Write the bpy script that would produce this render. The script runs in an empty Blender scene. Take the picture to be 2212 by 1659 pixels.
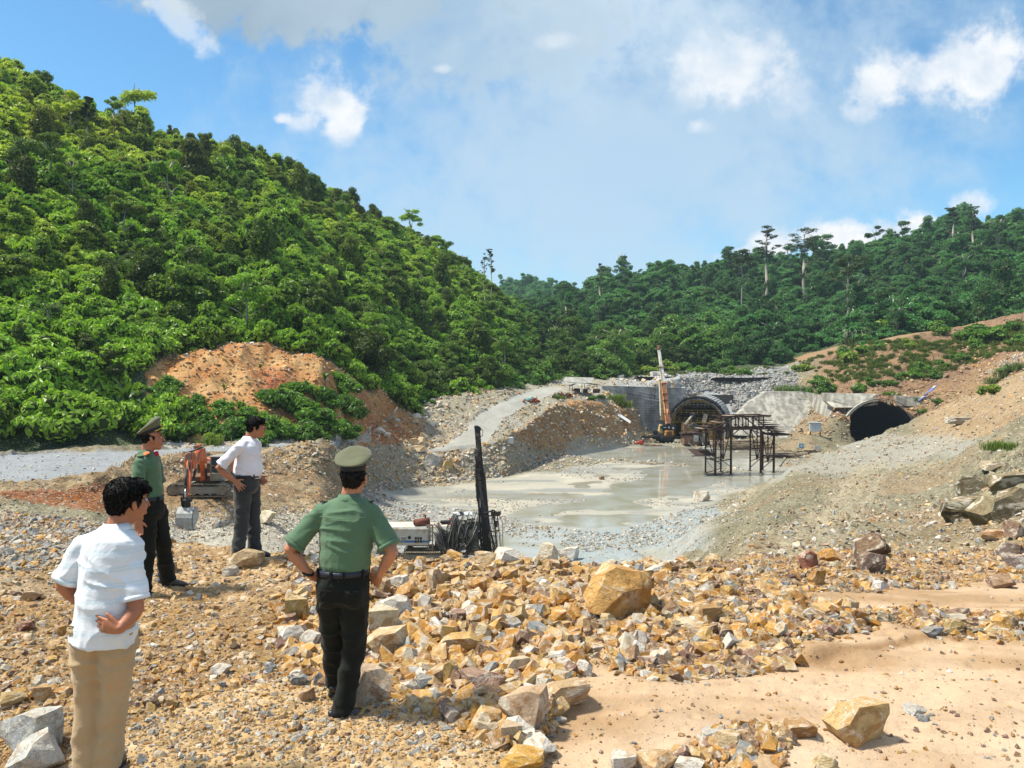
import bpy, bmesh, math, random
import numpy as np
from mathutils import Vector, Matrix, Euler
from math import radians as R, sin, cos, pi, tan
random.seed(7); np.random.seed(7)
S = bpy.context.scene
COL = S.collection

# ------------------------------------------------------------------ camera, sky, sun, exposure
F, CX, CY, CZ, PITCH = 1670.0, 1106.0, 829.5, 2.27, R(1.35)      # lens in units of a 2212 px wide picture
camd = bpy.data.cameras.new('camera'); cam = bpy.data.objects.new('camera', camd); COL.objects.link(cam)
camd.sensor_width = 36; camd.lens = 36 * F / 2212
camd.clip_start = 0.1; camd.clip_end = 6000
cam.location = (0, 0, CZ); cam.rotation_euler = (R(90) - PITCH, 0, 0)
S.camera = cam

SUN_EL, SUN_AZ = R(60), R(-88)          # azimuth from +Y (view direction), negative = left
sd = bpy.data.lights.new('sun', 'SUN'); sun = bpy.data.objects.new('sun', sd); COL.objects.link(sun)
sd.energy = 4.4; sd.angle = R(5.0); sd.color = (1.0, 0.935, 0.80)
dvec = Vector((sin(SUN_AZ) * cos(SUN_EL), cos(SUN_AZ) * cos(SUN_EL), sin(SUN_EL)))
sun.rotation_euler = dvec.to_track_quat('Z', 'Y').to_euler(); sun.location = dvec * 50
S.view_settings.view_transform = 'Standard'; S.view_settings.look = 'None'
S.view_settings.gamma = 1; S.view_settings.use_curve_mapping = False
S.view_settings.exposure = 0.62
S.render.film_transparent = False
S.cycles.max_bounces = 5; S.cycles.diffuse_bounces = 3; S.cycles.glossy_bounces = 2
S.cycles.transmission_bounces = 3; S.cycles.volume_bounces = 0; S.cycles.transparent_max_bounces = 4
S.cycles.caustics_reflective = False; S.cycles.caustics_refractive = False
S.cycles.use_denoising = True

class NT:
    """tiny node-tree helper"""
    def __init__(s, nt): s.nt = nt
    def n(s, t, _in=None, **kw):
        n = s.nt.nodes.new(t)
        for k, v in kw.items(): setattr(n, k, v)
        for k, v in (_in or {}).items(): s.set(n.inputs[k], v)
        return n
    def set(s, sock, v):
        if hasattr(v, 'is_output') or isinstance(v, bpy.types.NodeSocket): s.nt.links.new(v, sock)
        elif isinstance(v, bpy.types.Node): s.nt.links.new(v.outputs[0], sock)
        else:
            if isinstance(v, (tuple, list)) and len(v) == 3 and sock.type == 'RGBA': v = (*v, 1)
            sock.default_value = v
    def m(s, op, a, b=0.0, c=None, clamp=False):
        n = s.nt.nodes.new('ShaderNodeMath'); n.operation = op; n.use_clamp = clamp
        s.set(n.inputs[0], a); s.set(n.inputs[1], b)
        if c is not None: s.set(n.inputs[2], c)
        return n.outputs[0]
    def mix(s, f, a, b, mode='MIX'):
        n = s.nt.nodes.new('ShaderNodeMix'); n.data_type = 'RGBA'; n.blend_type = mode; n.clamp_factor = True
        s.set(n.inputs[0], f); s.set(n.inputs[6], a); s.set(n.inputs[7], b)
        return n.outputs[2]
    def ramp(s, f, pts, interp='LINEAR'):
        n = s.nt.nodes.new('ShaderNodeValToRGB'); cr = n.color_ramp; cr.interpolation = interp
        while len(cr.elements) < len(pts): cr.elements.new(0.5)
        for e, (p, c) in zip(cr.elements, pts):
            e.position = p; e.color = (*c, 1) if isinstance(c, (tuple, list)) else (c, c, c, 1)
        s.set(n.inputs[0], f); return n.outputs[0]
    def noise(s, vec, scale, detail=4, rough=.55, dist=0.0):
        n = s.n('ShaderNodeTexNoise', {'Scale': scale, 'Detail': detail, 'Roughness': rough, 'Distortion': dist})
        if vec is not None: s.set(n.inputs['Vector'], vec)
        return n.outputs['Fac']
    def sstep(s, x, a, b):
        n = s.nt.nodes.new('ShaderNodeMapRange'); n.interpolation_type = 'SMOOTHSTEP'
        s.set(n.inputs[0], x); s.set(n.inputs[1], a); s.set(n.inputs[2], b); return n.outputs[0]

def make_world():
    w = bpy.data.worlds.new('World'); S.world = w; w.use_nodes = True
    nt = w.node_tree; nt.nodes.clear(); t = NT(nt)
    sky = t.n('ShaderNodeTexSky', sky_type='NISHITA', sun_disc=False, sun_elevation=SUN_EL, sun_rotation=SUN_AZ,
              air_density=1.0, dust_density=0.4, ozone_density=1.6, altitude=300)
    tc = t.n('ShaderNodeTexCoord')
    sep = t.n('ShaderNodeSeparateXYZ', {0: tc.outputs['Generated']})
    X, Y, Z = sep.outputs
    # clouds live on a flat layer far above: gnomonic bearing coordinates, symmetric front and back
    ay = t.m('MAXIMUM', t.m('ABSOLUTE', Y), 0.05)
    u = t.m('DIVIDE', X, ay); v = t.m('DIVIDE', Z, ay)
    uv = t.n('ShaderNodeCombineXYZ', {0: u, 1: v, 2: 0.0}).outputs[0]
    n1 = t.noise(uv, 9.0, 9, .6, .3); n2 = t.noise(uv, 3.0, 5, .55, .4); n3 = t.noise(uv, 26.0, 6, .62)
    def px(x, y): return ((x - 1106) / 1670, (790 - y) / 1670)
    def blob(x, y, a, b, ang=0, amt=.9):
        u0, v0 = px(x, y); a /= 1670; b /= 1670
        du = t.m('SUBTRACT', u, u0); dv = t.m('SUBTRACT', v, v0)
        ca, sa = cos(ang), sin(ang)
        p = t.m('ADD', t.m('MULTIPLY', du, ca / a), t.m('MULTIPLY', dv, sa / a))
        q = t.m('ADD', t.m('MULTIPLY', du, -sa / b), t.m('MULTIPLY', dv, ca / b))
        d = t.m('SQRT', t.m('ADD', t.m('MULTIPLY', p, p), t.m('MULTIPLY', q, q)))
        d = t.m('ADD', d, t.m('MULTIPLY', t.m('SUBTRACT', n1, .5), 4.6 * amt))
        return t.m('ADD', d, t.m('MULTIPLY', t.m('SUBTRACT', n3, .5), 2.4 * amt))
    K = 1.0
    base = t.n('ShaderNodeVectorMath', {0: sky.outputs[0], 1: (0.066, 0.106, 0.118)}, operation='MULTIPLY').outputs[0]
    col = base
    def over(col, mask, c): return t.mix(mask, col, c)
    # thin high veil
    vd = blob(1350, 330, 950, 520, 0.30, .35)
    veil = t.m('MULTIPLY', t.sstep(vd, 1.25, .15), t.m('ADD', .42, t.m('MULTIPLY', n2, .62)))
    col = over(col, veil, (.40, .50, .58))
    # glow of bright thin cloud towards the sun's side at the top
    gl = t.sstep(blob(1270, -60, 420, 300, 0, .25), 1.1, .1)
    col = over(col, t.m('MULTIPLY', gl, .75), (.50, .58, .64))
    # grey cloud bank
    g = t.sstep(blob(650, -30, 400, 130, -.05, .42), 1.15, .72)
    gcol = t.ramp(t.noise(uv, 5, 5), [(.3, (.22, .29, .35)), (.7, (.34, .42, .49))])
    col = over(col, t.m('MULTIPLY', g, .92), gcol)
    g2 = t.sstep(blob(1050, 60, 330, 150, .1, .5), 1.15, .6)
    col = over(col, t.m('MULTIPLY', g2, .62), (.31, .41, .50))
    ge = t.sstep(blob(385, 45, 115, 34, -.75, .6), 1.2, .5)
    col = over(col, t.m('MULTIPLY', ge, .6), (.55, .60, .64))
    # cumulus puffs
    white = t.ramp(t.noise(uv, 16, 6), [(.34, (.46, .53, .61)), (.60, (.68, .68, .685))])
    for (x, y, a, b, an, soft, op) in [(735, 218, 78, 70, 0, .5, .95), (745, 268, 50, 50, 0, .5, .85), (612, 262, 20, 12, 0, .4, .8), (655, 272, 40, 22, 0, .3, .5),
                                       (1570, 155, 135, 76, .05, .25, .8), (1505, 275, 34, 22, 0, .35, .6), (1480, 205, 45, 45, 0, .3, .45), (1720, 205, 80, 60, 0, .1, .35),
                                       (2010, 155, 190, 70, .22, .4, .92), (2120, 160, 90, 68, 0, .45, .92), (1890, 195, 75, 44, 0, .3, .85), (1850, 245, 50, 24, 0, .2, .55),
                                       (1200, 95, 55, 20, 0, .15, .4), (955, 155, 22, 12, 0, .3, .5), (2200, 110, 40, 14, 0, .2, .5),
                                       (1800, 515, 115, 42, .05, .62, .97), (1945, 505, 115, 44, .05, .62, .97), (1670, 535, 60, 32, .1, .6, .95), (2095, 452, 50, 38, .1, .55, .8),
                                       (1580, 548, 45, 14, .1, .5, .8)]:
        m = t.sstep(blob(x, y, a, b, an, .62), 1.0 + .18, 1.0 - .35 - (1 - soft) * .75)
        col = over(col, t.m('MULTIPLY', m, op), white)
    # overhead the grey cloud bank goes on, broken by lighter gaps
    nz = t.noise(tc.outputs['Generated'], 2.2, 7, .6, .5)
    over_m = t.m('MULTIPLY', t.sstep(t.m('ADD', Z, t.m('MULTIPLY', t.m('SUBTRACT', nz, .5), .5)), .50, .68), t.sstep(nz, .30, .50))
    col = over(col, t.m('MULTIPLY', over_m, .9), t.ramp(nz, [(.4, (.56, .57, .58)), (.65, (.40, .42, .45))]))
    bg = t.n('ShaderNodeBackground', {'Color': col, 'Strength': 1.0})
    out = t.n('ShaderNodeOutputWorld'); nt.links.new(bg.outputs[0], out.inputs[0])
make_world()

# ------------------------------------------------------------------ helpers
def W(px, py, d):
    """the point seen at picture position px,py (2212 px wide) that lies d metres ahead"""
    x = (px - CX) / F; v = -(py - CY) / F
    y2 = cos(PITCH) + v * sin(PITCH); z2 = -sin(PITCH) + v * cos(PITCH)
    return Vector((x * d / y2, d, CZ + z2 * d / y2))
def Xof(px, d, z):
    return (px - CX) / F * (d * cos(PITCH) - (z - CZ) * sin(PITCH))
def PYof(d, z):
    dep = d * cos(PITCH) - (z - CZ) * sin(PITCH); return CY - F * (d * sin(PITCH) + (z - CZ) * cos(PITCH)) / dep

def _h(ix, iy, seed):
    n = (ix.astype(np.int64) * 374761393 + iy.astype(np.int64) * 668265263 + seed * 974711) & 0xffffffff
    n = ((n ^ (n >> 13)) * 1274126177) & 0xffffffff
    return ((n ^ (n >> 16)) & 0xffffff) / float(0xffffff)
def vnoise(x, y, seed=0):
    xi, yi = np.floor(x), np.floor(y); fx, fy = x - xi, y - yi
    fx = fx * fx * (3 - 2 * fx); fy = fy * fy * (3 - 2 * fy)
    a = _h(xi, yi, seed); b = _h(xi + 1, yi, seed); c = _h(xi, yi + 1, seed); d = _h(xi + 1, yi + 1, seed)
    return (a + (b - a) * fx) * (1 - fy) + (c + (d - c) * fx) * fy
def fbm(x, y, oct=4, seed=0, gain=.5):
    s = 0; a = 1; t = 0
    for i in range(oct):
        s = s + a * (vnoise(x, y, seed + i * 17) - .5) * 2; t += a; a *= gain; x = x * 2.03 + 5.1; y = y * 2.03 + 9.7
    return s / t

def tag(o, label=None, cat=None, group=None, kind=None):
    if label: o['label'] = label
    if cat: o['category'] = cat
    if group: o['group'] = group
    if kind: o['kind'] = kind
    return o
def empty(name, loc=(0, 0, 0), rz=0, label=None, cat=None, group=None):
    o = bpy.data.objects.new(name, None); COL.objects.link(o); o.location = loc; o.rotation_euler = (0, 0, rz)
    o.empty_display_size = .1
    return tag(o, label, cat, group)
def link(name, me, mat=None, parent=None):
    if mat is not None and not me.materials: me.materials.append(mat)
    o = bpy.data.objects.new(name, me); COL.objects.link(o)
    if parent is not None: o.parent = parent
    return o
def copy_tree(o, parent=None):
    c = o.copy(); COL.objects.link(c); c.parent = parent
    for ch in o.children: copy_tree(ch, c)
    return c
def mesh_np(name, V, Fq, smooth=False):
    me = bpy.data.meshes.new(name); V = np.asarray(V, np.float32); Fq = np.asarray(Fq, np.int32)
    k = Fq.shape[1]; me.vertices.add(len(V)); me.vertices.foreach_set('co', V.ravel())
    me.loops.add(Fq.size); me.loops.foreach_set('vertex_index', Fq.ravel())
    me.polygons.add(len(Fq)); me.polygons.foreach_set('loop_start', np.arange(0, Fq.size, k, dtype=np.int32))
    me.polygons.foreach_set('use_smooth', np.full(len(Fq), smooth)); me.update(calc_edges=True); return me

class MB:
    """collects boxes, bars, tubes and plates into one mesh"""
    def __init__(s): s.b = bmesh.new()
    def box(s, c, size, rot=None, bev=0.0, mi=0):
        r = bmesh.ops.create_cube(s.b, size=1); vs = r['verts']
        M = Matrix.Translation(c) @ (rot.to_4x4() if rot is not None else Matrix()) @ Matrix.Diagonal((*size, 1))
        bmesh.ops.transform(s.b, matrix=M, verts=vs)
        fs = list({f for v in vs for f in v.link_faces})
        for f in fs: f.material_index = mi
        if bev > 0:
            es = list({e for f in fs for e in f.edges})
            bmesh.ops.bevel(s.b, geom=es, offset=bev, segments=1, affect='EDGES', profile=.5)
        return s
    def bar(s, a, b, w, h=None, mi=0, bev=0):
        a, b = Vector(a), Vector(b); d = b - a; L = d.length
        if L < 1e-6: return s
        q = d.to_track_quat('X', 'Z').to_matrix()
        return s.box((a + b) / 2, (L, w, h or w), q, bev, mi)
    def cyl(s, a, b, r, r2=None, seg=12, mi=0, cap=True):
        a, b = Vector(a), Vector(b); d = b - a
        r2 = r if r2 is None else r2
        g = bmesh.ops.create_cone(s.b, cap_ends=cap, segments=seg, radius1=r, radius2=r2, depth=d.length)
        M = Matrix.Translation((a + b) / 2) @ d.to_track_quat('Z', 'Y').to_matrix().to_4x4()
        bmesh.ops.transform(s.b, matrix=M, verts=g['verts'])
        for f in {f for v in g['verts'] for f in v.link_faces}:
            f.material_index = mi; f.smooth = len(f.verts) == 4
        return s
    def tube(s, pts, r, seg=6, mi=0):
        pts = [Vector(p) for p in pts]; rings = []
        for i, p in enumerate(pts):
            t = (pts[min(i + 1, len(pts) - 1)] - pts[max(i - 1, 0)]).normalized()
            q = t.to_track_quat('Z', 'Y').to_matrix()
            rr = r[i] if isinstance(r, (list, tuple)) else r
            rings.append([s.b.verts.new(p + q @ Vector((cos(2 * pi * k / seg) * rr, sin(2 * pi * k / seg) * rr, 0))) for k in range(seg)])
        for A, B in zip(rings, rings[1:]):
            for k in range(seg):
                f = s.b.faces.new((A[k], A[(k + 1) % seg], B[(k + 1) % seg], B[k])); f.smooth = True; f.material_index = mi
        for rg, fl in ((rings[0], True), (rings[-1], False)):
            try:
                f = s.b.faces.new(list(reversed(rg)) if fl else rg); f.material_index = mi
            except ValueError: pass
        return s
    def prism(s, poly, t0, t1, axis='Y', mi=0, bev=0):
        """closed outline extruded along an axis between t0 and t1"""
        def P(p, t): return {'Y': (p[0], t, p[1]), 'X': (t, p[0], p[1]), 'Z': (p[0], p[1], t)}[axis]
        A = [s.b.verts.new(P(p, t0)) for p in poly]; B = [s.b.verts.new(P(p, t1)) for p in poly]; n = len(poly)
        fs = [s.b.faces.new(A), s.b.faces.new(list(reversed(B)))]
        for i in range(n): fs.append(s.b.faces.new((A[i], B[i], B[(i + 1) % n], A[(i + 1) % n])))
        for f in fs: f.material_index = mi
        bmesh.ops.recalc_face_normals(s.b, faces=fs)
        if bev:
            bmesh.ops.bevel(s.b, geom=list({e for f in fs for e in f.edges}), offset=bev, segments=1, affect='EDGES')
        return s
    def quad(s, *ps, mi=0):
        f = s.b.faces.new([s.b.verts.new(p) for p in ps]); f.material_index = mi; return s
    def build(s, name, mat, parent=None, M=None):
        me = bpy.data.meshes.new(name)
        if M is not None: s.b.transform(M)
        s.b.normal_update(); s.b.to_mesh(me); s.b.free()
        for m in (mat if isinstance(mat, (list, tuple)) else [mat]): me.materials.append(m)
        return link(name, me, None, parent)

# ------------------------------------------------------------------ materials
def pmat(name, base, rough=.7, metal=0.0, spec=.4, var=.15, scale=6, bump=.1, bscale=40, dirt=None, dirt_amt=.5, dscale=2.5, coat=0, obj=True):
    m = bpy.data.materials.new(name); m.use_nodes = True; t = NT(m.node_tree); m.node_tree.nodes.clear()
    tc = t.n('ShaderNodeTexCoord'); vec = tc.outputs['Object']
    n = t.noise(vec, scale, 5, .6)
    lo = tuple(max(0, c * (1 - var)) for c in base); hi = tuple(min(1, c * (1 + var)) for c in base)
    c = t.ramp(n, [(.3, lo), (.7, hi)])
    r = rough
    if dirt:
        d = t.noise(vec, dscale, 7, .65, .3); dm = t.m('MULTIPLY', t.sstep(d, .60 - .22 * dirt_amt, .68), min(1, dirt_amt * 1.4))
        c = t.mix(dm, c, dirt); r = t.m('ADD', rough, t.m('MULTIPLY', dm, .9 - rough))
    b = t.n('ShaderNodeBsdfPrincipled', {'Base Color': c, 'Roughness': r, 'Metallic': metal, 'Specular IOR Level': spec, 'Coat Weight': coat})
    if bump:
        bn = t.n('ShaderNodeBump', {'Strength': bump, 'Distance': .02, 'Height': t.noise(vec, bscale, 5, .6)})
        t.set(b.inputs['Normal'], bn.outputs[0])
    t.n('ShaderNodeOutputMaterial', {0: b.outputs[0]})
    return m
# ------------------------------------------------------------------ the terrain, one sheet along break lines
# rows: A under the camera, B C near bench, D bench edge, E foot of the bench, F G H pit floor, I J banks and roads, K forest foot, L..P hill
# each entry: (picture y, distance) or ('z', height, distance)
Zt = lambda z, d: ('z', z, d)
T = {
-1500: [(0,0)]*3 + [Zt(0,13), Zt(-3,24), Zt(-5,36), Zt(-5.1,40), Zt(-5,41), Zt(-5,42), Zt(-5,44), Zt(-5,60), Zt(-4.5,64), Zt(5,80), Zt(25,110), Zt(55,150), Zt(95,200), Zt(80,300)],
-600: [(0,0)]*3 + [Zt(0,13), Zt(-3,24), Zt(-5,36), Zt(-5.1,40), Zt(-5,41), Zt(-5,42), Zt(-5,44), Zt(-5,60), Zt(-4.5,64), Zt(4,80), Zt(24,110), Zt(52,145), Zt(88,190), Zt(70,280)],
0: [(0,0)]*3 + [(1092,12.4), Zt(-4.4,24), (1092,41), (1076,43), (1070,43.6), (1064,44.2), (1055,45.2), (988,61.5), (980,64), Zt(3,80), Zt(20,105), Zt(45,140), (168,180), Zt(55,260)],
200: [(0,0)]*3 + [(1122,11.4), Zt(-5,26), (1100,41.5), (1085,44), (1072,45.6), (1056,47.5), (1034,50), (977,65), (970,68), Zt(2.5,84), Zt(18,110), Zt(41,145), (250,187), Zt(50,265)],
300: [(0,0)]*3 + [(1150,10.6), Zt(-6.8,28), (1125,44), (1090,48), (1070,51), (1040,56), (1000,60), (970,68), (962,72), Zt(2.6,87), Zt(14,112), Zt(37,148), (286,191), Zt(50,265)],
400: [(0,0)]*3 + [(1168,10.2), Zt(-7.5,30), (1150,46.5), (1075,55), (1058,58), (1037,62), (984,66), (966,72), (955,76), (768,92), Zt(4.5,100), Zt(33,147), (321,196), Zt(48,270)],
560: [(0,0)]*3 + [(1188,9.7), Zt(-7.9,30), (1130,50), (1080,57), (1060,60), (1032,66), (974,72), (962,76), (950,80), (742,98), (722,108), Zt(28,152), (356,205), Zt(46,275)],
700: [(0,0)]*3 + [(1202,9.4), Zt(-9.5,32), (1150,55), (1088,64), (1060,67), (1028,72), (970,77), (958,81), (945,85), (778,97), (752,110), Zt(23,158), (426,218), Zt(42,280)],
800: [(0,0)]*3 + [(1206,9.3), Zt(-13,45), (1150,70), (1098,84), (1075,90), (1048,95), (985,99), (955,101), (930,104), (852,110), (835,122), Zt(20,166), (476,235), Zt(40,290)],
900: [(0,0)]*3 + [(1210,9.2), Zt(-14,50), (1160,73), (1098,88), (1070,97), (1045,105), (975,111), (915,120), (870,130), (852,138), Zt(3,152), Zt(18,182), (524,250), Zt(38,300)],
1000: [(0,0)]*3 + [(1208,9.2), Zt(-14,50), (1170,71), (1098,88), (1065,99), (1038,109), (962,114), (905,124), (848,139), (835,147), Zt(2,162), Zt(16,190), (580,262), Zt(32,310)],
1100: [(0,0)]*3 + [(1208,9.2), Zt(-14,50), (1180,70), (1095,89), (1060,101), (1030,113), (952,118), (872,137), (832,153), (823,162), Zt(1,174), Zt(12,202), (662,278), Zt(20,330)],
1200: [(0,0)]*3 + [(1210,9.2), Zt(-14,50), (1185,69), (1095,89), (1050,105), (988,134), (872,143), (845,158), (825,178), (812,190), (785,222), (720,290), (658,440), Zt(30,560)],
1300: [(0,0)]*3 + [(1215,9.2), Zt(-12,46), (1190,67), (1095,89), (1050,105), (972,148), (872,157), (842,169), (818,188), (800,214), (760,255), (692,330), (630,425), Zt(40,560)],
1370: [(0,0)]*3 + [(1217,9.2), Zt(-10.5,42), (1190,66), (1095,89), (1050,105), (960,158), (895,166), (835,182), (810,205), (792,230), (752,268), (675,338), (607,422), Zt(42,560)],
1420: [(0,0)]*3 + [(1219,9.3), Zt(-9.5,38), (1185,66), (1098,88), (1045,107), (953,166), Zt(-13.8,176.5), Zt(-1.9,178.5), (806,206), (790,238), (748,272), (668,342), (603,420), Zt(45,560)],
1500: [(0,0)]*3 + [(1222,9.4), Zt(-6.5,30), (1150,60), (1105,86), (1045,107), (953,166), Zt(-9.0,177), (816,190), (802,212), (782,240), (742,275), (660,345), (587,420), Zt(50,560)],
1600: [(0,0)]*3 + [(1215,9.7), (1192,12.5), (1142,42), (1092,84), (1045,107), (960,164), (885,177), (822,189), (798,214), (772,240), (728,280), (650,345), (580,415), Zt(50,550)],
1700: [(0,0)]*3 + [(1222,9.8), (1192,13), (1100,46), (1006,86), Zt(-14,97), (962,161), (905,172), (820,187), (792,214), (766,240), (718,280), (640,345), (573,410), Zt(55,540)],
1790: [(0,0)]*3 + [(1228,10), (1190,14), (1080,50), (974,110), Zt(-14,122), Zt(-14,150), (860,168), (818,178), (765,212), (748,240), (703,280), (628,340), (560,400), Zt(60,530)],
1830: [(0,0)]*3 + [(1229,10), (1188,14.5), (1072,52), (966,115), Zt(-14,127), Zt(-14,150), (868,160), (822,166), (750,200), (742,235), (700,275), (622,338), (555,398), Zt(60,530)],
1900: [(0,0)]*3 + [(1230,10), (1184,15), (1060,55), (936,125), Zt(-13.5,133), Zt(-14,152), (868,155), (850,157), (737,180), (728,205), (695,260), (612,330), (545,390), Zt(62,520)],
1975: [(0,0)]*3 + [(1230,10.2), (1180,16), (1052,55), (906,136), Zt(-8.5,141), Zt(-10,151), (866,155), (846,158), (724,180), (716,205), (685,256), (595,322), (530,382), Zt(65,510)],
2060: [(0,0)]*3 + [(1226,10.4), (1172,17), (1030,50), (868,132), Zt(-4.2,137), Zt(-5,144), (838,152), (800,158), (708,183), (700,205), (668,255), (578,318), (507,378), Zt(68,500)],
2130: [(0,0)]*3 + [(1222,10.7), (1165,17), (1000,45), (838,122), Zt(-2,127), Zt(-2.5,134), (815,144), (765,158), (695,185), (688,205), (652,253), (568,313), (497,373), Zt(68,500)],
2212: [(0,0)]*3 + [(1215,11), (1152,16), (975,38), (802,114), Zt(1,120), Zt(0.5,127), (770,138), (735,158), (674,185), (668,205), (635,250), (560,310), (493,370), Zt(68,500)],
2900: [(0,0)]*3 + [(1200,11), (1130,16), Zt(-.5,34), Zt(8,100), Zt(9,110), Zt(11,125), Zt(13,135), Zt(18,155), Zt(28,185), Zt(26,210), Zt(35,250), Zt(60,310), Zt(85,370), Zt(68,500)],
3800: [(0,0)]*3 + [(1190,11), (1120,16), Zt(0,34), Zt(9,100), Zt(10,110), Zt(12,125), Zt(14,135), Zt(19,155), Zt(29,185), Zt(28,210), Zt(36,250), Zt(62,310), Zt(85,370), Zt(68,500)],
}
RB = 'ABCDEFGHIJKLMNOP'   # note: G2 is folded in as the eighth row (H), so I is the far floor
ROWS = dict(A=0, B=1, C=2, D=3, E=4, F=5, G=6, G2=7, H=8, I=9, J=10, K=11, L=12, M=13, N=14, O=15, P=16)
def build_table():
    keys = sorted(T); tabD = np.zeros((len(keys), 17)); tabZ = np.zeros((len(keys), 17))
    for i, k in enumerate(keys):
        for j, e in enumerate(T[k]):
            if j == 0: d, z = .6, 0
            elif j == 1: d, z = 4.4, 0
            elif j == 2: d, z = 7.0, 0
            elif e[0] == 'z': z, d = e[1], e[2]
            else:
                d = e[1]; z = W(k, e[0], d).z
            tabD[i, j] = d; tabZ[i, j] = z
    return np.array(keys, float), tabD, tabZ
keys, tabD, tabZ = build_table()
pxs = np.concatenate([np.arange(-1500, -60, 45), np.arange(-60, 2275, 3.8), np.arange(2275, 3801, 45)]).astype(float)
SEG = [22, 110, 90, 26, 50, 64, 26, 56, 44, 46, 30]         # A-B ... J-K
HSEG = [22, 22, 26, 26, 6]                                   # K-L ... O-P
def smooth1(a, x, w):
    """gaussian smoothing across picture columns, weights from their spacing"""
    out = a.copy(); inner = (x > -60) & (x < 2275)
    ai = a[inner]; k = int(w / 3.8 * 3); g = np.exp(-.5 * (np.arange(-k, k + 1) * 3.8 / w) ** 2); g /= g.sum()
    pad = np.vstack([np.repeat(ai[:1], k, 0), ai, np.repeat(ai[-1:], k, 0)])
    sm = np.zeros_like(ai)
    for i, gg in enumerate(g): sm += gg * pad[i:i + len(ai)]
    out[inner] = sm; return out
D_ = np.stack([np.interp(pxs, keys, tabD[:, j]) for j in range(17)], 1)
Z_ = np.stack([np.interp(pxs, keys, tabZ[:, j]) for j in range(17)], 1)
D_ = smooth1(D_, pxs, 16); Z_ = smooth1(Z_, pxs, 16)
def grid(segs, j0):
    ds, zs, ss = [], [], []
    for q, n in enumerate(segs):
        j = j0 + q; last = q == len(segs) - 1
        for i in range(n + (1 if last else 0)):
            f = i / n
            dd = D_[:, j] * (D_[:, j + 1] / D_[:, j]) ** f if j < 6 else D_[:, j] + (D_[:, j + 1] - D_[:, j]) * f
            w = (dd - D_[:, j]) / np.maximum(1e-6, D_[:, j + 1] - D_[:, j])
            # a straight ramp, eased slightly at the breaks
            ds.append(dd); zs.append(Z_[:, j] + (Z_[:, j + 1] - Z_[:, j]) * w); ss.append(np.full_like(dd, j + f))
    return np.array(ds), np.array(zs), np.array(ss)
def soften(zs, n):
    for _ in range(n):
        zs[1:-1] = zs[1:-1] * .5 + .25 * (zs[:-2] + zs[2:])
    return zs

def inpoly(px, py, poly):
    c = np.zeros(px.shape, bool); n = len(poly)
    for i in range(n):
        x1, y1 = poly[i]; x2, y2 = poly[(i + 1) % n]
        if y1 == y2: continue
        t = ((y1 > py) != (y2 > py)) & (px < (x2 - x1) * (py - y1) / (y2 - y1) + x1); c ^= t
    return c
def blur2(a, n):
    for _ in range(n):
        a[1:-1] = a[1:-1] * .5 + .25 * (a[:-2] + a[2:]); a[:, 1:-1] = a[:, 1:-1] * .5 + .25 * (a[:, :-2] + a[:, 2:])
    return a

# surfaces: outlines as they lie on the ground, seen from the bench
SAND = [(1120,1720),(1150,1600),(1185,1530),(1250,1455),(1300,1425),(1400,1462),(1520,1468),(1640,1440),(1760,1425),(1735,1395),(1800,1378),(1908,1350),(1885,1318),(1760,1303),(1700,1285),(1880,1283),(2000,1262),(2400,1250),(2400,2300),(1120,2300)]
ISLE = [(1860,1318),(1990,1300),(2100,1320),(2290,1345),(2290,1378),(2080,1374),(1960,1348)]
ISLE2 = [(1440,1640),(1500,1600),(1640,1575),(1700,1610),(1660,1680),(1500,1720),(1400,1720)]
DIRT = [(120,2300),(60,1640),(240,1600),(300,1560),(420,1500),(620,1465),(760,1500),(860,1520),(1020,1580),(1150,1640),(1160,2300)]
FLOORMUD = [(800,1062),(960,1050),(1100,1028),(1300,1000),(1420,1000),(1560,1020),(1690,996),(1650,1040),(1570,1078),(1480,1100),(1330,1150),(1110,1132),(1080,1110),(880,1085)]
BLUEGRAV = [(1080,1150),(1300,1140),(1500,1098),(1560,1105),(1440,1180),(1260,1230),(1050,1230)]
ROCKFLOOR = [(780,1070),(1040,1092),(1060,1160),(760,1170)]
STREAMS = [[(1540,1012),(1480,1010),(1395,1030),(1335,1050),(1345,1066),(1262,1082),(1120,1100),(1085,1120),(1180,1112),(1330,1086),(1430,1070),(1520,1050),(1560,1030)],
           [(1200,975),(1300,962),(1370,958),(1460,962),(1560,975),(1660,985),(1700,1002),(1560,1010),(1460,1000),(1370,992),(1280,988)],
           [(1380,1185),(1420,1180),(1450,1190),(1420,1205),(1385,1200)],
           [(1560,1035),(1650,1015),(1720,1004),(1690,1030),(1600,1050)]]
REDSOIL = [(20,1064),(210,1048),(330,1040),(345,1100),(230,1110),(60,1092),(20,1080)]
ROADL = [(-1500,1100),(-10,1058),(190,1030),(285,1004),(350,983),(560,970),(790,958),(760,948),(600,958),(300,973),(-10,986),(-1500,960)]
ROADM = [(880,985),(960,960),(1010,925),(1025,900),(1085,868),(1160,838),(1215,838),(1200,850),(1135,880),(1085,905),(1060,950),(1020,985)]
ORANGEBANK = [(1100,940),(1150,905),(1210,868),(1290,862),(1350,880),(1375,925),(1340,945),(1250,945),(1215,975),(1140,960)]
TRACK = [(1640,1215),(1760,1100),(1850,1010),(1905,1000),(1890,1060),(1850,1130),(1760,1215)]
MOUND = [(315,800),(320,880),(430,962),(915,962),(915,905),(862,872),(800,828),(715,768),(650,724),(560,708),(460,722),(375,752)]
ROADR = [(1700,1010),(1830,962),(1900,935),(2060,945),(2190,950),(2060,985),(1900,1010),(1800,1040)]

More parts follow.
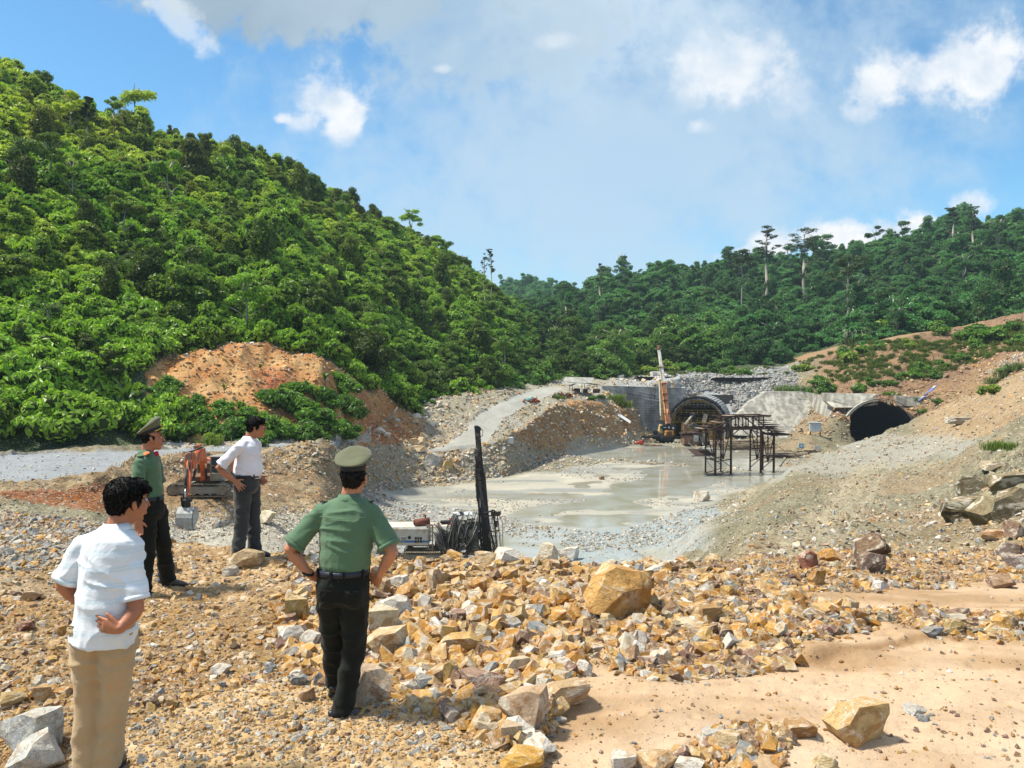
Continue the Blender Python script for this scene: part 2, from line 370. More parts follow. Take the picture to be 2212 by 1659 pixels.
def region(px, py, s, poly, lo, hi, warp):
    wx, wy = warp
    return (inpoly(px + wx, py + wy, poly) & (s >= lo) & (s < hi)).astype(np.float32)

def make_ground():
    ds, zs, ss = grid(SEG, 0); zs = soften(zs, 3)
    nr, nc = ds.shape
    PX = np.broadcast_to(pxs, ds.shape); X = Xof(PX, ds, zs); Y = ds.copy()
    dep = ds * cos(PITCH) - (zs - CZ) * sin(PITCH)
    PY = CY - F * (ds * sin(PITCH) + (zs - CZ) * cos(PITCH)) / dep
    # outline wobble in metres on the ground, expressed in picture units at that distance
    sc = F / np.maximum(dep, 2)
    g1 = fbm(X / 3.5, Y / 3.5, 4, 3); g2 = fbm(X / 3.5 + 40, Y / 3.5, 4, 9)
    gn1 = fbm(X / .8, Y / .8, 4, 21); gn2 = fbm(X / .8 + 9, Y / .8, 4, 22)
    near = ss < 3.3
    wx = np.where(near, gn1 * 45, g1 * 26); wy = np.where(near, gn2 * 16, g2 * 7)
    rg = lambda poly, lo=0, hi=99: region(PX, PY, ss, poly, lo, hi, (wx, wy))
    sand = blur2(np.clip(rg(SAND, 0, 3.6) - rg(ISLE, 0, 3.6) - rg(ISLE2, 0, 3.2), 0, 1), 14)
    dirt = blur2(rg(DIRT, 0, 3.3), 4)
    mud = blur2(rg(FLOORMUD, 5, 9.2), 3); blue = blur2(rg(BLUEGRAV, 4.5, 7), 3); rockf = rg(ROCKFLOOR, 4.5, 8)
    wat = np.zeros_like(sand)
    for p in STREAMS: wat = np.maximum(wat, rg(p, 4.5, 9.3))
    pud = fbm(X / 11 + fbm(X / 6, Y / 6, 3, 8) * .6, Y / 2.4, 5, 143); wat = np.maximum(wat, np.clip((pud - .23) * 14, 0, 1) * (mud > .6)); wat = blur2(wat, 2)
    red = blur2(rg(REDSOIL, 4.3, 9.5), 1)
    nowarp = lambda poly, lo, hi: blur2(region(PX, PY, ss, poly, lo, hi, (wx * .25, wy * .3)), 1)
    roadl = nowarp(ROADL, 8.85, 11.2); roadm = nowarp(ROADM, 8.9, 11.5); bank = blur2(rg(ORANGEBANK, 7.6, 10.4), 2)
    track = blur2(rg(TRACK, 3.5, 6.5), 6); roadr = blur2(rg(ROADR, 5.2, 6.6), 4)
    redbank = nowarp([(-1500,1062),(-10,1066),(200,1062),(330,1050),(345,1100),(230,1110),(60,1092),(-1500,1100)], 6.2, 8.7)
    # relief
    pit = np.clip((ss - 4.2) / 1.0, 0, 1)
    flat = np.clip(mud + blue * .6 + wat + roadl + roadm * .8 + roadr * .3, 0, 1)
    amp_n = (1 - np.clip((ss - 3.3) / .8, 0, 1))
    rough_n = fbm(X / .55, Y / .55, 4, 31) * .07 + fbm(X / 1.9, Y / 1.9, 3, 32) * .10 + fbm(X / .13, Y / .13, 3, 41) * .02
    dent = np.clip(fbm(X / .17, Y / .13, 2, 37) - .28, 0, 1) * -.05 * (fbm(X / .9, Y / .9, 2, 38) > -.1)
    soft_n = fbm(X / 1.6, Y / 1.6, 3, 33) * .05 + fbm(X / .28, Y / .22, 4, 34) * .022 + dent
    dirt_n = fbm(X / .5, Y / .5, 4, 35) * .028 + fbm(X / .09, Y / .09, 3, 36) * .013
    # ripples of run-off in the sand, and the little broken bank that crosses it
    flow = fbm(X / 2.2 - Y / 1.1, Y / .35 + X / 4.0, 4, 77)
    trk = sum(np.sin(np.clip((Y - (a_ + X * b_ + .25 * gn1)) / .16, -pi, pi)) * c_ for a_, b_, c_ in ((5.15, .10, .02), (5.75, .12, .022), (6.5, .06, .016), (7.4, .09, .014))); soft_n = soft_n + 1.5 * trk * (.5 + .8 * np.abs(gn2)); soft_n = soft_n + flow * .022 + (1 - np.abs(fbm(X / 1.1 + 3, Y / .5, 3, 78)) * 3).clip(0, 1) * -.018
    cut = (PY - (1452 - (PX - 1500) * .165 + gn2 * 10)); cutm = ((PX > 1480)).astype(float) * np.clip((PX - 1480) / 150, 0, 1)
    cutline = cutm * np.exp(-(cut / (4 + 3 * gn1)) ** 2); soft_n = soft_n + cutm * .025 * np.exp(-((cut + 9) / 7) ** 2) * (.6 + gn1); soft_n = soft_n - cutm * .045 * (1 / (1 + np.exp(-np.clip(cut / 3.0, -20, 20)))) * np.exp(-np.clip(cut, 0, 400) / 120)
    hn = rough_n * (1 - sand) * (1 - dirt) + soft_n * sand + dirt_n * dirt * (1 - sand)
    hn = hn * np.clip((ds - 1) / 2, 0.2, 1)
    hp = fbm(X / 5, Y / 5, 5, 51) * .75 + fbm(X / 1.1, Y / 1.1, 4, 52) * .28 + fbm(X / .4, Y / .4, 2, 54) * .08
    hf = fbm(X / 7, Y / 7, 4, 53) * .10 + fbm(X / .9, Y / .9, 3, 55) * .05
    ridg = 1 - np.abs(fbm(X / 2.4, Y / 2.4, 4, 61)) * 2.2
    vert = np.clip((ss - 8.0) / .5, 0, 1) * np.clip((11 - ss) / 1, 0, 1)
    hp = hp + ridg * .30 * vert * (1 - roadl) * (1 - roadm)
    h = hn * amp_n + (1 - amp_n) * (hp * (1 - flat) * (.35 + .65 * np.clip(Y / 45, 0, 1)) + hf * flat)
    floorm = blur2((((ss > 5.4) & (ss < 8.15) & (zs < -13.4))).astype(np.float32), 4)
    h = h * (1 - floorm * .75) - wat * .34 * (Y > 50)
    for bx, by, bd, br_, bh in ((1752, 960, 150, 4.5, 3.0), (1640, 958, 160, 6, 1.6), (1560, 985, 168, 3, .4), (1808, 950, 153.5, 3.0, 4.5)):
        c_ = W(bx, by, bd); h = h + bh * np.exp(-(((X - c_.x) ** 2 + (Y - c_.y) ** 2) / br_ ** 2)) * (ss > 7)
    # big rock outcrop on the right above the bench
    out = blur2(inpoly(PX + wx * .6, PY + wy, [(2075,1085),(2100,1012),(2150,985),(2400,960),(2400,1118),(2200,1112),(2120,1112)]).astype(np.float32) * (ss > 4) * (ss < 5.4), 3)
    strat = fbm((X + Y * .3) / .9, Y / 3.5, 5, 71)
    h = h + out * (ridg * .35 + strat * .45)
    Zf = zs + h
    XX, YY = X.copy(), Y.copy()
    # steep banks: push faces sideways too so that they do not stretch into streaks
    YY += (1 - amp_n) * (1 - flat) * fbm(X / 2.1, zs / 1.2 + 7, 4, 81) * .7 * np.clip(Y / 60, 0, 1)
    # behind the camera the same sheet spreads out flat
    XX[0] = np.linspace(-60, 60, nc); YY[0] = -25; Zf[0] = 0
    # colours of the materials themselves
    def C(*c): return np.array(c, np.float32)
    nA = fbm(X / 1.7, Y / 1.7, 4, 91)[..., None]; nB = fbm(X / 9, Y / 9, 4, 92)[..., None]; nC = fbm(X / .35, Y / .35, 3, 93)[..., None]
    def mixc(a, b, t): return a + (b - a) * np.clip(t, 0, 1)
    col = np.broadcast_to(C(.28, .175, .075), (*ds.shape, 3)).copy()
    col = mixc(col, C(.39, .265, .14), .5 + nA); col = mixc(col, C(.30, .17, .07), .35 * (nC > .1) + .0)
    lx = np.clip((420 - PX) / 300, 0, 1)[..., None] * ((ss > 2.2) & (ss < 4))[..., None] * (PY < 1330)[..., None]
    col = mixc(col, C(.33, .28, .20), lx * (.75 + nA) * (PX < 260)[..., None])
    e = lambda a: a[..., None]
    mid = np.clip((ss - 3.4) / 1.0, 0, 1)
    olive = mixc(mixc(C(.15, .138, .085), C(.225, .205, .135), .5 + nA * 1.3), C(.25, .175, .10), np.clip((nB - .05) * 4, 0, 1) * .6)
    rut = np.zeros_like(ds)
    for pl in (((1745, 1250), (1770, 1120), (1835, 1035), (1880, 1000), (2000, 985)), ((1815, 1250), (1835, 1130), (1880, 1060), (1925, 1015), (2040, 1000)), ((1470, 1190), (1560, 1110), (1650, 1040))):
        for k_ in range(len(pl) - 1):
            (x1, y1), (x2, y2) = pl[k_], pl[k_ + 1]; tt = np.clip(((PX - x1) * (x2 - x1) + (PY - y1) * (y2 - y1)) / ((x2 - x1) ** 2 + (y2 - y1) ** 2), 0, 1); dd_ = np.hypot(PX - (x1 + tt * (x2 - x1)), (PY - (y1 + tt * (y2 - y1))) * 1.3); rut = np.maximum(rut, np.exp(-(dd_ / (9 + 8 * gn1)) ** 2) * (ss > 4.2) * (ss < 7))
    col = mixc(col, olive, e(mid)); col = mixc(col, C(.34, .30, .21), e(rut) * .75); Zf = Zf - rut * .12
    # left pit side: brown earth; right of it grey broken rock
    lp = np.clip((800 - PX) / 120, 0, 1) * ((ss > 5.4) & (ss < 9.4))
    brown = mixc(C(.21, .13, .06), C(.31, .235, .135), .5 + nA * 1.6)
    col = mixc(col, brown, e(lp))
    grey = mixc(C(.24, .26, .255), C(.33, .34, .32), .5 + nA * 1.4)
    gf = ((ss > 4.6) & (ss < 6.9)) * np.clip((PX - 740) / 90, 0, 1) * np.clip((1560 - PX) / 60, 0, 1)
    col = mixc(col, grey, e(gf)); col = mixc(col, grey, e(np.clip(rockf, 0, 1)))
    pad = inpoly(PX, PY, [(340,1125),(900,1095),(900,1230),(340,1230)]) & (ss > 4.3) & (ss < 6.2) & (PX < 800)
    col = mixc(col, C(.40, .38, .32), e(pad * .85))
    side = (ss >= 8) * np.clip((PX - 780) / 60, 0, 1) * np.clip((1460 - PX) / 60, 0, 1)
    col = mixc(col, mixc(C(.26, .24, .18), C(.32, .31, .265), .5 + nB * 2), e(side) * .9)
    col = mixc(col, C(.36, .26, .15), e(side) * np.clip(nB * 3, 0, 1) * (PX < 1010)[..., None])
    back = (((ss >= 9.6) & (ss < 12)) | ((ss >= 8.5) & (PX > 1520) & (PX < 1660))) * np.clip((PX - 1300) / 60, 0, 1) * np.clip((1730 - PX) / 50, 0, 1)
    col = mixc(col, mixc(C(.25, .27, .285), C(.34, .355, .36), .5 + nA), e(back))
    hr = (ss >= 8.2) * np.clip((PX - 1740) / 50, 0, 1)
    brn = mixc(mixc(C(.17, .095, .05), C(.24, .145, .08), .5 + nA * 1.4), C(.25, .155, .075), np.clip(nB * 2.5, 0, 1))
    col = mixc(col, brn, e(hr))
    spoil = ((ss >= 5.3) & (ss < 8.2)) * np.clip((PX - 1960) / 60, 0, 1)
    col = mixc(col, mixc(C(.28, .19, .10), C(.36, .26, .15), .5 + nA), e(spoil))
    col = mixc(col, C(.29, .285, .25), e(roadr) * .8); col = mixc(col, C(.31, .27, .18), e(track) * .7)
    mudn = fbm(X / 9 + fbm(X / 5, Y / 5, 3, 7), Y / 2.6, 5, 141)[..., None]; col = mixc(col, mixc(C(.43, .405, .33), C(.24, .25, .235), .42 + mudn * 2.4), e(mud)); col = mixc(col, C(.255, .30, .315) + nA * .03, e(blue) * .95)
    ring = np.clip(blur2(wat.copy(), 10) * 1.6 - wat, 0, 1) * (mud > .3); col = col * (1 - .42 * e(ring)); col = mixc(col, C(.30, .30, .26), e(wat) * .9)
    col = mixc(col, mixc(C(.29, .145, .05), C(.36, .22, .10), .5 + nA * 1.5), e(bank))
    col = mixc(col, C(.22, .085, .030) + nA * .05, e(np.clip(red + redbank, 0, 1)))
    col = mixc(col, C(.235, .255, .275) + nA * .04 + nC * .03, e(roadl)); col = mixc(col, C(.33, .33, .30) + nA * .05, e(roadm))
    md = inpoly(PX + gn1 * 14, PY + gn2 * 8, MOUND) & ((ss > 10.2) | ((ss > 9.3) & (PX > 770))) & (PX < 925)
    moundc = mixc(mixc(C(.40, .165, .045), C(.48, .285, .115), .5 + nA * 1.6), C(.28, .078, .024), np.clip(nB * 3 - .1, 0, 1))
    col = mixc(col, moundc, e(md)); col = mixc(col, C(.40, .39, .37), e(((ss > 10) & (ss < 10.9)) & (PX > 350) & (PX < 800)) * .8)
    fieldg = ((ss >= 11) & (PX > 1240) & (PX < 1740)); col = mixc(col, C(.05, .09, .03), e(fieldg) * (.3 + nA))
    sandc = mixc(C(.49, .345, .22), C(.36, .235, .13), .5 + e(flow) * 2.4 + nC * .4); sandc = mixc(sandc, C(.54, .41, .29), np.clip(nA * 2, 0, 1)); sandc = mixc(sandc, C(.33, .20, .10), np.clip(e(cutline) * 1.0, 0, 1))
    col = mixc(col, sandc, e(sand)); dirtc = mixc(C(.42, .285, .14), C(.49, .345, .18), .5 + nA * 1.5)
    col = mixc(col, dirtc, e(dirt) * (1 - e(sand)))
    col = mixc(col, C(.15, .14, .095) * (1 + nC) + np.clip(strat * 1.5, 0, 1)[..., None] * C(.20, .17, .09) - np.clip(-strat * 2, 0, 1)[..., None] * C(.08, .08, .06), e(out))
    wet = np.clip(mud * (.35 + .6 * (nB[..., 0] > 0)) + wat * .9, 0, 1) * .8
    nv = nr * nc; idx = np.arange(nv).reshape(nr, nc)
    q = np.stack([idx[:-1, :-1], idx[:-1, 1:], idx[1:, 1:], idx[1:, :-1]], -1).reshape(-1, 4)
    V = np.stack([XX, YY, Zf], -1).reshape(-1, 3)
    return dict(V=V, q=q, col=np.clip(col, 0.01, .9).reshape(-1, 3), wet=wet.reshape(-1), PX=PX.reshape(-1), PY=PY.reshape(-1), s=ss.reshape(-1),
                sand=sand.reshape(-1), dirt=dirt.reshape(-1), shape=(nr, nc), md=md.reshape(-1), edge=(XX[-1], YY[-1], Zf[-1], col[-1]), flat=np.clip(flat, 0, 1).reshape(-1), wat=wat.reshape(-1))
G = make_ground()

# tunnel mouths: centre line, radius, floor, used to open the ground inside them
TUN1 = dict(c=W(1506, 950, 168).xy, z=-14.0, r=5.8, zo=3.3, yaw=R(-20), L=16)
TUN2 = dict(c=W(1898, 950, 155.6).xy, z=-14.0, r=7.05, zo=2.3, yaw=R(-9), L=60)
def in_tunnel(V, t, extra=-.15, back=30, front=-6):
    c, s = cos(t['yaw']), sin(t['yaw'])
    dx, dy = V[:, 0] - t['c'][0], V[:, 1] - t['c'][1]
    lx = dx * c + dy * s; ly = -dx * s + dy * c
    zc = t['z'] + t['zo']
    return (lx ** 2 + np.clip(V[:, 2] - zc, 0, None) ** 2 < (t['r'] + extra) ** 2) & (ly > front) & (ly < back) & (V[:, 2] > t['z'] + .35)

def mat_ground():
    m = bpy.data.materials.new('earth and broken rock'); m.use_nodes = True; t = NT(m.node_tree); t.nt.nodes.clear()
    tc = t.n('ShaderNodeTexCoord'); P = tc.outputs['Object']
    a = t.n('ShaderNodeAttribute', attribute_name='soil'); w = t.n('ShaderNodeAttribute', attribute_name='wet'); sm = t.n('ShaderNodeAttribute', attribute_name='smooth')
    f1 = t.noise(P, 14, 6, .7); f2 = t.noise(P, 1.3, 6, .65)
    vo = t.n('ShaderNodeTexVoronoi', {'Vector': P, 'Scale': 16.0, 'Randomness': 1.0}); vo2 = t.n('ShaderNodeTexVoronoi', {'Vector': P, 'Scale': 3.2})
    k = t.m('ADD', .62, t.m('MULTIPLY', f1, .42)); k = t.m('ADD', k, t.m('MULTIPLY', f2, .34))
    pc = t.n('ShaderNodeSeparateColor', {0: vo.outputs['Color']}).outputs[0]; pc2 = t.n('ShaderNodeSeparateColor', {0: vo2.outputs['Color']}).outputs[0]
    st = t.m('SUBTRACT', 1.0, sm.outputs['Fac'])
    k = t.m('ADD', k, t.m('MULTIPLY', st, t.m('MULTIPLY', t.m('SUBTRACT', pc, .5), .38)))
    k = t.m('ADD', k, t.m('MULTIPLY', st, t.m('MULTIPLY', t.m('SUBTRACT', pc2, .5), .26)))
    c = t.n('ShaderNodeVectorMath', {0: a.outputs['Color']}, operation='SCALE'); t.set(c.inputs['Scale'], k)
    c = t.mix(t.m('MULTIPLY', t.sstep(pc, .86, .97), t.m('MULTIPLY', st, .55)), c.outputs[0], (.55, .50, .42))
    c = t.mix(t.m('MULTIPLY', w.outputs['Fac'], .25), c, (.30, .29, .24))
    r = t.m('SUBTRACT', .92, t.m('MULTIPLY', w.outputs['Fac'], .62))
    b = t.n('ShaderNodeBsdfPrincipled', {'Base Color': c, 'Roughness': r, 'Specular IOR Level': .3})
    hgt = t.m('ADD', t.m('MULTIPLY', f1, .5), t.m('MULTIPLY', t.m('MULTIPLY', vo.outputs['Distance'], -1.2), st))
    hgt = t.m('ADD', hgt, t.m('MULTIPLY', t.noise(P, 90, 3, .6), .18))
    hgt = t.m('ADD', hgt, t.m('MULTIPLY', t.m('MULTIPLY', vo2.outputs['Distance'], -1.6), st))
    bn = t.n('ShaderNodeBump', {'Strength': t.m('SUBTRACT', .75, t.m('MULTIPLY', w.outputs['Fac'], .65)), 'Distance': .045, 'Height': hgt}); t.set(b.inputs['Normal'], bn.outputs[0])
    t.n('ShaderNodeOutputMaterial', {0: b.outputs[0]}); return m
MG = mat_ground()
def set_attr(me, name, data, typ):
    at = me.attributes.new(name, typ, 'POINT')
    if typ == 'FLOAT_COLOR': at.data.foreach_set('color', np.concatenate([data, np.ones((len(data), 1))], 1).astype(np.float32).ravel())
    elif typ == 'FLOAT_VECTOR': at.data.foreach_set('vector', np.asarray(data, np.float32).ravel())
    else: at.data.foreach_set('value', np.asarray(data, np.float32 if typ == 'FLOAT' else np.int32).ravel())
q = G['q']; cen = G['V'][q].mean(1)
keep = ~(in_tunnel(cen, TUN1, back=12) | in_tunnel(cen, TUN2, back=24))
gm = mesh_np('ground', G['V'], q[keep], True)
set_attr(gm, 'soil', G['col'], 'FLOAT_COLOR'); set_attr(gm, 'wet', G['wet'], 'FLOAT')
set_attr(gm, 'smooth', np.clip(G['sand'] + G['flat'] * .85 + G['dirt'] * .3, 0, 1), 'FLOAT')
ground = link('ground', gm, MG); tag(ground, 'orange brown earth and grey gravel floor of the excavated site', kind='structure')

# ---- forested hillsides, joined to the ground along its last row
def make_hill():
    ds, zs, ss = grid(HSEG, 11); PX = np.broadcast_to(pxs, ds.shape); X = Xof(PX, ds, zs)
    n0 = SEG and 0
    ex, ey, ez, ecol = G['edge']
    fade = np.clip((ss - 11) / .6, 0, 1)
    h = (fbm(X / 22, ds / 22, 5, 101) * 3.2 + fbm(X / 5, ds / 5, 3, 102) * .6) * fade
    mdr = blur2((inpoly(PX, PYof(ds, zs), MOUND) & (ss < 12.35)).astype(np.float32), 6) * np.clip((ss - 11) / .15, 0, 1); gul = 1 - np.abs(fbm(X / 3.2, ds / 9, 4, 181)) * 2.6
    h = h * (1 - mdr * .5) + mdr * (fbm(X / 5, ds / 5, 4, 182) * 1.5 + gul * .55 - .3)
    Z = zs + h; Y = ds.copy(); X = X.copy(); X[0] = ex; Y[0] = ey; Z[0] = ez
    md = inpoly(PX, PYof(ds, zs), MOUND) & (ss < 12.35)
    nA = fbm(X / 1.7, Y / 1.7, 4, 91)[..., None]; nB = fbm(X / 9, Y / 9, 4, 92)[..., None]
    def C(*c): return np.array(c, np.float32)
    def mixc(a, b, t): return a + (b - a) * np.clip(t, 0, 1)
    col = mixc(C(.030, .055, .014), C(.07, .065, .03), nA) * np.ones((*ds.shape, 1))
    moundc = mixc(mixc(C(.40, .165, .045), C(.48, .285, .115), .5 + nA * 1.6), C(.28, .078, .024), np.clip(nB * 3 - .1, 0, 1))
    col = mixc(col, moundc, md[..., None])
    br = (PX > 1700) & (ss < 11.35); col = mixc(col, C(.27, .17, .09), br[..., None]); 
    nr, nc = ds.shape; idx = np.arange(nr * nc).reshape(nr, nc)
    q = np.stack([idx[:-1, :-1], idx[:-1, 1:], idx[1:, 1:], idx[1:, :-1]], -1).reshape(-1, 4)
    V = np.stack([X, Y, Z], -1).reshape(-1, 3); me = mesh_np('hillside', V, q, True)
    set_attr(me, 'soil', np.clip(col, .01, .9).reshape(-1, 3), 'FLOAT_COLOR'); set_attr(me, 'wet', np.zeros(nr * nc), 'FLOAT'); set_attr(me, 'smooth', np.zeros(nr * nc), 'FLOAT')
    o = link('hillside', me, MG); tag(o, 'steep forested hillsides on both sides of the valley', kind='structure')
    return dict(V=V, q=q, PX=PX.reshape(-1), PY=PYof(Y, Z).reshape(-1), s=ss.reshape(-1), md=md.reshape(-1), shape=(nr, nc))
H = make_hill()
from mathutils.bvhtree import BVHTree
def bvh(V, q): return BVHTree.FromPolygons([tuple(v) for v in V.tolist()], [tuple(f) for f in q.tolist()])
BG = bvh(G['V'], q[keep]); BH = bvh(H['V'], H['q'])
def ground_z(x, y, default=0):
    best = None
    for B in (BG, BH):
        r = B.ray_cast(Vector((x, y, 300)), Vector((0, 0, -1)))
        if r[0] is not None and (best is None or r[0].z > best): best = r[0].z
    return default if best is None else best
def hit(px, py):
    """where the sight line from the bench meets the ground"""
    d = (W(px, py, 10) - Vector((0, 0, CZ))).normalized(); best = None
    for B in (BG, BH):
        r = B.ray_cast(Vector((0, 0, CZ)), d)
        if r[0] is not None and (best is None or r[3] < best[3]): best = r
    return (best[0].copy(), best[1].copy()) if best else (W(px, py, 100), Vector((0, 0, 1)))

# the wide land under and beyond everything, reaching the horizon
b = MB(); b.box((0, 300, -26), (6000, 6000, 2)); o = b.build('terrain', pmat('far land', (.05, .08, .03), .95, bump=0), None)
tag(o, 'low land beyond the valley', kind='structure')
# distant hill closing the valley
def far_hill():
    xs = np.linspace(-400, 500, 180); ys = np.linspace(600, 1000, 60)
    XX, YY = np.meshgrid(xs, ys); t = (YY - 600) / 180
    prof = np.interp(XX, [-500, W(1000,560,760).x, W(1085,570,760).x, W(1150,560,760).x, W(1200,575,760).x, W(1250,612,760).x, W(1330,640,760).x, 700], [45, 62, 68, 73, 68, 54, 44, 40])
    Z = -6 + (prof + 6) * np.sin(np.clip(t, 0, 1) * pi / 2) - np.clip(t - 1, 0, 9) * 25 + fbm(XX / 40, YY / 40, 4, 5) * 5
    n, m = XX.shape; idx = np.arange(n * m).reshape(n, m)
    q = np.stack([idx[:-1, :-1], idx[:-1, 1:], idx[1:, 1:], idx[1:, :-1]], -1).reshape(-1, 4)
    V = np.stack([XX, YY, Z], -1).reshape(-1, 3)
    me = mesh_np('distant_hill', V, q, True)
    o = link('distant_hill', me, pmat('far hill floor', (.045, .07, .03), .95, bump=0)); tag(o, 'blue hazed wooded hill closing the valley', kind='structure')
    return V
FARV = far_hill()

# ---- water: murky brown pools lying in the hollows of the pit floor
def mat_water():
    m = bpy.data.materials.new('murky water'); m.use_nodes = True; t = NT(m.node_tree); t.nt.nodes.clear()
    tc = t.n('ShaderNodeTexCoord'); P = tc.outputs['Object']
    n = t.noise(P, .22, 5, .55, .6)
    c = t.ramp(n, [(.35, (.26, .25, .19)), (.62, (.33, .345, .32))])
    b = t.n('ShaderNodeBsdfPrincipled', {'Base Color': c, 'Roughness': .06, 'Specular IOR Level': .5, 'IOR': 1.33})
    bn = t.n('ShaderNodeBump', {'Strength': .06, 'Distance': .05, 'Height': t.noise(P, 3.0, 3)}); t.set(b.inputs['Normal'], bn.outputs[0])
    t.n('ShaderNodeOutputMaterial', {0: b.outputs[0]}); return m
me = mesh_np('water', [(x, y, -14.13) for y in (64, 172) for x in (-30, 90)], [(0, 1, 3, 2)])
o = link('water', me, mat_water()); tag(o, 'shallow murky rain water lying on the pit floor', kind='structure')
# ------------------------------------------------------------------ rocks
def rock_hull(seed, n=13, an=(1, .8, .6), cut=.55):
    rnd = random.Random(seed); b = bmesh.new()
    for i in range(n):
        v = Vector((rnd.uniform(-1, 1), rnd.uniform(-1, 1), rnd.uniform(-1, 1)))
        m = max(abs(v.x), abs(v.y), abs(v.z)); v = v / m * rnd.uniform(.78, 1) if rnd.random() < cut else v.normalized() * rnd.uniform(.85, 1.15)
        b.verts.new((v.x * an[0] * .5, v.y * an[1] * .5, v.z * an[2] * .5))
    r = bmesh.ops.convex_hull(b, input=b.verts[:])
    bmesh.ops.delete(b, geom=list({g for g in r['geom_interior'] + r['geom_unused'] if isinstance(g, bmesh.types.BMVert)}), context='VERTS')
    bmesh.ops.dissolve_limit(b, angle_limit=R(9), verts=b.verts[:], edges=b.edges[:])
    return b
def cut_block(seed, n=9):
    """a block broken off along flat joints"""
    r = random.Random(seed); b = bmesh.new(); bmesh.ops.create_cube(b, size=1); bmesh.ops.rotate(b, verts=b.verts[:], matrix=Euler((r.uniform(-.25, .25), r.uniform(-.25, .25), r.uniform(-.4, .4))).to_matrix())
    for i in range(n):
        d = Vector((r.gauss(0, 1), r.gauss(0, 1), r.gauss(0, .8))).normalized(); g = bmesh.ops.bisect_plane(b, geom=b.verts[:] + b.edges[:] + b.faces[:], plane_co=d * r.uniform(.36, .56), plane_no=d, clear_outer=True)
        e_ = [x for x in g['geom_cut'] if isinstance(x, bmesh.types.BMEdge)]
        if e_: bmesh.ops.contextual_create(b, geom=e_)
    xs = [v.co for v in b.verts]; lo = Vector([min(c[i] for c in xs) for i in range(3)]); hi = Vector([max(c[i] for c in xs) for i in range(3)]); m = (lo + hi) / 2
    for v in b.verts: v.co = Vector([(v.co[i] - m[i]) / (hi[i] - lo[i]) for i in range(3)])
    bmesh.ops.recalc_face_normals(b, faces=b.faces[:]); return b
def rock_mat(name, mode):
    m = bpy.data.materials.new(name); m.use_nodes = True; t = NT(m.node_tree); t.nt.nodes.clear()
    tc = t.n('ShaderNodeTexCoord'); P = tc.outputs['Object']; oi = t.n('ShaderNodeObjectInfo')
    if mode == 'inst':
        tint = t.n('ShaderNodeAttribute', attribute_type='INSTANCER', attribute_name='tint').outputs['Color']
        off = t.n('ShaderNodeVectorMath', {0: P, 1: tint}, operation='ADD').outputs[0]; sc = 2.0
    else:
        tint = oi.outputs['Color']; sc = 2.2
        off = t.n('ShaderNodeVectorMath', {0: P, 1: oi.outputs['Location']}, operation='ADD').outputs[0]
    n1 = t.noise(off, sc, 8, .68, .8); n2 = t.noise(off, sc * 4.5, 6, .7, .4); n3 = t.noise(off, sc * .8, 3, .5, 1.2)
    pale = t.mix(.66, tint, (.72, .66, .56))
    c = t.mix(t.sstep(n1, .50, .60), tint, pale)
    rust = t.n('ShaderNodeVectorMath', {0: tint, 1: (.62, .45, .30)}, operation='MULTIPLY').outputs[0]
    c = t.mix(t.m('MULTIPLY', t.sstep(n3, .50, .66), .75), c, rust)
    gz = t.n('ShaderNodeSeparateXYZ', {0: t.n('ShaderNodeNewGeometry').outputs['Normal']}).outputs[2]; c = t.mix(t.m('MULTIPLY', t.sstep(gz, .2, .95), t.m('MULTIPLY', t.sstep(n2, .36, .62), .32)), c, (.50, .34, .17))
    k = t.m('ADD', .62, t.m('MULTIPLY', n2, .66)); v = t.n('ShaderNodeVectorMath', {0: c}, operation='SCALE'); t.set(v.inputs['Scale'], k); c = v.outputs[0]
    if mode != 'inst':
        cr = t.n('ShaderNodeTexVoronoi', {'Vector': t.n('ShaderNodeVectorMath', {0: off, 1: t.n('ShaderNodeTexNoise', {'Vector': off, 'Scale': 3.0, 'Detail': 5}).outputs['Color']}, operation='ADD').outputs[0], 'Scale': 2.2}, feature='DISTANCE_TO_EDGE').outputs[0]
        c = t.mix(t.m('MULTIPLY', t.sstep(cr, .035, .0), .55), c, (.10, .07, .04))
    b = t.n('ShaderNodeBsdfPrincipled', {'Base Color': c, 'Roughness': .82, 'Specular IOR Level': .25})
    hh = t.m('ADD', t.m('MULTIPLY', n2, .6), t.m('MULTIPLY', n1, .9))
    bn = t.n('ShaderNodeBump', {'Strength': .55, 'Distance': .09 if mode != 'inst' else .12, 'Height': hh}); t.set(b.inputs['Normal'], bn.outputs[0])
    t.n('ShaderNodeOutputMaterial', {0: b.outputs[0]}); return m
MRI = rock_mat('broken stone', 'inst'); MRO = rock_mat('fractured rock', 'obj')

# a library of small stones, kept outside the scene, for the uncountable rubble
STONES = bpy.data.collections.new('stone shapes')
for i in range(16):
    b = cut_block(100 + i, 4 + i % 5); sc_ = Vector((1, random.uniform(.6, .95), random.uniform(.35, .75))); [setattr(v, 'co', v.co * sc_) for v in b.verts]
    me = bpy.data.meshes.new('stone_shape'); b.to_mesh(me); b.free(); me.materials.append(MRI)
    STONES.objects.link(bpy.data.objects.new('stone_shape_%02d' % i, me))

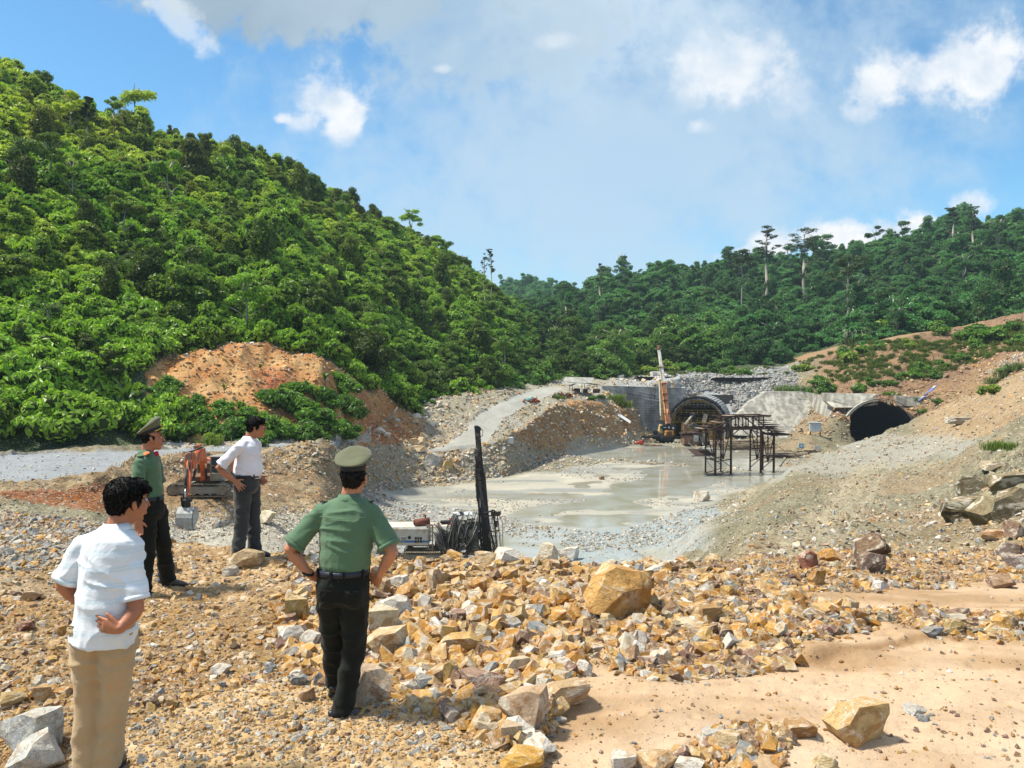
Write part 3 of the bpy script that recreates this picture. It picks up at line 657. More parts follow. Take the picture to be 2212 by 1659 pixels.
def gn_instances(name, coll, P, rot, scl, tint, idx, label, extra=None):
    me = bpy.data.meshes.new(name); P = np.asarray(P, np.float32); me.vertices.add(len(P)); me.vertices.foreach_set('co', P.ravel())
    set_attr(me, 'rot', rot, 'FLOAT_VECTOR'); set_attr(me, 'scl', scl, 'FLOAT_VECTOR'); set_attr(me, 'tint', tint, 'FLOAT_VECTOR'); set_attr(me, 'idx', idx, 'INT')
    o = link(name, me); ng = bpy.data.node_groups.new(name, 'GeometryNodeTree')
    ng.interface.new_socket('Geometry', in_out='INPUT', socket_type='NodeSocketGeometry'); ng.interface.new_socket('Geometry', in_out='OUTPUT', socket_type='NodeSocketGeometry')
    N = ng.nodes; L = ng.links; gi = N.new('NodeGroupInput'); go = N.new('NodeGroupOutput')
    ci = N.new('GeometryNodeCollectionInfo'); ci.inputs[0].default_value = coll; ci.inputs[1].default_value = True; ci.inputs[2].default_value = True
    ip = N.new('GeometryNodeInstanceOnPoints'); ip.inputs['Pick Instance'].default_value = True
    def at(nm, dt):
        a = N.new('GeometryNodeInputNamedAttribute'); a.data_type = dt; a.inputs[0].default_value = nm
        return [x for x in a.outputs if x.enabled][0]
    L.new(gi.outputs[0], ip.inputs['Points']); L.new(ci.outputs[0], ip.inputs['Instance'])
    L.new(at('idx', 'INT'), ip.inputs['Instance Index']); L.new(at('scl', 'FLOAT_VECTOR'), ip.inputs['Scale'])
    er = N.new('FunctionNodeEulerToRotation'); L.new(at('rot', 'FLOAT_VECTOR'), er.inputs[0]); L.new(er.outputs[0], ip.inputs['Rotation'])
    L.new(ip.outputs[0], go.inputs[0])
    md = o.modifiers.new('instances', 'NODES'); md.node_group = ng
    tag(o, label, kind='stuff'); return o

nr, nc = G['shape']; gV = G['V'].reshape(nr, nc, 3); gPX = G['PX'].reshape(nr, nc); gPY = G['PY'].reshape(nr, nc); gS = G['s'].reshape(nr, nc)
gSand = G['sand'].reshape(nr, nc); gFlat = G['flat'].reshape(nr, nc); gDirt = G['dirt'].reshape(nr, nc); gCol = G['col'].reshape(nr, nc, 3); gWat = G['wat'].reshape(nr, nc)
gMud = None
RNG = np.random.default_rng(11)
dPY = np.zeros((nr, nc)); dPY[1:] = np.clip(gPY[:-1] - gPY[1:], .12, 30)
dPX = np.gradient(pxs)[None, :]; _gi = in_tunnel(G['V'], TUN1, 1.2, 20, -3) | in_tunnel(G['V'] + np.array([0, 0, 1.5]), TUN2, 1.0, 30, -7); inview = ~_gi.reshape(nr, nc) & (gPX > -80) & (gPX < 2290) & (gPY < 1760) & (gPY > 560)
area = dPY * np.minimum(dPX, 8)
def scatter(mask, n):
    w = (area * mask * inview).ravel().astype(float); w /= w.sum(); k = RNG.choice(len(w), n, p=w); r, c = k // nc, k % nc
    r = np.clip(r, 1, nr - 1); c = np.clip(c, 0, nc - 2); f = RNG.random(n)[:, None]; g = RNG.random(n)[:, None]
    P = (gV[r, c] * (1 - f) + gV[r - 1, c] * f) * (1 - g) + (gV[r, c + 1] * (1 - f) + gV[r - 1, c + 1] * f) * g
    return P, r, c
PAL = dict(
 orange=[(.54,.29,.07), (.60,.35,.10), (.62,.40,.14), (.50,.24,.05), (.55,.36,.16), (.40,.20,.06), (.60,.43,.21)],
 pale=[(.66,.62,.54), (.60,.55,.45), (.70,.68,.64), (.55,.47,.34)],
 grey=[(.30,.33,.35), (.38,.40,.40), (.24,.27,.29), (.44,.44,.41)],
 brown=[(.25,.15,.09), (.20,.13,.09), (.30,.20,.12), (.27,.16,.13)],
 blue=[(.17,.19,.21), (.23,.25,.27), (.29,.31,.32), (.20,.21,.22)],
 olive=[(.25,.225,.15), (.32,.29,.20), (.19,.175,.125), (.36,.31,.20), (.28,.19,.11)])
def tints(n, mixw):
    names = list(mixw); w = np.array([mixw[k] for k in names], float); w /= w.sum(); ch = RNG.choice(len(names), n, p=w); out = np.zeros((n, 3))
    for i, nm in enumerate(names):
        s = ch == i; pal = np.array(PAL[nm]); out[s] = pal[RNG.integers(0, len(pal), s.sum())]
    return np.clip(out * RNG.uniform(.82, 1.18, (n, 1)), .02, .85)
def stones(name, mask, n, lo, hi, pw, mixw, label, sink=.15, far=False):
    P, r, c = scatter(mask, n); u = RNG.random(n); size = lo * (hi / lo) ** (u ** pw)
    if far: size = size * np.clip(P[:, 1] / 90, .5, 1.6)
    P = P.copy(); P[:, 2] += size * (.22 - sink)
    scl = size[:, None] * RNG.uniform(.7, 1.25, (n, 3)); rot = np.stack([RNG.normal(0, .5, n), RNG.normal(0, .5, n), RNG.uniform(0, 6.28, n)], 1)
    return gn_instances(name, STONES, P, rot, scl, tints(n, mixw), RNG.integers(0, 16, n), label)
near = (gS > .9) & (gS < 3.9); notsand = (gSand < .12 + .75 * RNG.random(gS.shape) ** 2)
PILE = inpoly(gPX, gPY, [(770,1230),(900,1195),(1290,1190),(1500,1225),(1760,1290),(1880,1330),(1720,1430),(1300,1425),(1200,1530),(1080,1620),(960,1540),(780,1500),(600,1400),(590,1290)])
LEFT = (gPX < 620)
stones('rubble', near & notsand & PILE, 6500, .035, .24, 2.3, dict(orange=7, pale=1.3, grey=.35, brown=1.4), 'sharp orange and white broken stones heaped along the edge of the bench')
stones('rubble', near & notsand & (gDirt < .5) & ~PILE & ~LEFT, 8000, .025, .15, 2.8, dict(orange=6, pale=1.4, grey=1.2, brown=1.6), 'ochre broken stones spread over the near ground')
stones('rubble', near & (gDirt < .5) & LEFT, 6500, .018, .11, 3.2, dict(orange=7, pale=1.5, grey=.8, brown=1.3), 'fine mixed stones on the slope behind the men')
stones('rubble', near & LEFT & (gPY < 1230) & (gPX < 300), 3500, .03, .13, 2.6, dict(orange=1.6, pale=2, grey=5, brown=.6), 'grey broken stones at the left edge of the bench')
stones('rubble', near & notsand & (gPX > 1380) & (gPX < 2290) & (gPY < 1450), 4500, .03, .17, 2.4, dict(brown=5, orange=3, olive=1.5), 'dark brown and rust broken stones behind the washed sand')
stones('gravel', (gS > .9) & (gS < 3.9) & notsand, 24000, .010, .035, 1.4, dict(orange=6, pale=2, grey=1, brown=1.5), 'small sharp gravel between the broken stones')
stones('gravel', near & (gDirt > .5), 3000, .012, .07, 2.6, dict(orange=4, pale=2.5, grey=2.2, brown=1), 'scattered pebbles on the trodden sandy ground')
stones('pebbles', near & (gSand > .5), 2600, .006, .05, 3.4, dict(orange=3, pale=1, grey=1, brown=3), 'small dark pebbles on the washed sand')
pud_ = fbm(gV[..., 0] / 9, gV[..., 1] / 3, 4, 150)
pitm = (gS > 4.3) & (gWat < .3)
mudm = (inpoly(gPX, gPY, FLOORMUD) & (gS > 5) & (gS < 8.4)); roads = gFlat > .6
stones('rubble', pitm & (gS < 9) & (gPX > 1560) & ~mudm, 20000, .07, .5, 3.0, dict(olive=6, pale=1.2, grey=1, brown=1.2, orange=.6), 'loose olive grey stones on the right hand slope', far=True)
stones('rubble', (gS > 3.9) & (gS < 5.6) & (gPX > 1250) & (gPY > 1100) & (gPY < 1260), 3500, .05, .22, 2.6, dict(olive=5, pale=1.5, grey=2, brown=1.5, orange=1), 'mixed stones where the slope meets the bench')
stones('rubble', pitm & (gPX > 740) & (gPX < 1600) & (gS > 5) & (gS < 8.1) & ~mudm, 9000, .10, .55, 2.0, dict(grey=6, pale=1.5, olive=2), 'grey blasted rock covering the pit floor', far=True)
stones('rubble', mudm & (pud_ > .12) & (gWat < .2), 3500, .05, .3, 2.6, dict(grey=6, olive=2, pale=1), 'grey gravel bars lying on the wet pit floor', far=True)
stones('rubble', pitm & (gPX < 860) & (gS > 4.6) & (gS < 9) & ~roads, 7000, .08, .5, 2.4, dict(orange=2, olive=3, pale=1.5, brown=2, grey=1.5), 'brown and pale rocks on the lower ground around the excavator', far=True)
stones('rubble', pitm & (gS > 4.8) & (gS < 5.9) & (gPX > 330) & (gPX < 780) & (gPY > 1095), 3500, .1, .5, 1.8, dict(pale=4, grey=4, olive=2), 'pale crushed rock in front of the excavator bucket', far=True)
stones('rubble', (gS > 8) & (gS < 11.2) & (gPX > 330) & (gPX < 1460) & ~roads, 12000, .10, .6, 2.6, dict(orange=2.4, olive=4, pale=2.2, grey=2, brown=1), 'tumbled stones on the embankments beside the haul road', far=True)
stones('rubble', (gS > 8.7) & (gS < 11.6) & (gPX > 1470) & (gPX < 1720), 9000, .15, .8, 2.2, dict(blue=8, grey=1.5), 'blue grey blasted rock spilling over the tunnel portal', far=True)
stones('rubble', (gS > 8) & (gS < 11) & (gPX > 1720), 4500, .12, .6, 2.8, dict(brown=5, orange=2, olive=1), 'loose stones on the brown cut slope', far=True)
stones('gravel', (gS > 8.8) & (gS < 10.6) & (gPX < 800) & roads, 900, .06, .25, 2.5, dict(pale=5, grey=2), 'pale stones lying on the grey road')
# the orange mound behind the road
hnr, hnc = H['shape']
def hill_scatter(mask, n):
    w = mask.ravel().astype(float); w /= w.sum(); k = RNG.choice(len(w), n, p=w); V = H['V'][k]
    return V + RNG.normal(0, .12, V.shape) * np.array([1, 1, .1]), k
P, k = hill_scatter(H['md'] * 1.0, 7000); n = len(P)
size = .08 * 7 ** (RNG.random(n) ** 2.4); P[:, 2] += size * .1
gn_instances('rubble', STONES, P, np.stack([RNG.normal(0, .5, n), RNG.normal(0, .5, n), RNG.uniform(0, 6.28, n)], 1), size[:, None] * RNG.uniform(.7, 1.2, (n, 3)), tints(n, dict(orange=6, brown=1.5, pale=1.2)), RNG.integers(0, 16, n), 'loose ochre stones on the cut mound of orange earth')

# rocks one can pick out
def hero_mesh(seed, sub=3, disp=.045):
    b = cut_block(seed, 7 + seed % 5)
    bmesh.ops.triangulate(b, faces=b.faces[:])
    bmesh.ops.subdivide_edges(b, edges=b.edges[:], cuts=sub, use_grid_fill=True)
    from mathutils import noise as MN
    b.normal_update(); off = Vector((seed * 3.1, seed, 0))
    mv = []
    for v in b.verts:
        p = v.co * 2.4 + off; q = v.co * 7 + off
        mv.append(v.normal * ((MN.noise(p) * .9 + abs(MN.noise(q)) * .5 - .2) * disp) + Vector((0, 0, MN.noise(v.co * Vector((1.4, 1.4, 9)) + off) * disp * .35)))
    for v, d in zip(b.verts, mv): v.co += d
    me = bpy.data.meshes.new('rock'); b.to_mesh(me); b.free(); me.materials.append(MRO); return me
HM = [hero_mesh(300 + i) for i in range(14)]; HML = [hero_mesh(360 + i, 1, .03) for i in range(12)]
def place_rock(px, py, w, h, tint, label=None, group=None, name='rock', shape=0, rz=None, tilt=0, sink=.16, cat='rock', low=False, P=None):
    P = hit(px, py)[0] if P is None else P
    s = P.y / F; W_, H_ = w * s, h * s
    me = (HML if low else HM)[shape % (12 if low else 14)]
    o = link(name, me); dp = W_ * (.75 + .25 * ((shape * 7) % 5) / 5)
    o.scale = (W_ * 1.02, dp, H_ * 1.05); o.rotation_euler = (tilt * .6, tilt, (shape * 1.3 if rz is None else rz))
    if rz is None: o.rotation_euler.z = ((shape * 1.37) % 1.2) - .6
    # w,h are what is seen, so the middle of the rock stands over its own foot
    o.location = (P.x, P.y + dp * .25, P.z + H_ * (.5 - sink)); o.color = (*tint, 1)
    tag(o, label, cat, group); return o
OR, YE, WH, TA, SL, BR, PU, GR = (.50,.27,.075), (.58,.38,.13), (.70,.67,.61), (.50,.35,.21), (.25,.29,.33), (.26,.16,.09), (.30,.19,.15), (.50,.52,.51)
hero = [
 (1337,1328,150,128,(.60,.35,.12),'largest orange boulder, standing on the bench edge',3),
 (1854,1600,128,98,(.60,.41,.19),'big ochre and cream boulder alone on the washed sand',5),
 (856,1272,42,32,WH,'white block beside the right hand of the standing officer',1),
 (882,1298,54,46,OR,'orange box shaped rock with dark underside behind the white slab',2),
 (851,1336,76,50,WH,'tilted white slab right of the standing officer',4),
 (826,1366,74,62,(.62,.53,.36),'rounded cream boulder touching the officer\'s trouser leg',6),
 (940,1272,34,50,TA,'upright grey and orange wedge of rock in the heap',7),
 (917,1322,34,46,WH,'upright white block below the standing wedge',8),
 (958,1288,38,30,YE,'yellowish rock between white blocks at the top of the heap',9),
 (835,1412,96,58,(.62,.45,.26),'broad cream and orange slab right of the officer\'s knees',10),
 (989,1408,92,42,YE,'long yellow block lying flat in the middle of the heap',11),
 (1039,1378,48,32,(.60,.50,.32),'squarish cream stone behind the long yellow block',12),
 (808,1508,96,80,(.56,.42,.30),'large tan boulder with pale face right of the black shoes',13),
 (1041,1502,104,54,PU,'purple brown flat slab low in the heap',0),
 (1130,1572,96,104,(.54,.38,.25),'big leaning wedge rock at the corner of the sand',1),
 (1012,1523,54,44,OR,'dark orange stone left under the purple slab',2),
 (1053,1574,64,44,(.55,.36,.17),'orange rock with a red paint mark near the sand corner',3),
 (971,1478,44,56,YE,'pointed yellow white rock left of the purple slab',4),
 (1112,1460,60,44,(.62,.50,.34),'cream topped rock above the purple slab',5),
 (638,1340,56,54,(.48,.34,.12),'mustard block left of the officer\'s hip',6),
 (625,1392,56,46,WH,'dusty white rock left of the officer\'s thighs',7),
 (668,1402,48,46,WH,'white rock partly behind the officer\'s trouser leg',8),
 (935,1352,36,38,OR,'bright orange stone below the upright white block',9),
 (660,1514,38,28,(.52,.32,.18),'brick coloured stone behind the lifted shoe',10),
 (645,1478,36,22,SL,'slate blue flat stone left of the officer\'s shins',11),
 (581,1452,32,22,SL,'slate blue angular stone by itself on fine gravel',0),
 (818,1284,40,36,(.45,.32,.18),'brown cream stone just under the officer\'s hand',1),
 (1258,1456,48,30,WH,'clean white rock at the edge of the sand',12),
 (1893,1206,74,56,(.14,.09,.06),'dark cracked boulder at the back right of the bench',2),
 (1884,1236,66,48,(.17,.12,.10),'smooth dark brown boulder in front of the dark cracked one',3),
 (1752,1228,50,42,(.30,.13,.09),'red brown wedge left of the dark boulders',4),
 (1765,1268,36,42,OR,'orange stone on end below the red brown wedge',5),
 (1534,1342,56,36,(.40,.24,.10),'brown orange block right of the largest boulder',6),
 (1577,1292,34,32,YE,'yellow rock with dark underside behind the brown block',7),
 (1618,1374,22,18,WH,'small white stone among brown rocks',8),
 (1507,1382,40,28,(.36,.21,.11),'brown rock below the brown orange block',9),
 (1541,1374,30,30,(.27,.15,.08),'dark brown upright stone beside the small white one',10),
 (1568,1386,34,34,(.22,.13,.08),'darkest brown stone of the sand side rubble',11),
 (2186,1204,58,34,(.17,.13,.12),'dark purple rock at the right picture edge',12),
 (2200,1158,56,36,(.22,.14,.10),'brown rock highest at the right picture edge',13),
 (2205,1226,60,30,(.26,.20,.18),'grey violet rock lowest at the right picture edge',0),
 (2150,1168,46,26,(.42,.24,.12),'rust rock left of the dark ones at the right edge',1),
 (2174,1270,52,30,(.28,.18,.12),'brown rock at the rim of the right hand sand',2),
 (2063,1368,44,32,(.42,.32,.14),'ochre block at the tip of the stone tongue',3),
 (2180,1362,58,38,(.56,.33,.10),'orange rocks pair leader at the end of the stone tongue',4),
 (2016,1372,44,18,SL,'slate stone lying on the stone tongue',5),
 (1345,1662,64,34,WH,'white rock half buried at the bottom of the sand',6),
 (1423,1668,84,46,(.60,.42,.23),'tan rock in front of the sand at the bottom',7),
 (1492,1672,66,36,WH,'white pointed rock right of the tan one at the bottom',8),
 (1576,1622,66,44,(.60,.46,.27),'cream and orange rock above the bottom row',9),
 (1548,1598,58,26,(.45,.46,.45),'long grey rock behind the cream one on the sand',10),
 (1726,1592,80,36,(.42,.24,.10),'flat rust brown rock left of the ochre boulder',11),
 (1785,1664,56,34,(.60,.48,.28),'sand coloured rock at the bottom under the ochre boulder',12),
 (1980,1540,52,16,GR,'thin grey green slab flush with the sand',13),
 (1996,1558,28,14,SL,'small blue grey stone right under the thin slab',0),
 (48,1634,110,120,(.52,.54,.53),'big pale grey boulder at the lower left corner',1),
 (66,1668,100,96,(.58,.59,.57),'pale grey boulder leaning in front of the corner one',2),
 (527,1226,70,42,(.46,.34,.20),'flat tan rock under the feet of the man in dark trousers',3),
 (494,1244,38,22,(.55,.50,.42),'pale stone left of the flat tan rock',4),
 (357,1240,44,30,(.55,.42,.30),'pinkish rock beside the left officer\'s shoe',5),
 (90,1516,38,38,(.55,.36,.17),'orange knob of rock above the grey boulders',6),
 (22,1524,54,30,(.46,.35,.17),'mustard slab at the left edge above the grey boulders',7),
 (475,1458,48,26,(.60,.58,.54),'flat whitish stone on gravel between two men',8),
 (52,1362,42,22,(.26,.12,.08),'dark red stone left of the striped shirt',9),
 (132,1374,26,26,OR,'orange stone touching the striped shirt\'s outline',10),
 (66,1296,38,24,TA,'tan stone up the slope left of the striped shirt',11),
 (1180,1216,56,48,(.66,.58,.44),'white rock with orange top on the bench rim right of the drill rig',12),
 (1100,1216,74,34,WH,'low white rock on the rim in front of the drill rig',13),
 (1050,1216,50,26,(.60,.46,.28),'cream rock on the rim under the rig hoses',0),
 (1228,1212,40,34,(.62,.60,.55),'grey white rock on the rim beside the orange topped one',1),
 (1163,1632,80,36,WH,'white slab at the bottom centre of the picture',2),
 (1128,1662,96,36,(.60,.34,.07),'bright orange rock cut by the bottom edge',3),
 (1170,1496,64,34,(.60,.56,.50),'pale flat stone between heap and sand',4),
 (1215,1525,110,52,(.50,.35,.20),'rust and white slab half sunk in the sand edge',5),
 (1102,1608,56,48,(.56,.42,.28),'pinkish angular rock below the leaning wedge',6),
 (880,1495,36,28,(.40,.24,.18),'mauve stone right of the tan boulder',7),
 (572,1132,46,34,(.60,.54,.38),'cream and yellow boulder on the lower ground behind the dark trousers',8),
 (1518,1083,36,26,(.62,.58,.50),'white boulder alone on the muddy pit floor',9),
 (1300,1036,13,9,(.30,.18,.10),'small brown rock alone on the pale mud',10),
 (893,962,24,18,(.60,.47,.28),'yellow rock left in the small stone pile by the haul road',11),
 (908,960,26,18,(.62,.50,.32),'yellow rock in the middle of the small stone pile by the haul road',12),
 (914,948,22,16,(.60,.46,.28),'yellow rock topmost of the small stone pile by the haul road',13),
 (903,974,30,14,(.62,.50,.33),'long yellow rock lowest of the small stone pile by the haul road',0),
 (882,976,18,14,(.58,.45,.28),'little yellow rock at the foot of the small stone pile',1),
 (816,936,30,15,(.50,.51,.50),'grey concrete like slab lying on the mound foot',2),
 (832,942,22,10,(.52,.53,.52),'smaller grey slab beside the first on the mound foot',3),
 (935,1000,46,40,(.36,.39,.38),'smooth blue grey outcrop in the embankment',4),
 (965,1012,26,34,(.50,.36,.14),'ochre rock beside the blue grey outcrop',5),
 (2077,914,60,14,(.40,.39,.34),'flat grey slabs lying on the spoil slope right of the tunnel',6),
]
hero += [(2105,1108,110,70,(.13,.115,.07),'jointed olive rock face at the left of the outcrop',1), (2165,1112,120,84,(.17,.15,.09),'tall jointed block in the middle of the outcrop',5),
 (2215,1100,110,90,(.11,.095,.06),'dark outcrop block cut by the right edge',8), (2125,1058,90,52,(.12,.105,.065),'upper left ledge of the outcrop',9), (2185,1048,110,56,(.15,.13,.08),'upper right ledge of the outcrop below the grass',11), (2085,1120,60,30,(.10,.08,.05),'dark foot stone of the outcrop',4),
 (2150,1010,60,26,(.30,.25,.17),'flat stone on top of the outcrop',3)]
for (x, y, w, h, tint, lab, sh) in hero: place_rock(x, y, w, h, tint, lab, shape=sh, sink=.5 if 'outcrop' in lab else .2 if h > 60 else .14)
# medium rocks of the heap, the 200 or so that show largest
fams = [('broken orange rock lying in the heap on the bench', 'orange rocks of the near rubble heap', 'orange', 80), ('broken white rock lying in the heap on the bench', 'white rocks of the near rubble heap', 'pale', 40),
        ('grey slaty rock among the rubble on the bench', 'grey rocks of the near rubble', 'grey', 22), ('dark brown rock among the rubble on the bench', 'brown rocks of the near rubble', 'brown', 24)]
LM = [(x, y - h * .4, lab.split(',')[0]) for (x, y, w, h, t_, lab, s_) in hero if 560 < x and y > 1180 or y > 1220]
LMS = [(1337,1270,'the largest orange boulder'), (1854,1555,'the big ochre boulder on the sand'), (851,1308,'the tilted white slab'), (826,1345,'the rounded cream boulder'), (940,1245,'the upright grey wedge'),
       (835,1385,'the broad cream slab'), (989,1387,'the long yellow block'), (808,1469,'the large tan boulder'), (1041,1476,'the purple brown slab'), (1130,1523,'the big leaning wedge rock'), (638,1315,'the mustard block'),
       (668,1380,'the white rock by the trouser leg'), (1258,1442,'the clean white rock at the sand edge'), (1888,1210,'the dark cracked boulders'), (1752,1208,'the red brown wedge'), (1534,1324,'the brown orange block'),
       (1568,1370,'the darkest brown stone'), (2190,1200,'the dark purple rock'), (2063,1353,'the ochre block on the stone tongue'), (1423,1640,'the tan rock at the bottom'), (55,1600,'the pale grey corner boulders'),
       (527,1207,'the flat rock under the man in dark trousers'), (357,1224,'the pinkish rock by the left officer'), (22,1512,'the mustard slab at the left edge'), (475,1447,'the flat whitish stone'), (1180,1195,'the orange topped white rock on the rim'),
       (1100,1200,'the low white rock on the rim'), (1215,1505,'the rust and white slab in the sand edge'), (1170,1480,'the pale flat stone between heap and sand'), (1600,1200,'the olive gravel slope'), (700,1200,'the officer in the green shirt'), (1980,1280,'the narrow upper strip of sand'),
       (150,1200,'the head of the man in the striped shirt'), (240,1400,'the man in the striped shirt'), (760,1560,'the black shoes of the officer'), (1100,1260,'the drill rig, just below it'), (1440,1420,'the bay of washed sand')]
SEEN = {}
def near_label(P, desc):
    px, py = CX + F * P.x / P.y, 790 - F * (P.z - CZ) / P.y
    x, y, nm = min(LMS, key=lambda L: math.hypot(L[0] - px, (L[1] - py) * 1.3)); dx, dy = px - x, py - y
    rel = ('right of ' if dx > 0 else 'left of ') if abs(dx) > abs(dy) * 1.2 else ('in front of ' if dy > 0 else 'behind ')
    L = desc + ' ' + rel + nm; k = SEEN.get(L, 0); SEEN[L] = k + 1
    return L
for lab, grp, pal, cnt in fams:
    m = near & notsand & (gDirt < .4) & (PILE | (RNG.random(gS.shape) < .10)); P, r, c = scatter(m, cnt)
    for i in range(cnt):
        sz = random.uniform(16, 40) * (1.1 if pal == 'orange' else 1); hh = random.uniform(.5, .95); lab = near_label(Vector(P[i]), ('large ' if sz > 36 else 'small ' if sz < 21 else '') + ('flat ' if hh < .62 else 'chunky ' if hh > .82 else '') + {'orange': 'orange', 'pale': 'whitish', 'grey': 'grey', 'brown': 'dark brown'}[pal] + ' rock')
        tn = random.choice(PAL[pal]); place_rock(0, 0, sz, sz * hh, tn, lab, grp, shape=random.randrange(12), rz=random.uniform(0, 6), tilt=random.uniform(-.5, .5), low=True, P=Vector(P[i]))
# boulder strewn gully beside the haul road, and along the terrace by the tunnels
for k_, (poly, cnt, pal, lab, grp) in enumerate([
    ([(870,900),(900,870),(960,862),(985,880),(965,905),(920,930),(890,925)], 26, 'pale', 'pale boulder in the stony gully left of the haul road', 'boulders in the gully by the haul road'),
    ([(1330,815),(1440,812),(1440,826),(1330,832)], 22, 'pale', 'pale boulder on the terrace edge above the left portal wall', 'boulders on the terrace edge'),
    ([(600,985),(760,975),(860,985),(760,1010),(620,1010)], 14, 'olive', 'brownish boulder under the road edge', 'boulders under the road edge')]):
    m = inpoly(gPX, gPY, poly) & (gS > 8); P, r, c = scatter(m, cnt)
    for i in range(cnt):
        sz = random.uniform(7, 17); tn = random.choice(PAL[pal]); place_rock(0, 0, sz, sz * random.uniform(.5, .8), tn, lab, grp, shape=random.randrange(12), rz=random.uniform(0, 6), low=True, P=Vector(P[i]))
# ------------------------------------------------------------------ vegetation
def mat_leaf(name, gloss=.45):
    m = bpy.data.materials.new(name); m.use_nodes = True; t = NT(m.node_tree); t.nt.nodes.clear()
    oi = t.n('ShaderNodeObjectInfo'); at = t.n('ShaderNodeAttribute', attribute_type='INSTANCER', attribute_name='tint')
    none = t.m('LESS_THAN', t.n('ShaderNodeVectorMath', {0: at.outputs['Vector']}, operation='LENGTH').outputs['Value'], .0005)
    c = t.mix(none, at.outputs['Color'], oi.outputs['Color'])
    geo = t.n('ShaderNodeNewGeometry')
    n = t.noise(geo.outputs['Position'], .9, 3, .6); lf = geo.outputs['Random Per Island']
    k = t.m('ADD', .42, t.m('MULTIPLY', lf, .85)); k = t.m('ADD', k, t.m('MULTIPLY', n, .36))
    v = t.n('ShaderNodeVectorMath', {0: c}, operation='SCALE'); t.set(v.inputs['Scale'], k)
    yel = t.mix(t.m('MULTIPLY', t.sstep(lf, .80, 1.0), .5), v.outputs[0], (.20, .24, .045))
    d = t.n('ShaderNodeBsdfPrincipled', {'Base Color': yel, 'Roughness': gloss, 'Specular IOR Level': .35})
    tl = t.n('ShaderNodeVectorMath', {0: yel, 1: (1.25, 1.35, .55)}, operation='MULTIPLY').outputs[0]
    tr = t.n('ShaderNodeBsdfTranslucent', {'Color': tl}); mx = t.n('ShaderNodeMixShader', {0: .36}); t.set(mx.inputs[1], d.outputs[0]); t.set(mx.inputs[2], tr.outputs[0])
    t.n('ShaderNodeOutputMaterial', {0: mx.outputs[0]}); return m
ML = mat_leaf('foliage'); MBARK = pmat('bark', (.30, .27, .22), .9, bump=.4, bscale=12, var=.3); MBD = pmat('dark bark', (.12, .09, .06), .9, bump=.4, bscale=12, var=.3)
rL = np.random.default_rng(5)
def leaves_on(lobes, n, size, up=.35, inner=.30, droop=0.0):
    """leaf sprays spread through the outer shells of a set of lobes; each lobe (x,y,z,rx,ry,rz)"""
    lob = np.array(lobes, float); w = lob[:, 3] * lob[:, 4] + lob[:, 3] * lob[:, 5]; w /= w.sum(); k = rL.choice(len(lob), n, p=w); L = lob[k]
    d = rL.normal(size=(n, 3)); d /= np.linalg.norm(d, axis=1)[:, None]; d[:, 2] = np.where(rL.random(n) < .6, np.abs(d[:, 2]), d[:, 2])
    r = 1 - inner * rL.random(n) ** 1.5 + rL.normal(0, .05, n); P = L[:, :3] + d * L[:, 3:6] * r[:, None]
    nrm = d + rL.normal(0, .60, (n, 3)) + np.array([0, 0, up]); nrm /= np.linalg.norm(nrm, axis=1)[:, None]
    a = np.cross(nrm, rL.normal(size=(n, 3))); a /= np.linalg.norm(a, axis=1)[:, None]; a[:, 2] -= droop; a /= np.linalg.norm(a, axis=1)[:, None]; b = np.cross(nrm, a)
    s = size * rL.uniform(.6, 1.35, n)[:, None]; wd = rL.uniform(.45, .8, n)[:, None]
    V = np.stack([P - a * s * .6, P + b * s * wd * .5 + nrm * s * .12, P + a * s * .7 - nrm * s * .1, P - b * s * wd * .5 + nrm * s * .12], 1).reshape(-1, 3)
    return V, np.arange(n * 4).reshape(n, 4)
MCORE = pmat('crown core gap shade', (.040, .062, .016), .95, bump=0)  # dark core colour stands in for shade between the leaf clumps
def leaf_mesh(name, V, q, core=None):
    nleaf = len(q)
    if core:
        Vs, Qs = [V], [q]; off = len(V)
        for (x, y, z, rx, ry, rz) in core:     # dark core of each lobe, shade in the gaps put into its colour
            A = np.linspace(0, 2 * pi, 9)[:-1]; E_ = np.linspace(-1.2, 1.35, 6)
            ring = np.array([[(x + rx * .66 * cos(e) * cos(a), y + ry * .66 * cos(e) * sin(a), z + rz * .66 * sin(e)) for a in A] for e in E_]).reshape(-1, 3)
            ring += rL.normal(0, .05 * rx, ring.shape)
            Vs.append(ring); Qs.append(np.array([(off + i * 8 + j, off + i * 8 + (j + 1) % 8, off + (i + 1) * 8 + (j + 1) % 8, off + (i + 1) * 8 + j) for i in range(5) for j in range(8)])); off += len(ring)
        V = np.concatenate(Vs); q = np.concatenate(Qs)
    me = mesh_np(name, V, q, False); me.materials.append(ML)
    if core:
        me.materials.append(MCORE); ci = np.zeros(len(q), np.int32); ci[nleaf:] = 1; me.polygons.foreach_set('material_index', ci)
    return me
def crown_column(seed, n=3000):
    r = random.Random(seed); H_ = r.uniform(4.2, 6.2); lob = []
    z = .8; lean = r.uniform(-.5, .5)
    while z < H_:
        f = z / H_; w = (1.45 - .45 * f ** 2) * r.uniform(.7, 1.3)
        lob.append((lean * f + r.uniform(-.4, .4), r.uniform(-.4, .4), z, w, w, r.uniform(.7, 1.2))); z += r.uniform(.5, .9)
    for i in range(4): a = r.uniform(0, 6.3); lob.append((cos(a) * 1.3, sin(a) * 1.3, r.uniform(.4, 2.4), r.uniform(.7, 1.1), r.uniform(.7, 1.1), r.uniform(.8, 1.3)))
    V, q = leaves_on(lob, n, .30, .12, .32, .35); return V, q, lob
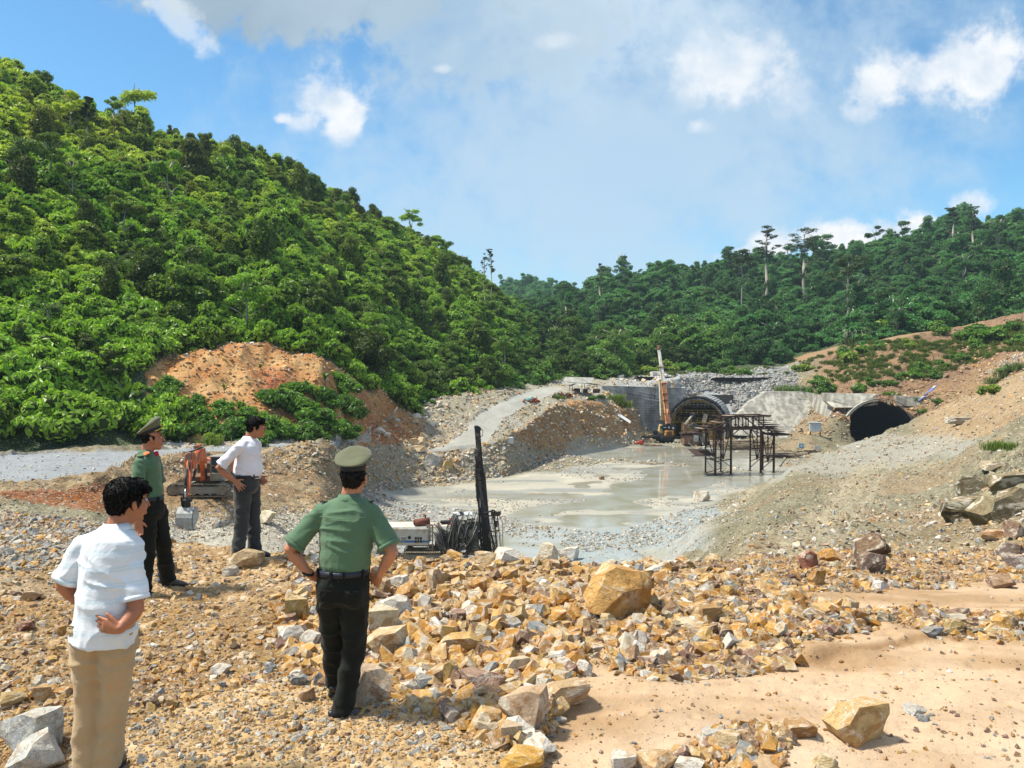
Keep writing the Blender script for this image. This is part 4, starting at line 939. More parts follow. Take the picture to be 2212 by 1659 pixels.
def crown_dome(seed, n=3400):
    r = random.Random(seed); lob = []; Rr = r.uniform(2.2, 2.9)
    for i in range(26):
        a = r.uniform(0, 6.3); q = Rr * r.random() ** .5; e = 1 - (q / Rr) ** 2
        s = r.uniform(.4, 1.0); lob.append((cos(a) * q, sin(a) * q, 1.8 + e * 2.4 * r.uniform(.5, 1.25), s, s, s * r.uniform(.6, .95)))
    for i in range(6): a = r.uniform(0, 6.3); lob.append((cos(a) * Rr * .7, sin(a) * Rr * .7, r.uniform(.6, 1.8), 1, 1, 1.1))
    V, q = leaves_on(lob, n, .30, .18, .32, .25); return V, q, lob
def crown_open(seed, n=2600):
    """a taller tree with separate leaf clouds on limbs"""
    r = random.Random(seed); lob = []; H_ = r.uniform(6.5, 8.5)
    for i in range(11):
        a = r.uniform(0, 6.3); q = r.uniform(.3, 2.3); s = r.uniform(.5, 1.05); lob.append((cos(a) * q, sin(a) * q, H_ - q * .6 - r.uniform(0, 2.2), s * 1.2, s * 1.2, s * .6))
    V, q = leaves_on(lob, n, .25, .5, .6); return V, q, lob
def shrub(seed, n=1000):
    r = random.Random(seed); lob = []
    for i in range(15):
        a = r.uniform(0, 6.3); q = r.uniform(0, 1.25); s = r.uniform(.25, .62); lob.append((cos(a) * q, sin(a) * q, .3 + r.uniform(0, .95) * (1.3 - q * .7), s, s, s * .8))
    V, q = leaves_on(lob, n, .21, .2, .35, .15); return V, q, lob
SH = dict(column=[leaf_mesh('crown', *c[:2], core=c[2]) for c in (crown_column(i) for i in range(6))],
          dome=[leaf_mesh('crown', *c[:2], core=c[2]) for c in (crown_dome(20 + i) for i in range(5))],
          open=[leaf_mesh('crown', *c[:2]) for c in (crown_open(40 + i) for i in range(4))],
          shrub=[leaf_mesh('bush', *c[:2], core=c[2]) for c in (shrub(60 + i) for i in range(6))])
def trunk_mesh(h, r, seed, limbs=True, mat=MBD):
    rr = random.Random(seed); b = MB(); pts = [(rr.uniform(-.1, .1) * k, rr.uniform(-.1, .1) * k, -.6 + (h + .6) * k / 5) for k in range(6)]
    b.tube(pts, [r * (1.25 - .8 * k / 5) for k in range(6)], 7)
    if limbs:
        for i in range(6):
            k = rr.randint(2, 4); a = rr.uniform(0, 6.3); p = Vector(pts[k]); L = h * .28
            b.tube([p, p + Vector((cos(a) * L * .5, sin(a) * L * .5, L * .5)), p + Vector((cos(a) * L, sin(a) * L, L * .75))], [r * .45, r * .3, r * .12], 5)
    me = bpy.data.meshes.new('trunk'); b.b.to_mesh(me); b.b.free(); me.materials.append(mat); return me
TM = dict(column=trunk_mesh(4.5, .22, 1), dome=trunk_mesh(3.6, .22, 2), open=trunk_mesh(6.6, .16, 3, mat=MBARK))

hV, hS, hPX, hPY = H['V'], H['s'], H['PX'], H['PY']; hnr, hnc = H['shape']
g3 = hV.reshape(hnr, hnc, 3); e1 = np.zeros_like(g3); e1[:-1] = g3[1:] - g3[:-1]; e2 = np.zeros_like(g3); e2[:, :-1] = g3[:, 1:] - g3[:, :-1]
harea = np.linalg.norm(np.cross(e1, e2), axis=2).ravel()
def darts(mask, n, spacing, rng):
    w = harea * mask; w = w / w.sum(); k = rng.choice(len(w), n, p=w); P = hV[k] + 0; out = []; cell = {}
    # spread each sample inside its own mesh cell
    r, c = k // hnc, k % hnc; r = np.clip(r, 0, hnr - 2); c = np.clip(c, 0, hnc - 2); f = rng.random(n)[:, None]; g = rng.random(n)[:, None]
    P = (g3[r, c] * (1 - f) + g3[r + 1, c] * f) * (1 - g) + (g3[r, c + 1] * (1 - f) + g3[r + 1, c + 1] * f) * g
    for i in range(n):
        x, y, _ = P[i]; s = spacing * (1 + max(0, y - 150) / 400); ci, cj = int(x // s), int(y // s); ok = True
        for a in (-1, 0, 1):
            for b in (-1, 0, 1):
                for (u, v) in cell.get((ci + a, cj + b, int(s * 2)), ()):
                    if (u - x) ** 2 + (v - y) ** 2 < s * s: ok = False; break
                if not ok: break
            if not ok: break
        if ok: cell.setdefault((ci, cj, int(s * 2)), []).append((x, y)); out.append(i)
    return P[out], k[out]
view = (hPX > -260) & (hPX < 2480)
bare = H['md'] | ((hPX > 1690) & (hS < 11.45)) | ((hPX > 1230) & (hPX <= 1690) & (hS < 11.5) & (hPY > 790))
forest = view & ~bare & (hS > 11.05) & (hS < 15.6)
rv = np.random.default_rng(17)
LEFTH = hPX < 1215
def tone(P, px, base=None):
    """leaf colour: sunlit yellow put into creepers high on the left, deep green elsewhere"""
    n = len(P); big = fbm(P[:, 0] / 30, P[:, 1] / 30, 3, 7); rnd = rv.random(n)
    left = np.clip((1150 - px) / 120, 0, 1)
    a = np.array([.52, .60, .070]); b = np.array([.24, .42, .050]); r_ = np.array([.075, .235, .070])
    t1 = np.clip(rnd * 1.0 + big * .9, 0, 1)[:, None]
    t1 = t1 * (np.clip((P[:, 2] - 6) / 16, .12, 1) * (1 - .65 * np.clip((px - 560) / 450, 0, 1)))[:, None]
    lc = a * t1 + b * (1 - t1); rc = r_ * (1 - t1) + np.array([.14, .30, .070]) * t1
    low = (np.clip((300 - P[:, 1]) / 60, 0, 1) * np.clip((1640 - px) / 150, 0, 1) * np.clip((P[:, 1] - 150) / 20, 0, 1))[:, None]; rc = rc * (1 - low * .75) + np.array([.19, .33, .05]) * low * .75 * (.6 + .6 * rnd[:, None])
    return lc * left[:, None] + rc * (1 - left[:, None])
# --- undergrowth: one uncountable mass per side
SHC = bpy.data.collections.new('leaf shapes')
order = []
for kind in ('column', 'dome', 'open', 'shrub'):
    for me in SH[kind]: SHC.objects.link(bpy.data.objects.new('leaf_shape_%02d' % len(order), me)); order.append(kind)
I0 = dict(column=(0, 6), dome=(6, 11), open=(11, 15), shrub=(15, 21))
def mass(name, P, px, kinds, lo, hi, label, flatz=1.0, tn=None):
    n = len(P); kk = rv.choice(list(kinds), n, p=np.array(list(kinds.values())) / sum(kinds.values())); idx = np.array([rv.integers(*I0[k]) for k in kk])
    s = rv.uniform(lo, hi, n) ; scl = np.stack([s * rv.uniform(.85, 1.25, n), s * rv.uniform(.85, 1.25, n), s * flatz * rv.uniform(.8, 1.2, n)], 1)
    P = P.copy(); P[:, 2] -= .25 * s
    rot = np.stack([rv.normal(0, .22, n), rv.normal(0, .22, n), rv.uniform(0, 6.28, n)], 1)
    return gn_instances(name, SHC, P, rot, scl, tone(P, px) if tn is None else tn, idx, label)
P, k = darts(forest & LEFTH, 26000, 1.75, rv); print('under left', len(P))
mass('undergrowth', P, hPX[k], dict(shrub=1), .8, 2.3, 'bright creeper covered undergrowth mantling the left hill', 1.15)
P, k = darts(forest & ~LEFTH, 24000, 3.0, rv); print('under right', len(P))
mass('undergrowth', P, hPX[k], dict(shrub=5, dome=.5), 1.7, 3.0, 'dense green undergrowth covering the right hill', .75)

# --- trees: the 300 that show largest on each side are things, the rest one mass
def zone_word(px, py, left):
    if left:
        top = np.interp(px, [0, 420, 750, 980, 1200], [150, 300, 440, 545, 650]); f = (py - top) / (860 - top)
        v = ['on the ridge', 'under the ridge', 'high up', 'halfway up', 'low down', 'near the foot'][int(np.clip(f * 6, 0, 5))]
        h = ['at the picture edge', 'above the pale corner boulders', 'above the striped man', 'above the left officer', 'above the excavator', 'above the man in grey trousers', 'above the orange cut', 'above the rear officer', 'above the stony gully', 'above the drill rig', 'at the valley end'][int(np.clip(px / 108, 0, 10))]
        return '%s on left hill, %s' % (v, h)
    v = 'on the skyline' if py < 640 - (px - 1240) * .12 else 'halfway up' if py < 700 else 'low down'
    top = np.interp(px, [1215, 1400, 1800, 2212], [640, 590, 545, 480]); f = (py - top) / (800 - top); v = ['on the skyline', 'under the skyline', 'high up', 'halfway up', 'low down', 'near the foot'][int(np.clip(f * 6, 0, 5))]
    h = ['over the shelter', 'over the cut bank', 'above the crane', 'above the left tunnel', 'by the first tall trunk', 'by the second tall trunk', 'above the cabinet', 'above the right tunnel', 'above the crest shrubs', 'at the picture edge'][int(np.clip((px - 1215) / 100, 0, 9))]
    return '%s on right hill, %s' % (v, h)
def hillside_trees(mask, n, spacing, name, group, kinds, lo, hi, left, cap, stuff_label):
    P, k = darts(mask, n, spacing, rv); px, py = hPX[k], hPY[k]; kds = rv.choice(list(kinds), len(P), p=np.array(list(kinds.values())) / sum(kinds.values()))
    s = rv.uniform(lo, hi, len(P)) * (1 + rv.exponential(.20, len(P))); vis = (px > -20) & (px < 2235)
    s = np.where(P[:, 1] < 92, s * .62, s); vis = vis & ~((px > 285) & (px < 420) & (P[:, 1] < 95)) if left else vis
    show = np.where(vis, s / P[:, 1], 0); od = np.argsort(-show); big = od[:cap]; rest = od[cap:]; rest = rest[~((px[rest] > 285) & (px[rest] < 420) & (P[rest, 1] < 95))]
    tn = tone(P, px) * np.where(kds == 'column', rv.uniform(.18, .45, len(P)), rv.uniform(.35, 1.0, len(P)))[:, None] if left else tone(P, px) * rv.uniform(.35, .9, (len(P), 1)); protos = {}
    for i in big:
        kd = str(kds[i]); kd = 'dome' if kd == 'column' and left and P[i][2] < 7 else kd
        me = SH[kd][int(rv.integers(0, len(SH[kd])))]
        lw = {'column': 'column shaped', 'dome': 'round bushy', 'open': 'loose limbed'}[kd]; tw = 'pale green' if tn[i].sum() > .30 else 'dark green' if tn[i].sum() < .17 else 'green'
        sz = 'tall ' if s[i] > hi * 1.02 else 'low ' if s[i] < lo * 1.15 else ''
        e = empty(name, P[i] + np.array([0, 0, -.3]), float(rv.uniform(0, 6.28)), (('%s%s %s tree %s' % (sz, tw, lw, zone_word(px[i], py[i], left))).replace('column shaped', 'columnar').replace('round bushy', 'round').replace(' on left hill', ', left hill').replace(' on right hill', ', right hill')), 'tree', group)
        e.scale = (s[i] * rv.uniform(.85, 1.15), s[i] * rv.uniform(.85, 1.15), s[i] * rv.uniform(.9, 1.25))
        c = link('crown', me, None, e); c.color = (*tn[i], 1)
        link('trunk', TM[kd], None, e)
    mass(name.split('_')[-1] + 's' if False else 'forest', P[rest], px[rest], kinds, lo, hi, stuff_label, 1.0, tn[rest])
    print(name, len(P))
hillside_trees(forest & LEFTH, 7000, 4.9, 'vine_covered_tree', 'vine covered trees of the left hill', dict(column=2.3, dome=5.2, open=.8), .55, 1.10, True, 300, 'smaller and hidden trees of the left hill')
hillside_trees(forest & ~LEFTH, 9000, 5.6, 'forest_tree', 'trees of the right hill', dict(column=2.2, dome=5, open=1.2), .95, 1.6, False, 300, 'farther trees of the right hill')
# distant hill
cand = np.where((FARV[:, 1] < 850) & (FARV[:, 0] > -60) & (FARV[:, 0] < 150))[0]; n = 2600; k = rv.choice(cand, n); P = FARV[k] + rv.normal(0, 3, (n, 3)) * np.array([1, 1, 0]); 
mass('forest', P, np.full(len(P), 1500.), dict(dome=4, open=1, column=1), 1.5, 2.8, 'hazy trees of the distant hill', 1.2)

# --- bushes one can pick out around the mound, the road and the cuts
def bush(px, py, w, tint, label, name='bush', shape=0, hz=1.0, P=None, group='bushes around the site'):
    P = hit(px, py)[0] if P is None else P; s = w * P.y / F / 2.7
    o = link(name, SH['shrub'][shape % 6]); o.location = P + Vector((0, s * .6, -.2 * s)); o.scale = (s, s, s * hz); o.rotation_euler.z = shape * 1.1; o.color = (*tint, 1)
    return tag(o, label, 'bush', group)
gD, gM, gY = (.09, .20, .030), (.13, .27, .038), (.24, .34, .05)
BUSH = [(395,905,80,gM),(440,930,90,gD),(480,900,70,gM),(500,945,80,gD),(540,925,90,gM),(575,880,100,gD),(560,950,80,gM),(610,940,90,gY),(630,890,90,gM),(660,950,80,gD),(665,905,90,gM),(640,850,70,gM),(700,880,90,gD),(700,930,90,gM),
        (735,850,90,gM),(745,895,80,gD),(750,930,50,gM),(740,950,60,gM),(350,890,90,gD),(340,850,70,gM),(365,835,50,gM),(420,870,40,gM),(360,940,90,gM),(320,925,90,gD),(455,955,46,gY),
        (470,880,40,gY),(590,945,90,gM),(540,960,60,gM),(520,890,50,gY),(610,860,60,gY),(680,860,60,gY)]
for i, (x, y, w, tn) in enumerate(BUSH):
    v = 'rimming the bare orange cut' if y < 875 else 'on the slope below the orange cut' if y < 925 else 'at the back edge of the grey road'
    h_ = 'under its left shoulder' if x < 450 else 'under its middle' if x < 620 else 'under its right shoulder' if x < 770 else 'by its stony right foot'
    c_ = {gD: 'dark green', gM: 'mid green', gY: 'yellow green'}[tn]; z_ = 'big ' if w > 75 else 'small ' if w < 55 else ''
    bush(x, y + 4, w * 1.15, tn, '%s%s bush %s, %s' % (z_, c_, v, h_.replace('under its', 'at its')), shape=i, hz=.95, group='bushes around the orange mound')
RB_ = [(1860,842,40,gM),(1885,828,40,gD),(1925,832,44,gD),(1950,820,40,gM),(1975,812,50,gM),(2000,800,50,gM),(2020,815,44,gD),(2040,790,40,gM),(1930,855,36,gM),(1985,868,34,gM),(2030,868,34,gD),(1795,845,60,gD),(1770,830,50,gM),(1755,852,40,gM),(1740,800,50,gY),
       (1850,780,60,gY),(1870,760,60,gM),(1830,765,50,gM),(1880,735,70,gM),(1910,725,80,gM),(1940,715,90,gY),(1975,712,80,gM),(2010,710,70,gY),(2035,715,60,gM),(1900,750,40,gM),(2095,735,60,gM),(2130,722,80,gD),(2160,735,80,gM),(2190,712,70,gD),(2115,750,50,gM),(2205,740,50,gM),
       (2075,775,40,gM),(2095,775,40,gD),(2150,848,50,gY),(1700,842,40,gY),(1720,850,36,gM),(1960,750,50,gY),(1995,892,30,gM),(2185,800,40,gM),(1480,800,50,gM),(1510,803,50,gM),(1545,802,50,gD),(1580,806,44,gM),(1610,808,40,gM),
       (1400,806,60,gY),(1360,806,60,gY),(1320,808,60,gM),(1285,815,46,gM),(1440,802,60,gY),(1335,862,30,gY),(1300,858,26,gY),(1280,862,24,gM),(1210,858,20,gY),(1000,842,30,gM),(985,852,24,gY),(905,868,36,gM),(930,870,30,gD),(860,868,40,gM),(885,880,36,gM)]
for i, (x, y, w, tn) in enumerate(RB_):
    if x > 1780: wh = 'on the crest' if y < 760 else 'on the brown cut' if y < 880 else 'beside the dark tunnel mouth'
    elif x > 1690: wh = 'on the wall between the tunnels'
    elif x > 1270: wh = 'on the terrace behind the portal wall' if y < 840 else 'at the corner of the cut bank'
    else: wh = 'on the stony verge of the haul road'
    h_ = ['by the steel stack', 'near the plume grass', 'over bare red soil', 'next to a gully', 'against taller growth', 'among loose stones'][i % 6] if False else ''
    wh += ', ' + ('upslope' if (y * 7 + x) % 3 == 0 else 'middle' if (y * 7 + x) % 3 == 1 else 'downslope') if False else (', over the cabinet' if x < 1830 else ', left of the tunnel crown' if x < 1880 else ', above the tunnel crown' if x < 1930 else ', above the short band' if x < 2000 else ', by the blue sack' if x < 2060 else ', near the right edge') if x > 1780 else (', behind the crane' if x < 1460 else ', behind the bar stack' if x < 1640 else '') if x > 1270 else ''
    bush(x, y + 3, w, tn, '%s %s bush %s' % ({gD: 'dark green', gM: 'mid green', gY: 'yellow green'}[tn], 'broad' if w > 55 else 'compact' if w > 38 else 'little', wh), shape=i + 3, hz=.85)

# --- big leaved plants
MBL = mat_leaf('banana leaf', .35)
def blade(b, base, az, L, w, rise, arch=1.0, mi=0):
    """one long leaf with a folded midrib"""
    d = Vector((cos(az), sin(az), 0)); sd_ = Vector((-sin(az), cos(az), 0)); prev = None; n = 7; up = rise
    p = Vector(base)
    for i in range(n + 1):
        f = i / n; ww = w * sin(pi * min(1, f * .93 + .07)) ** .7 * .5 + .01; a = p + sd_ * ww + Vector((0, 0, ww * .3)); c = p - sd_ * ww + Vector((0, 0, ww * .3))
        cur = [b.b.verts.new(v) for v in (a, p, c)]
        if prev:
            for j in (0, 1): b.b.faces.new((prev[j], prev[j + 1], cur[j + 1], cur[j]))
        prev = cur; ang = up - f * arch * 1.5; p = p + (d * cos(ang) + Vector((0, 0, sin(ang)))) * (L / n)
def banana(px, py, hpx, label, seed, name='banana_plant', tint=(.07, .13, .03)):
    P = hit(px, py)[0]; h = hpx * P.y / F; r = random.Random(seed); root = empty(name, P + Vector((0, .5, -.1)), 0, label, 'plant', 'big leaved plants by the road')
    b = MB(); b.tube([(0, 0, 0), (.03, 0, h * .25), (0, .02, h * .45)], [h * .035, h * .03, h * .02], 7); b.build('stem', pmat('stem', (.12, .15, .05), .7), root)
    for i in range(8):
        lb = MB(); blade(lb, (0, 0, h * .42), i * 2.4 + r.uniform(-.3, .3), h * r.uniform(.45, .62), h * .12, r.uniform(.9, 1.45), r.uniform(.5, 1.2)); o = lb.build('leaf', MBL, root); o.color = (*tint, 1)
for a in [(268,915,110,'tall banana plant at the back of the grey road left of the officers',1),(290,905,60,'shorter banana plant crowding the tall one',2),(700,838,45,'fan shaped banana plant on the right brow of the orange cut',3),(560,805,28,'small agave like plant alone on the orange cut',4),
          (690,740,50,'pale banana plant in the green above the orange cut',5),(1212,800,24,'banana plant in the valley gap',6),(40,900,70,'banana plant half hidden at the left edge of the thicket',7),(480,850,30,'low banana plant left below the orange cut',8),(745,905,40,'banana leaves sticking out under the mound\'s right side',9)]: banana(*a)
def palm(px, py, hpx, label, seed, n=16):
    P = hit(px, py)[0]; h = hpx * P.y / F; r = random.Random(seed); root = empty('palm', P + Vector((0, -1.5, 0)), 0, label, 'palm', 'palms of the left hill')
    b = MB(); b.tube([(0, 0, -.5), (.1, 0, h * .3), (0, 0, h * .6)], [.22, .18, .16], 7); b.build('trunk', MBARK, root)
    V = []
    for i in range(n):
        az = i * 2.399; L = h * r.uniform(.45, .6); up = r.uniform(.2, 1.3); p = Vector((0, 0, h * .6)); d = Vector((cos(az), sin(az), 0)); sd_ = Vector((-sin(az), cos(az), 0)); lb = MB(); k = 14; pts = [p.copy()]
        for j in range(k):
            f = j / k; ang = up - f * 1.5; p = p + (d * cos(ang) + Vector((0, 0, sin(ang)))) * (L / k); pts.append(p.copy()); ll = L * .22 * (1 - abs(f - .45)) 
            for s_ in (-1, 1):
                t1 = p + (sd_ * s_ * .9 + d * .5 + Vector((0, 0, -.35))) * ll; v = [lb.b.verts.new(q) for q in (p, p + d * .09, t1)]; lb.b.faces.new(v)
        lb.tube(pts, .03, 4); o = lb.build('leaf', MBL, root); o.color = (.06, .10, .035, 1)
palm(262,640,110,'feathery palm with drooping fronds in the middle of the left hill',1); palm(318,628,70,'smaller palm with a pale fan right of the feathery palm',2); palm(120,720,80,'palm fronds poking out low at the left of the hill',3); palm(590,520,40,'little palm above the orange mound',4)

# --- tall emergent trees
def tall_tree(px, ytop, ybase, crown_w, label, seed, name='emergent_tree', dens=1.0, dead=False):
    P = hit(px, ybase + 34)[0]; h = (PYof(P.y, P.z) - ytop) * P.y / F; cw = crown_w * 1.15 * P.y / F; r = random.Random(seed)
    root = empty(name, P, 0, label, 'tree', 'tall pale trunked trees'); b = MB(); pts = [Vector((r.uniform(-.3, .3), 0, h * k / 6 - 1)) for k in range(6)] + [Vector((0, 0, h * .92))]
    b.tube(pts, [h * (.019 if ytop < 530 or ytop > 550 else .010) * (1.3 - .9 * k / 6) for k in range(7)], 8); lob = []
    for i in range(13):
        f = r.uniform(.62, .98); a = i * 2.4; L = cw * .5 * r.uniform(.45, 1.0) * (1.15 - (f - .62) * 1.3); p = Vector((0, 0, h * f * .95)); e = p + Vector((cos(a) * L, sin(a) * L, L * .28)); b.tube([p, p.lerp(e, .5) + Vector((0, 0, -.2)), e], [h * .005, h * .004, h * .002], 5)
        lob.append((e.x * .85, e.y * .85, e.z + .3, cw * .16, cw * .16, cw * .055)); lob.append((e.x * .5, e.y * .5, e.z - L * .1, cw * .10, cw * .10, cw * .04))
    lob.append((0, 0, h * .97, cw * .2, cw * .2, cw * .07))
    b.build('trunk', MBARK, root)
    if not dead:
        V, q = leaves_on(lob, int(2600 * dens), .5, .7, .9); c = link('crown', leaf_mesh('crown', V, q), None, root); c.color = (.045, .08, .03, 1)
tall_tree(1655,487,622,48,'tall umbrella crowned tree, left one of the two whose crowns stand against the cloud',1); tall_tree(1736,493,625,66,'tall umbrella crowned tree, right one of the two whose crowns stand against the cloud',2)
tall_tree(1602,540,668,60,'tall pale trunk with dark crown inside the hill left of the umbrella pair',3); tall_tree(1832,552,696,90,'tall pale trunk with broad dark crown right of the umbrella pair',4)
tall_tree(1060,536,632,22,'thin sparse tree on the skyline at the right end of the left hill',5, dens=.10); tall_tree(1046,546,628,16,'thin bare looking tree left of the sparse skyline tree',6, dens=.05)
tall_tree(1296,568,636,22,'little open crowned tree on the skyline by the valley gap',7, dens=.4); 
tall_tree(2058,448,520,34,'wide dark tree on the right skyline',10, dens=.8); tall_tree(2100,445,520,26,'thin parasol tree right of the wide one on the skyline',11, dens=.35); tall_tree(190,210,292,26,'upright tree on the ridge near the upper left corner',12, dens=.8)

# --- grass and plume grass
def grass_mesh(n, h, spread, plume, seed):
    r = random.Random(seed); b = MB()
    for i in range(n):
        x, y = r.gauss(0, spread), r.gauss(0, spread); a = r.uniform(0, 6.3); L = h * r.uniform(.6, 1.1); l = r.uniform(.15, .6) * L; w = h * .022
        p0, p1, p2 = Vector((x, y, 0)), Vector((x + cos(a) * l * .35, y + sin(a) * l * .35, L * .6)), Vector((x + cos(a) * l, y + sin(a) * l, L * .92)); s = Vector((-sin(a), cos(a), 0)) * w
        v = [b.b.verts.new(q) for q in (p0 - s, p0 + s, p1 + s, p1 - s, p2)]; b.b.faces.new(v[:4]); b.b.faces.new((v[3], v[2], v[4]))
    me = bpy.data.meshes.new('grass'); b.b.to_mesh(me); b.b.free(); me.materials.append(ML); return me
GM = [grass_mesh(160, 1.0, .35, False, i) for i in range(3)]
MPL = pmat('seed plume', (.62, .60, .52), .9, bump=0)
def plume_mesh(seed):
    r = random.Random(seed); b = MB()
    for i in range(22):
        x, y = r.gauss(0, .4), r.gauss(0, .4); l = r.uniform(-.3, .3); z = r.uniform(1.0, 1.5); b.cyl((x, y, .3), (x + l * .5, y, z), .006, seg=3); b.cyl((x + l * .5, y, z), (x + l, y, z + .28), .045, .008, seg=5)
    me = bpy.data.meshes.new('plume'); b.b.to_mesh(me); b.b.free(); me.materials.append(MPL); return me
PM = [plume_mesh(i) for i in range(2)]
for i, (x, y, w, pl, lab) in enumerate([(1905,712,46,1,'white plumed tall grass on the crest above the right tunnel'),(1930,705,46,1,'white plumed grass beside the yellow green crest bush'),(1880,715,40,1,'white plumed grass at the start of the crest shrubs'),(1950,700,40,1,'white plumed grass highest on the crest'),(1845,745,24,1,'small plumed tuft where the crest begins'),
        (2170,815,28,1,'plumed grass on the spoil slope near the right edge'),(2200,800,28,1,'plumed grass cut by the right edge'),(2145,830,24,1,'plumed grass above the yellow green slope bush'),(2150,973,36,0,'fresh green grass tuft on the rock outcrop'),(2185,972,30,0,'second green grass tuft on the rock outcrop, nearer the edge'),(2165,968,24,0,'thin grass on the outcrop between the tufts'),
        (1205,862,16,0,'grass clump on the debris by the haul road'),(1690,848,26,0,'long grass hanging over the concrete wall top'),(1715,846,26,0,'long grass behind the pale railing'),(1740,849,26,0,'long grass at the right end of the railing'),(1330,868,30,0,'grass on the corner of the cut bank'),(1350,880,26,0,'grass lower on the corner of the cut bank'),(455,962,34,0,'grass tuft at the road edge below the bushes')]):
    P = hit(x, y)[0]; s = w * P.y / F / 1.0; root = empty('plume_grass' if pl else 'grass_tuft', P, i, lab, 'grass', 'grass tufts of the site'); root.scale = (s, s, s * (.8 if pl else .7))
    o = link('blades', GM[i % 3], None, root); o.color = (.11, .17, .03, 1) if not pl else (.10, .15, .05, 1)
    if pl: link('plumes', PM[i % 2], None, root)
P, r, c = scatter((gS > 3) & ((inpoly(gPX, gPY, [(1700,770),(1850,740),(2080,720),(2212,690),(2212,760),(2050,800),(1800,830)]) & (gS > 8)) | (inpoly(gPX, gPY, [(1380,790),(1640,790),(1700,812),(1360,815)]))) & (RNG.random(gS.shape) < .35), 650)
me_ = bpy.data.collections.new('grass shapes')
for i, g_ in enumerate(GM): me_.objects.link(bpy.data.objects.new('grass_shape_%d' % i, g_))
n = len(P); gn_instances('grass', me_, P, np.stack([np.zeros(n), np.zeros(n), rv.uniform(0, 6.28, n)], 1), rv.uniform(.5, 1.2, (n, 1)) * np.ones((1, 3)), np.array([.10, .14, .03]) * rv.uniform(.7, 1.3, (n, 1)), rv.integers(0, 3, n), 'thin grass and weeds on the brown cut slopes')
# ------------------------------------------------------------------ tunnels, walls and steelwork
CONC = (.38, .375, .34)
MC = pmat('shotcrete', CONC, .9, var=.25, scale=.6, bump=.5, bscale=8, dirt=(.17, .165, .15), dirt_amt=.7, dscale=.35)
MCD = pmat('dark wet concrete', (.15, .15, .145), .85, var=.35, scale=.5, bump=.4, bscale=6, dirt=(.30, .30, .28), dirt_amt=.5, dscale=.3)
MRUST = pmat('rusty steel', (.055, .036, .030), .8, .3, var=.35, scale=3, bump=.3, dirt=(.11, .05, .03), dirt_amt=.6)
MSTEEL = pmat('dark steel', (.030, .030, .034), .6, .4, var=.3, bump=.2)
MYEL = pmat('yellow machine paint', (.52, .33, .05), .6, var=.25, dirt=(.16, .10, .06), dirt_amt=.9, dscale=1.2)
MBLK = pmat('black rubber', (.015, .015, .016), .75, bump=.2)
MWHT = pmat('white sheet', (.72, .73, .74), .6, var=.06, dirt=(.4, .36, .3), dirt_amt=.3)
MWOOD = pmat('weathered timber', (.30, .23, .16), .9, var=.4, scale=3, bump=.3)
MWOODP = pmat('pale timber', (.45, .38, .29), .9, var=.3, scale=3, bump=.3)
def L2(o, v): return Vector(v) - Vector(o)
def streak_mat(name, base, dark, sc=.9, amt=.7):
    m = bpy.data.materials.new(name); m.use_nodes = True; t = NT(m.node_tree); t.nt.nodes.clear(); tc = t.n('ShaderNodeTexCoord')
    mp = t.n('ShaderNodeMapping', {'Vector': tc.outputs['Object'], 'Scale': (sc, sc, sc * .07)}); n = t.noise(mp.outputs[0], 1.0, 6, .6, .2); n2 = t.noise(tc.outputs['Object'], .5, 6, .65)
    mp2 = t.n('ShaderNodeMapping', {'Vector': tc.outputs['Object'], 'Scale': (.3, .3, 2.6)}); n3 = t.noise(mp2.outputs[0], 1.0, 3, .6)
    f = t.m('ADD', t.m('MULTIPLY', n, .7), t.m('MULTIPLY', n2, .5)); f = t.m('ADD', f, t.m('MULTIPLY', n3, .12)); c = t.mix(t.m('MULTIPLY', t.sstep(f, .54, .76), amt), base, dark); c = t.mix(t.m('MULTIPLY', t.sstep(n2, .58, .75), .4), c, (.50, .46, .38))
    b = t.n('ShaderNodeBsdfPrincipled', {'Base Color': c, 'Roughness': .88}); bn = t.n('ShaderNodeBump', {'Strength': .6, 'Distance': .12, 'Height': t.noise(tc.outputs['Object'], 2.2, 6, .65)}); t.set(b.inputs['Normal'], bn.outputs[0]); t.n('ShaderNodeOutputMaterial', {0: b.outputs[0]}); return m
MSTR = streak_mat('streaked sprayed concrete', (.46, .445, .39), (.15, .145, .125), .8, .8); MSTRD = streak_mat('dark streaked concrete', (.40, .41, .41), (.13, .13, .135), .25, .8)

def slab(name, pts, thick, mat, label, cat='wall', root=None, noise=0.0, cuts=6):
    """a sprayed concrete face through the given points (px, py, d), with real thickness behind it"""
    P = [W(*p) for p in pts]; o = P[0]; b = bmesh.new(); vs = [b.verts.new(p - o) for p in P]; f = b.faces.new(vs)
    if f.normal.y > 0: f.normal_flip()
    b.normal_update()
    if f.normal.y > 0: bmesh.ops.reverse_faces(b, faces=[f])
    r = bmesh.ops.extrude_face_region(b, geom=[f]); bv = [v for v in r['geom'] if isinstance(v, bmesh.types.BMVert)]
    bmesh.ops.translate(b, verts=bv, vec=(0, thick, 0)); bmesh.ops.recalc_face_normals(b, faces=b.faces[:]); bmesh.ops.triangulate(b, faces=b.faces[:])
    if noise:
        for _ in range(3): bmesh.ops.subdivide_edges(b, edges=[e for e in b.edges if e.calc_length() > 1.4], cuts=1)
        from mathutils import noise as MN
        for v in b.verts: v.co.y += MN.fractal(v.co * .35, .8, 2.0, 4) * noise; v.co += v.normal * 0
    me = bpy.data.meshes.new(name); b.to_mesh(me); b.free(); me.materials.append(mat)
    ob = link(name, me, None, root); ob.location = o
    if label: tag(ob, label, cat)
    return ob
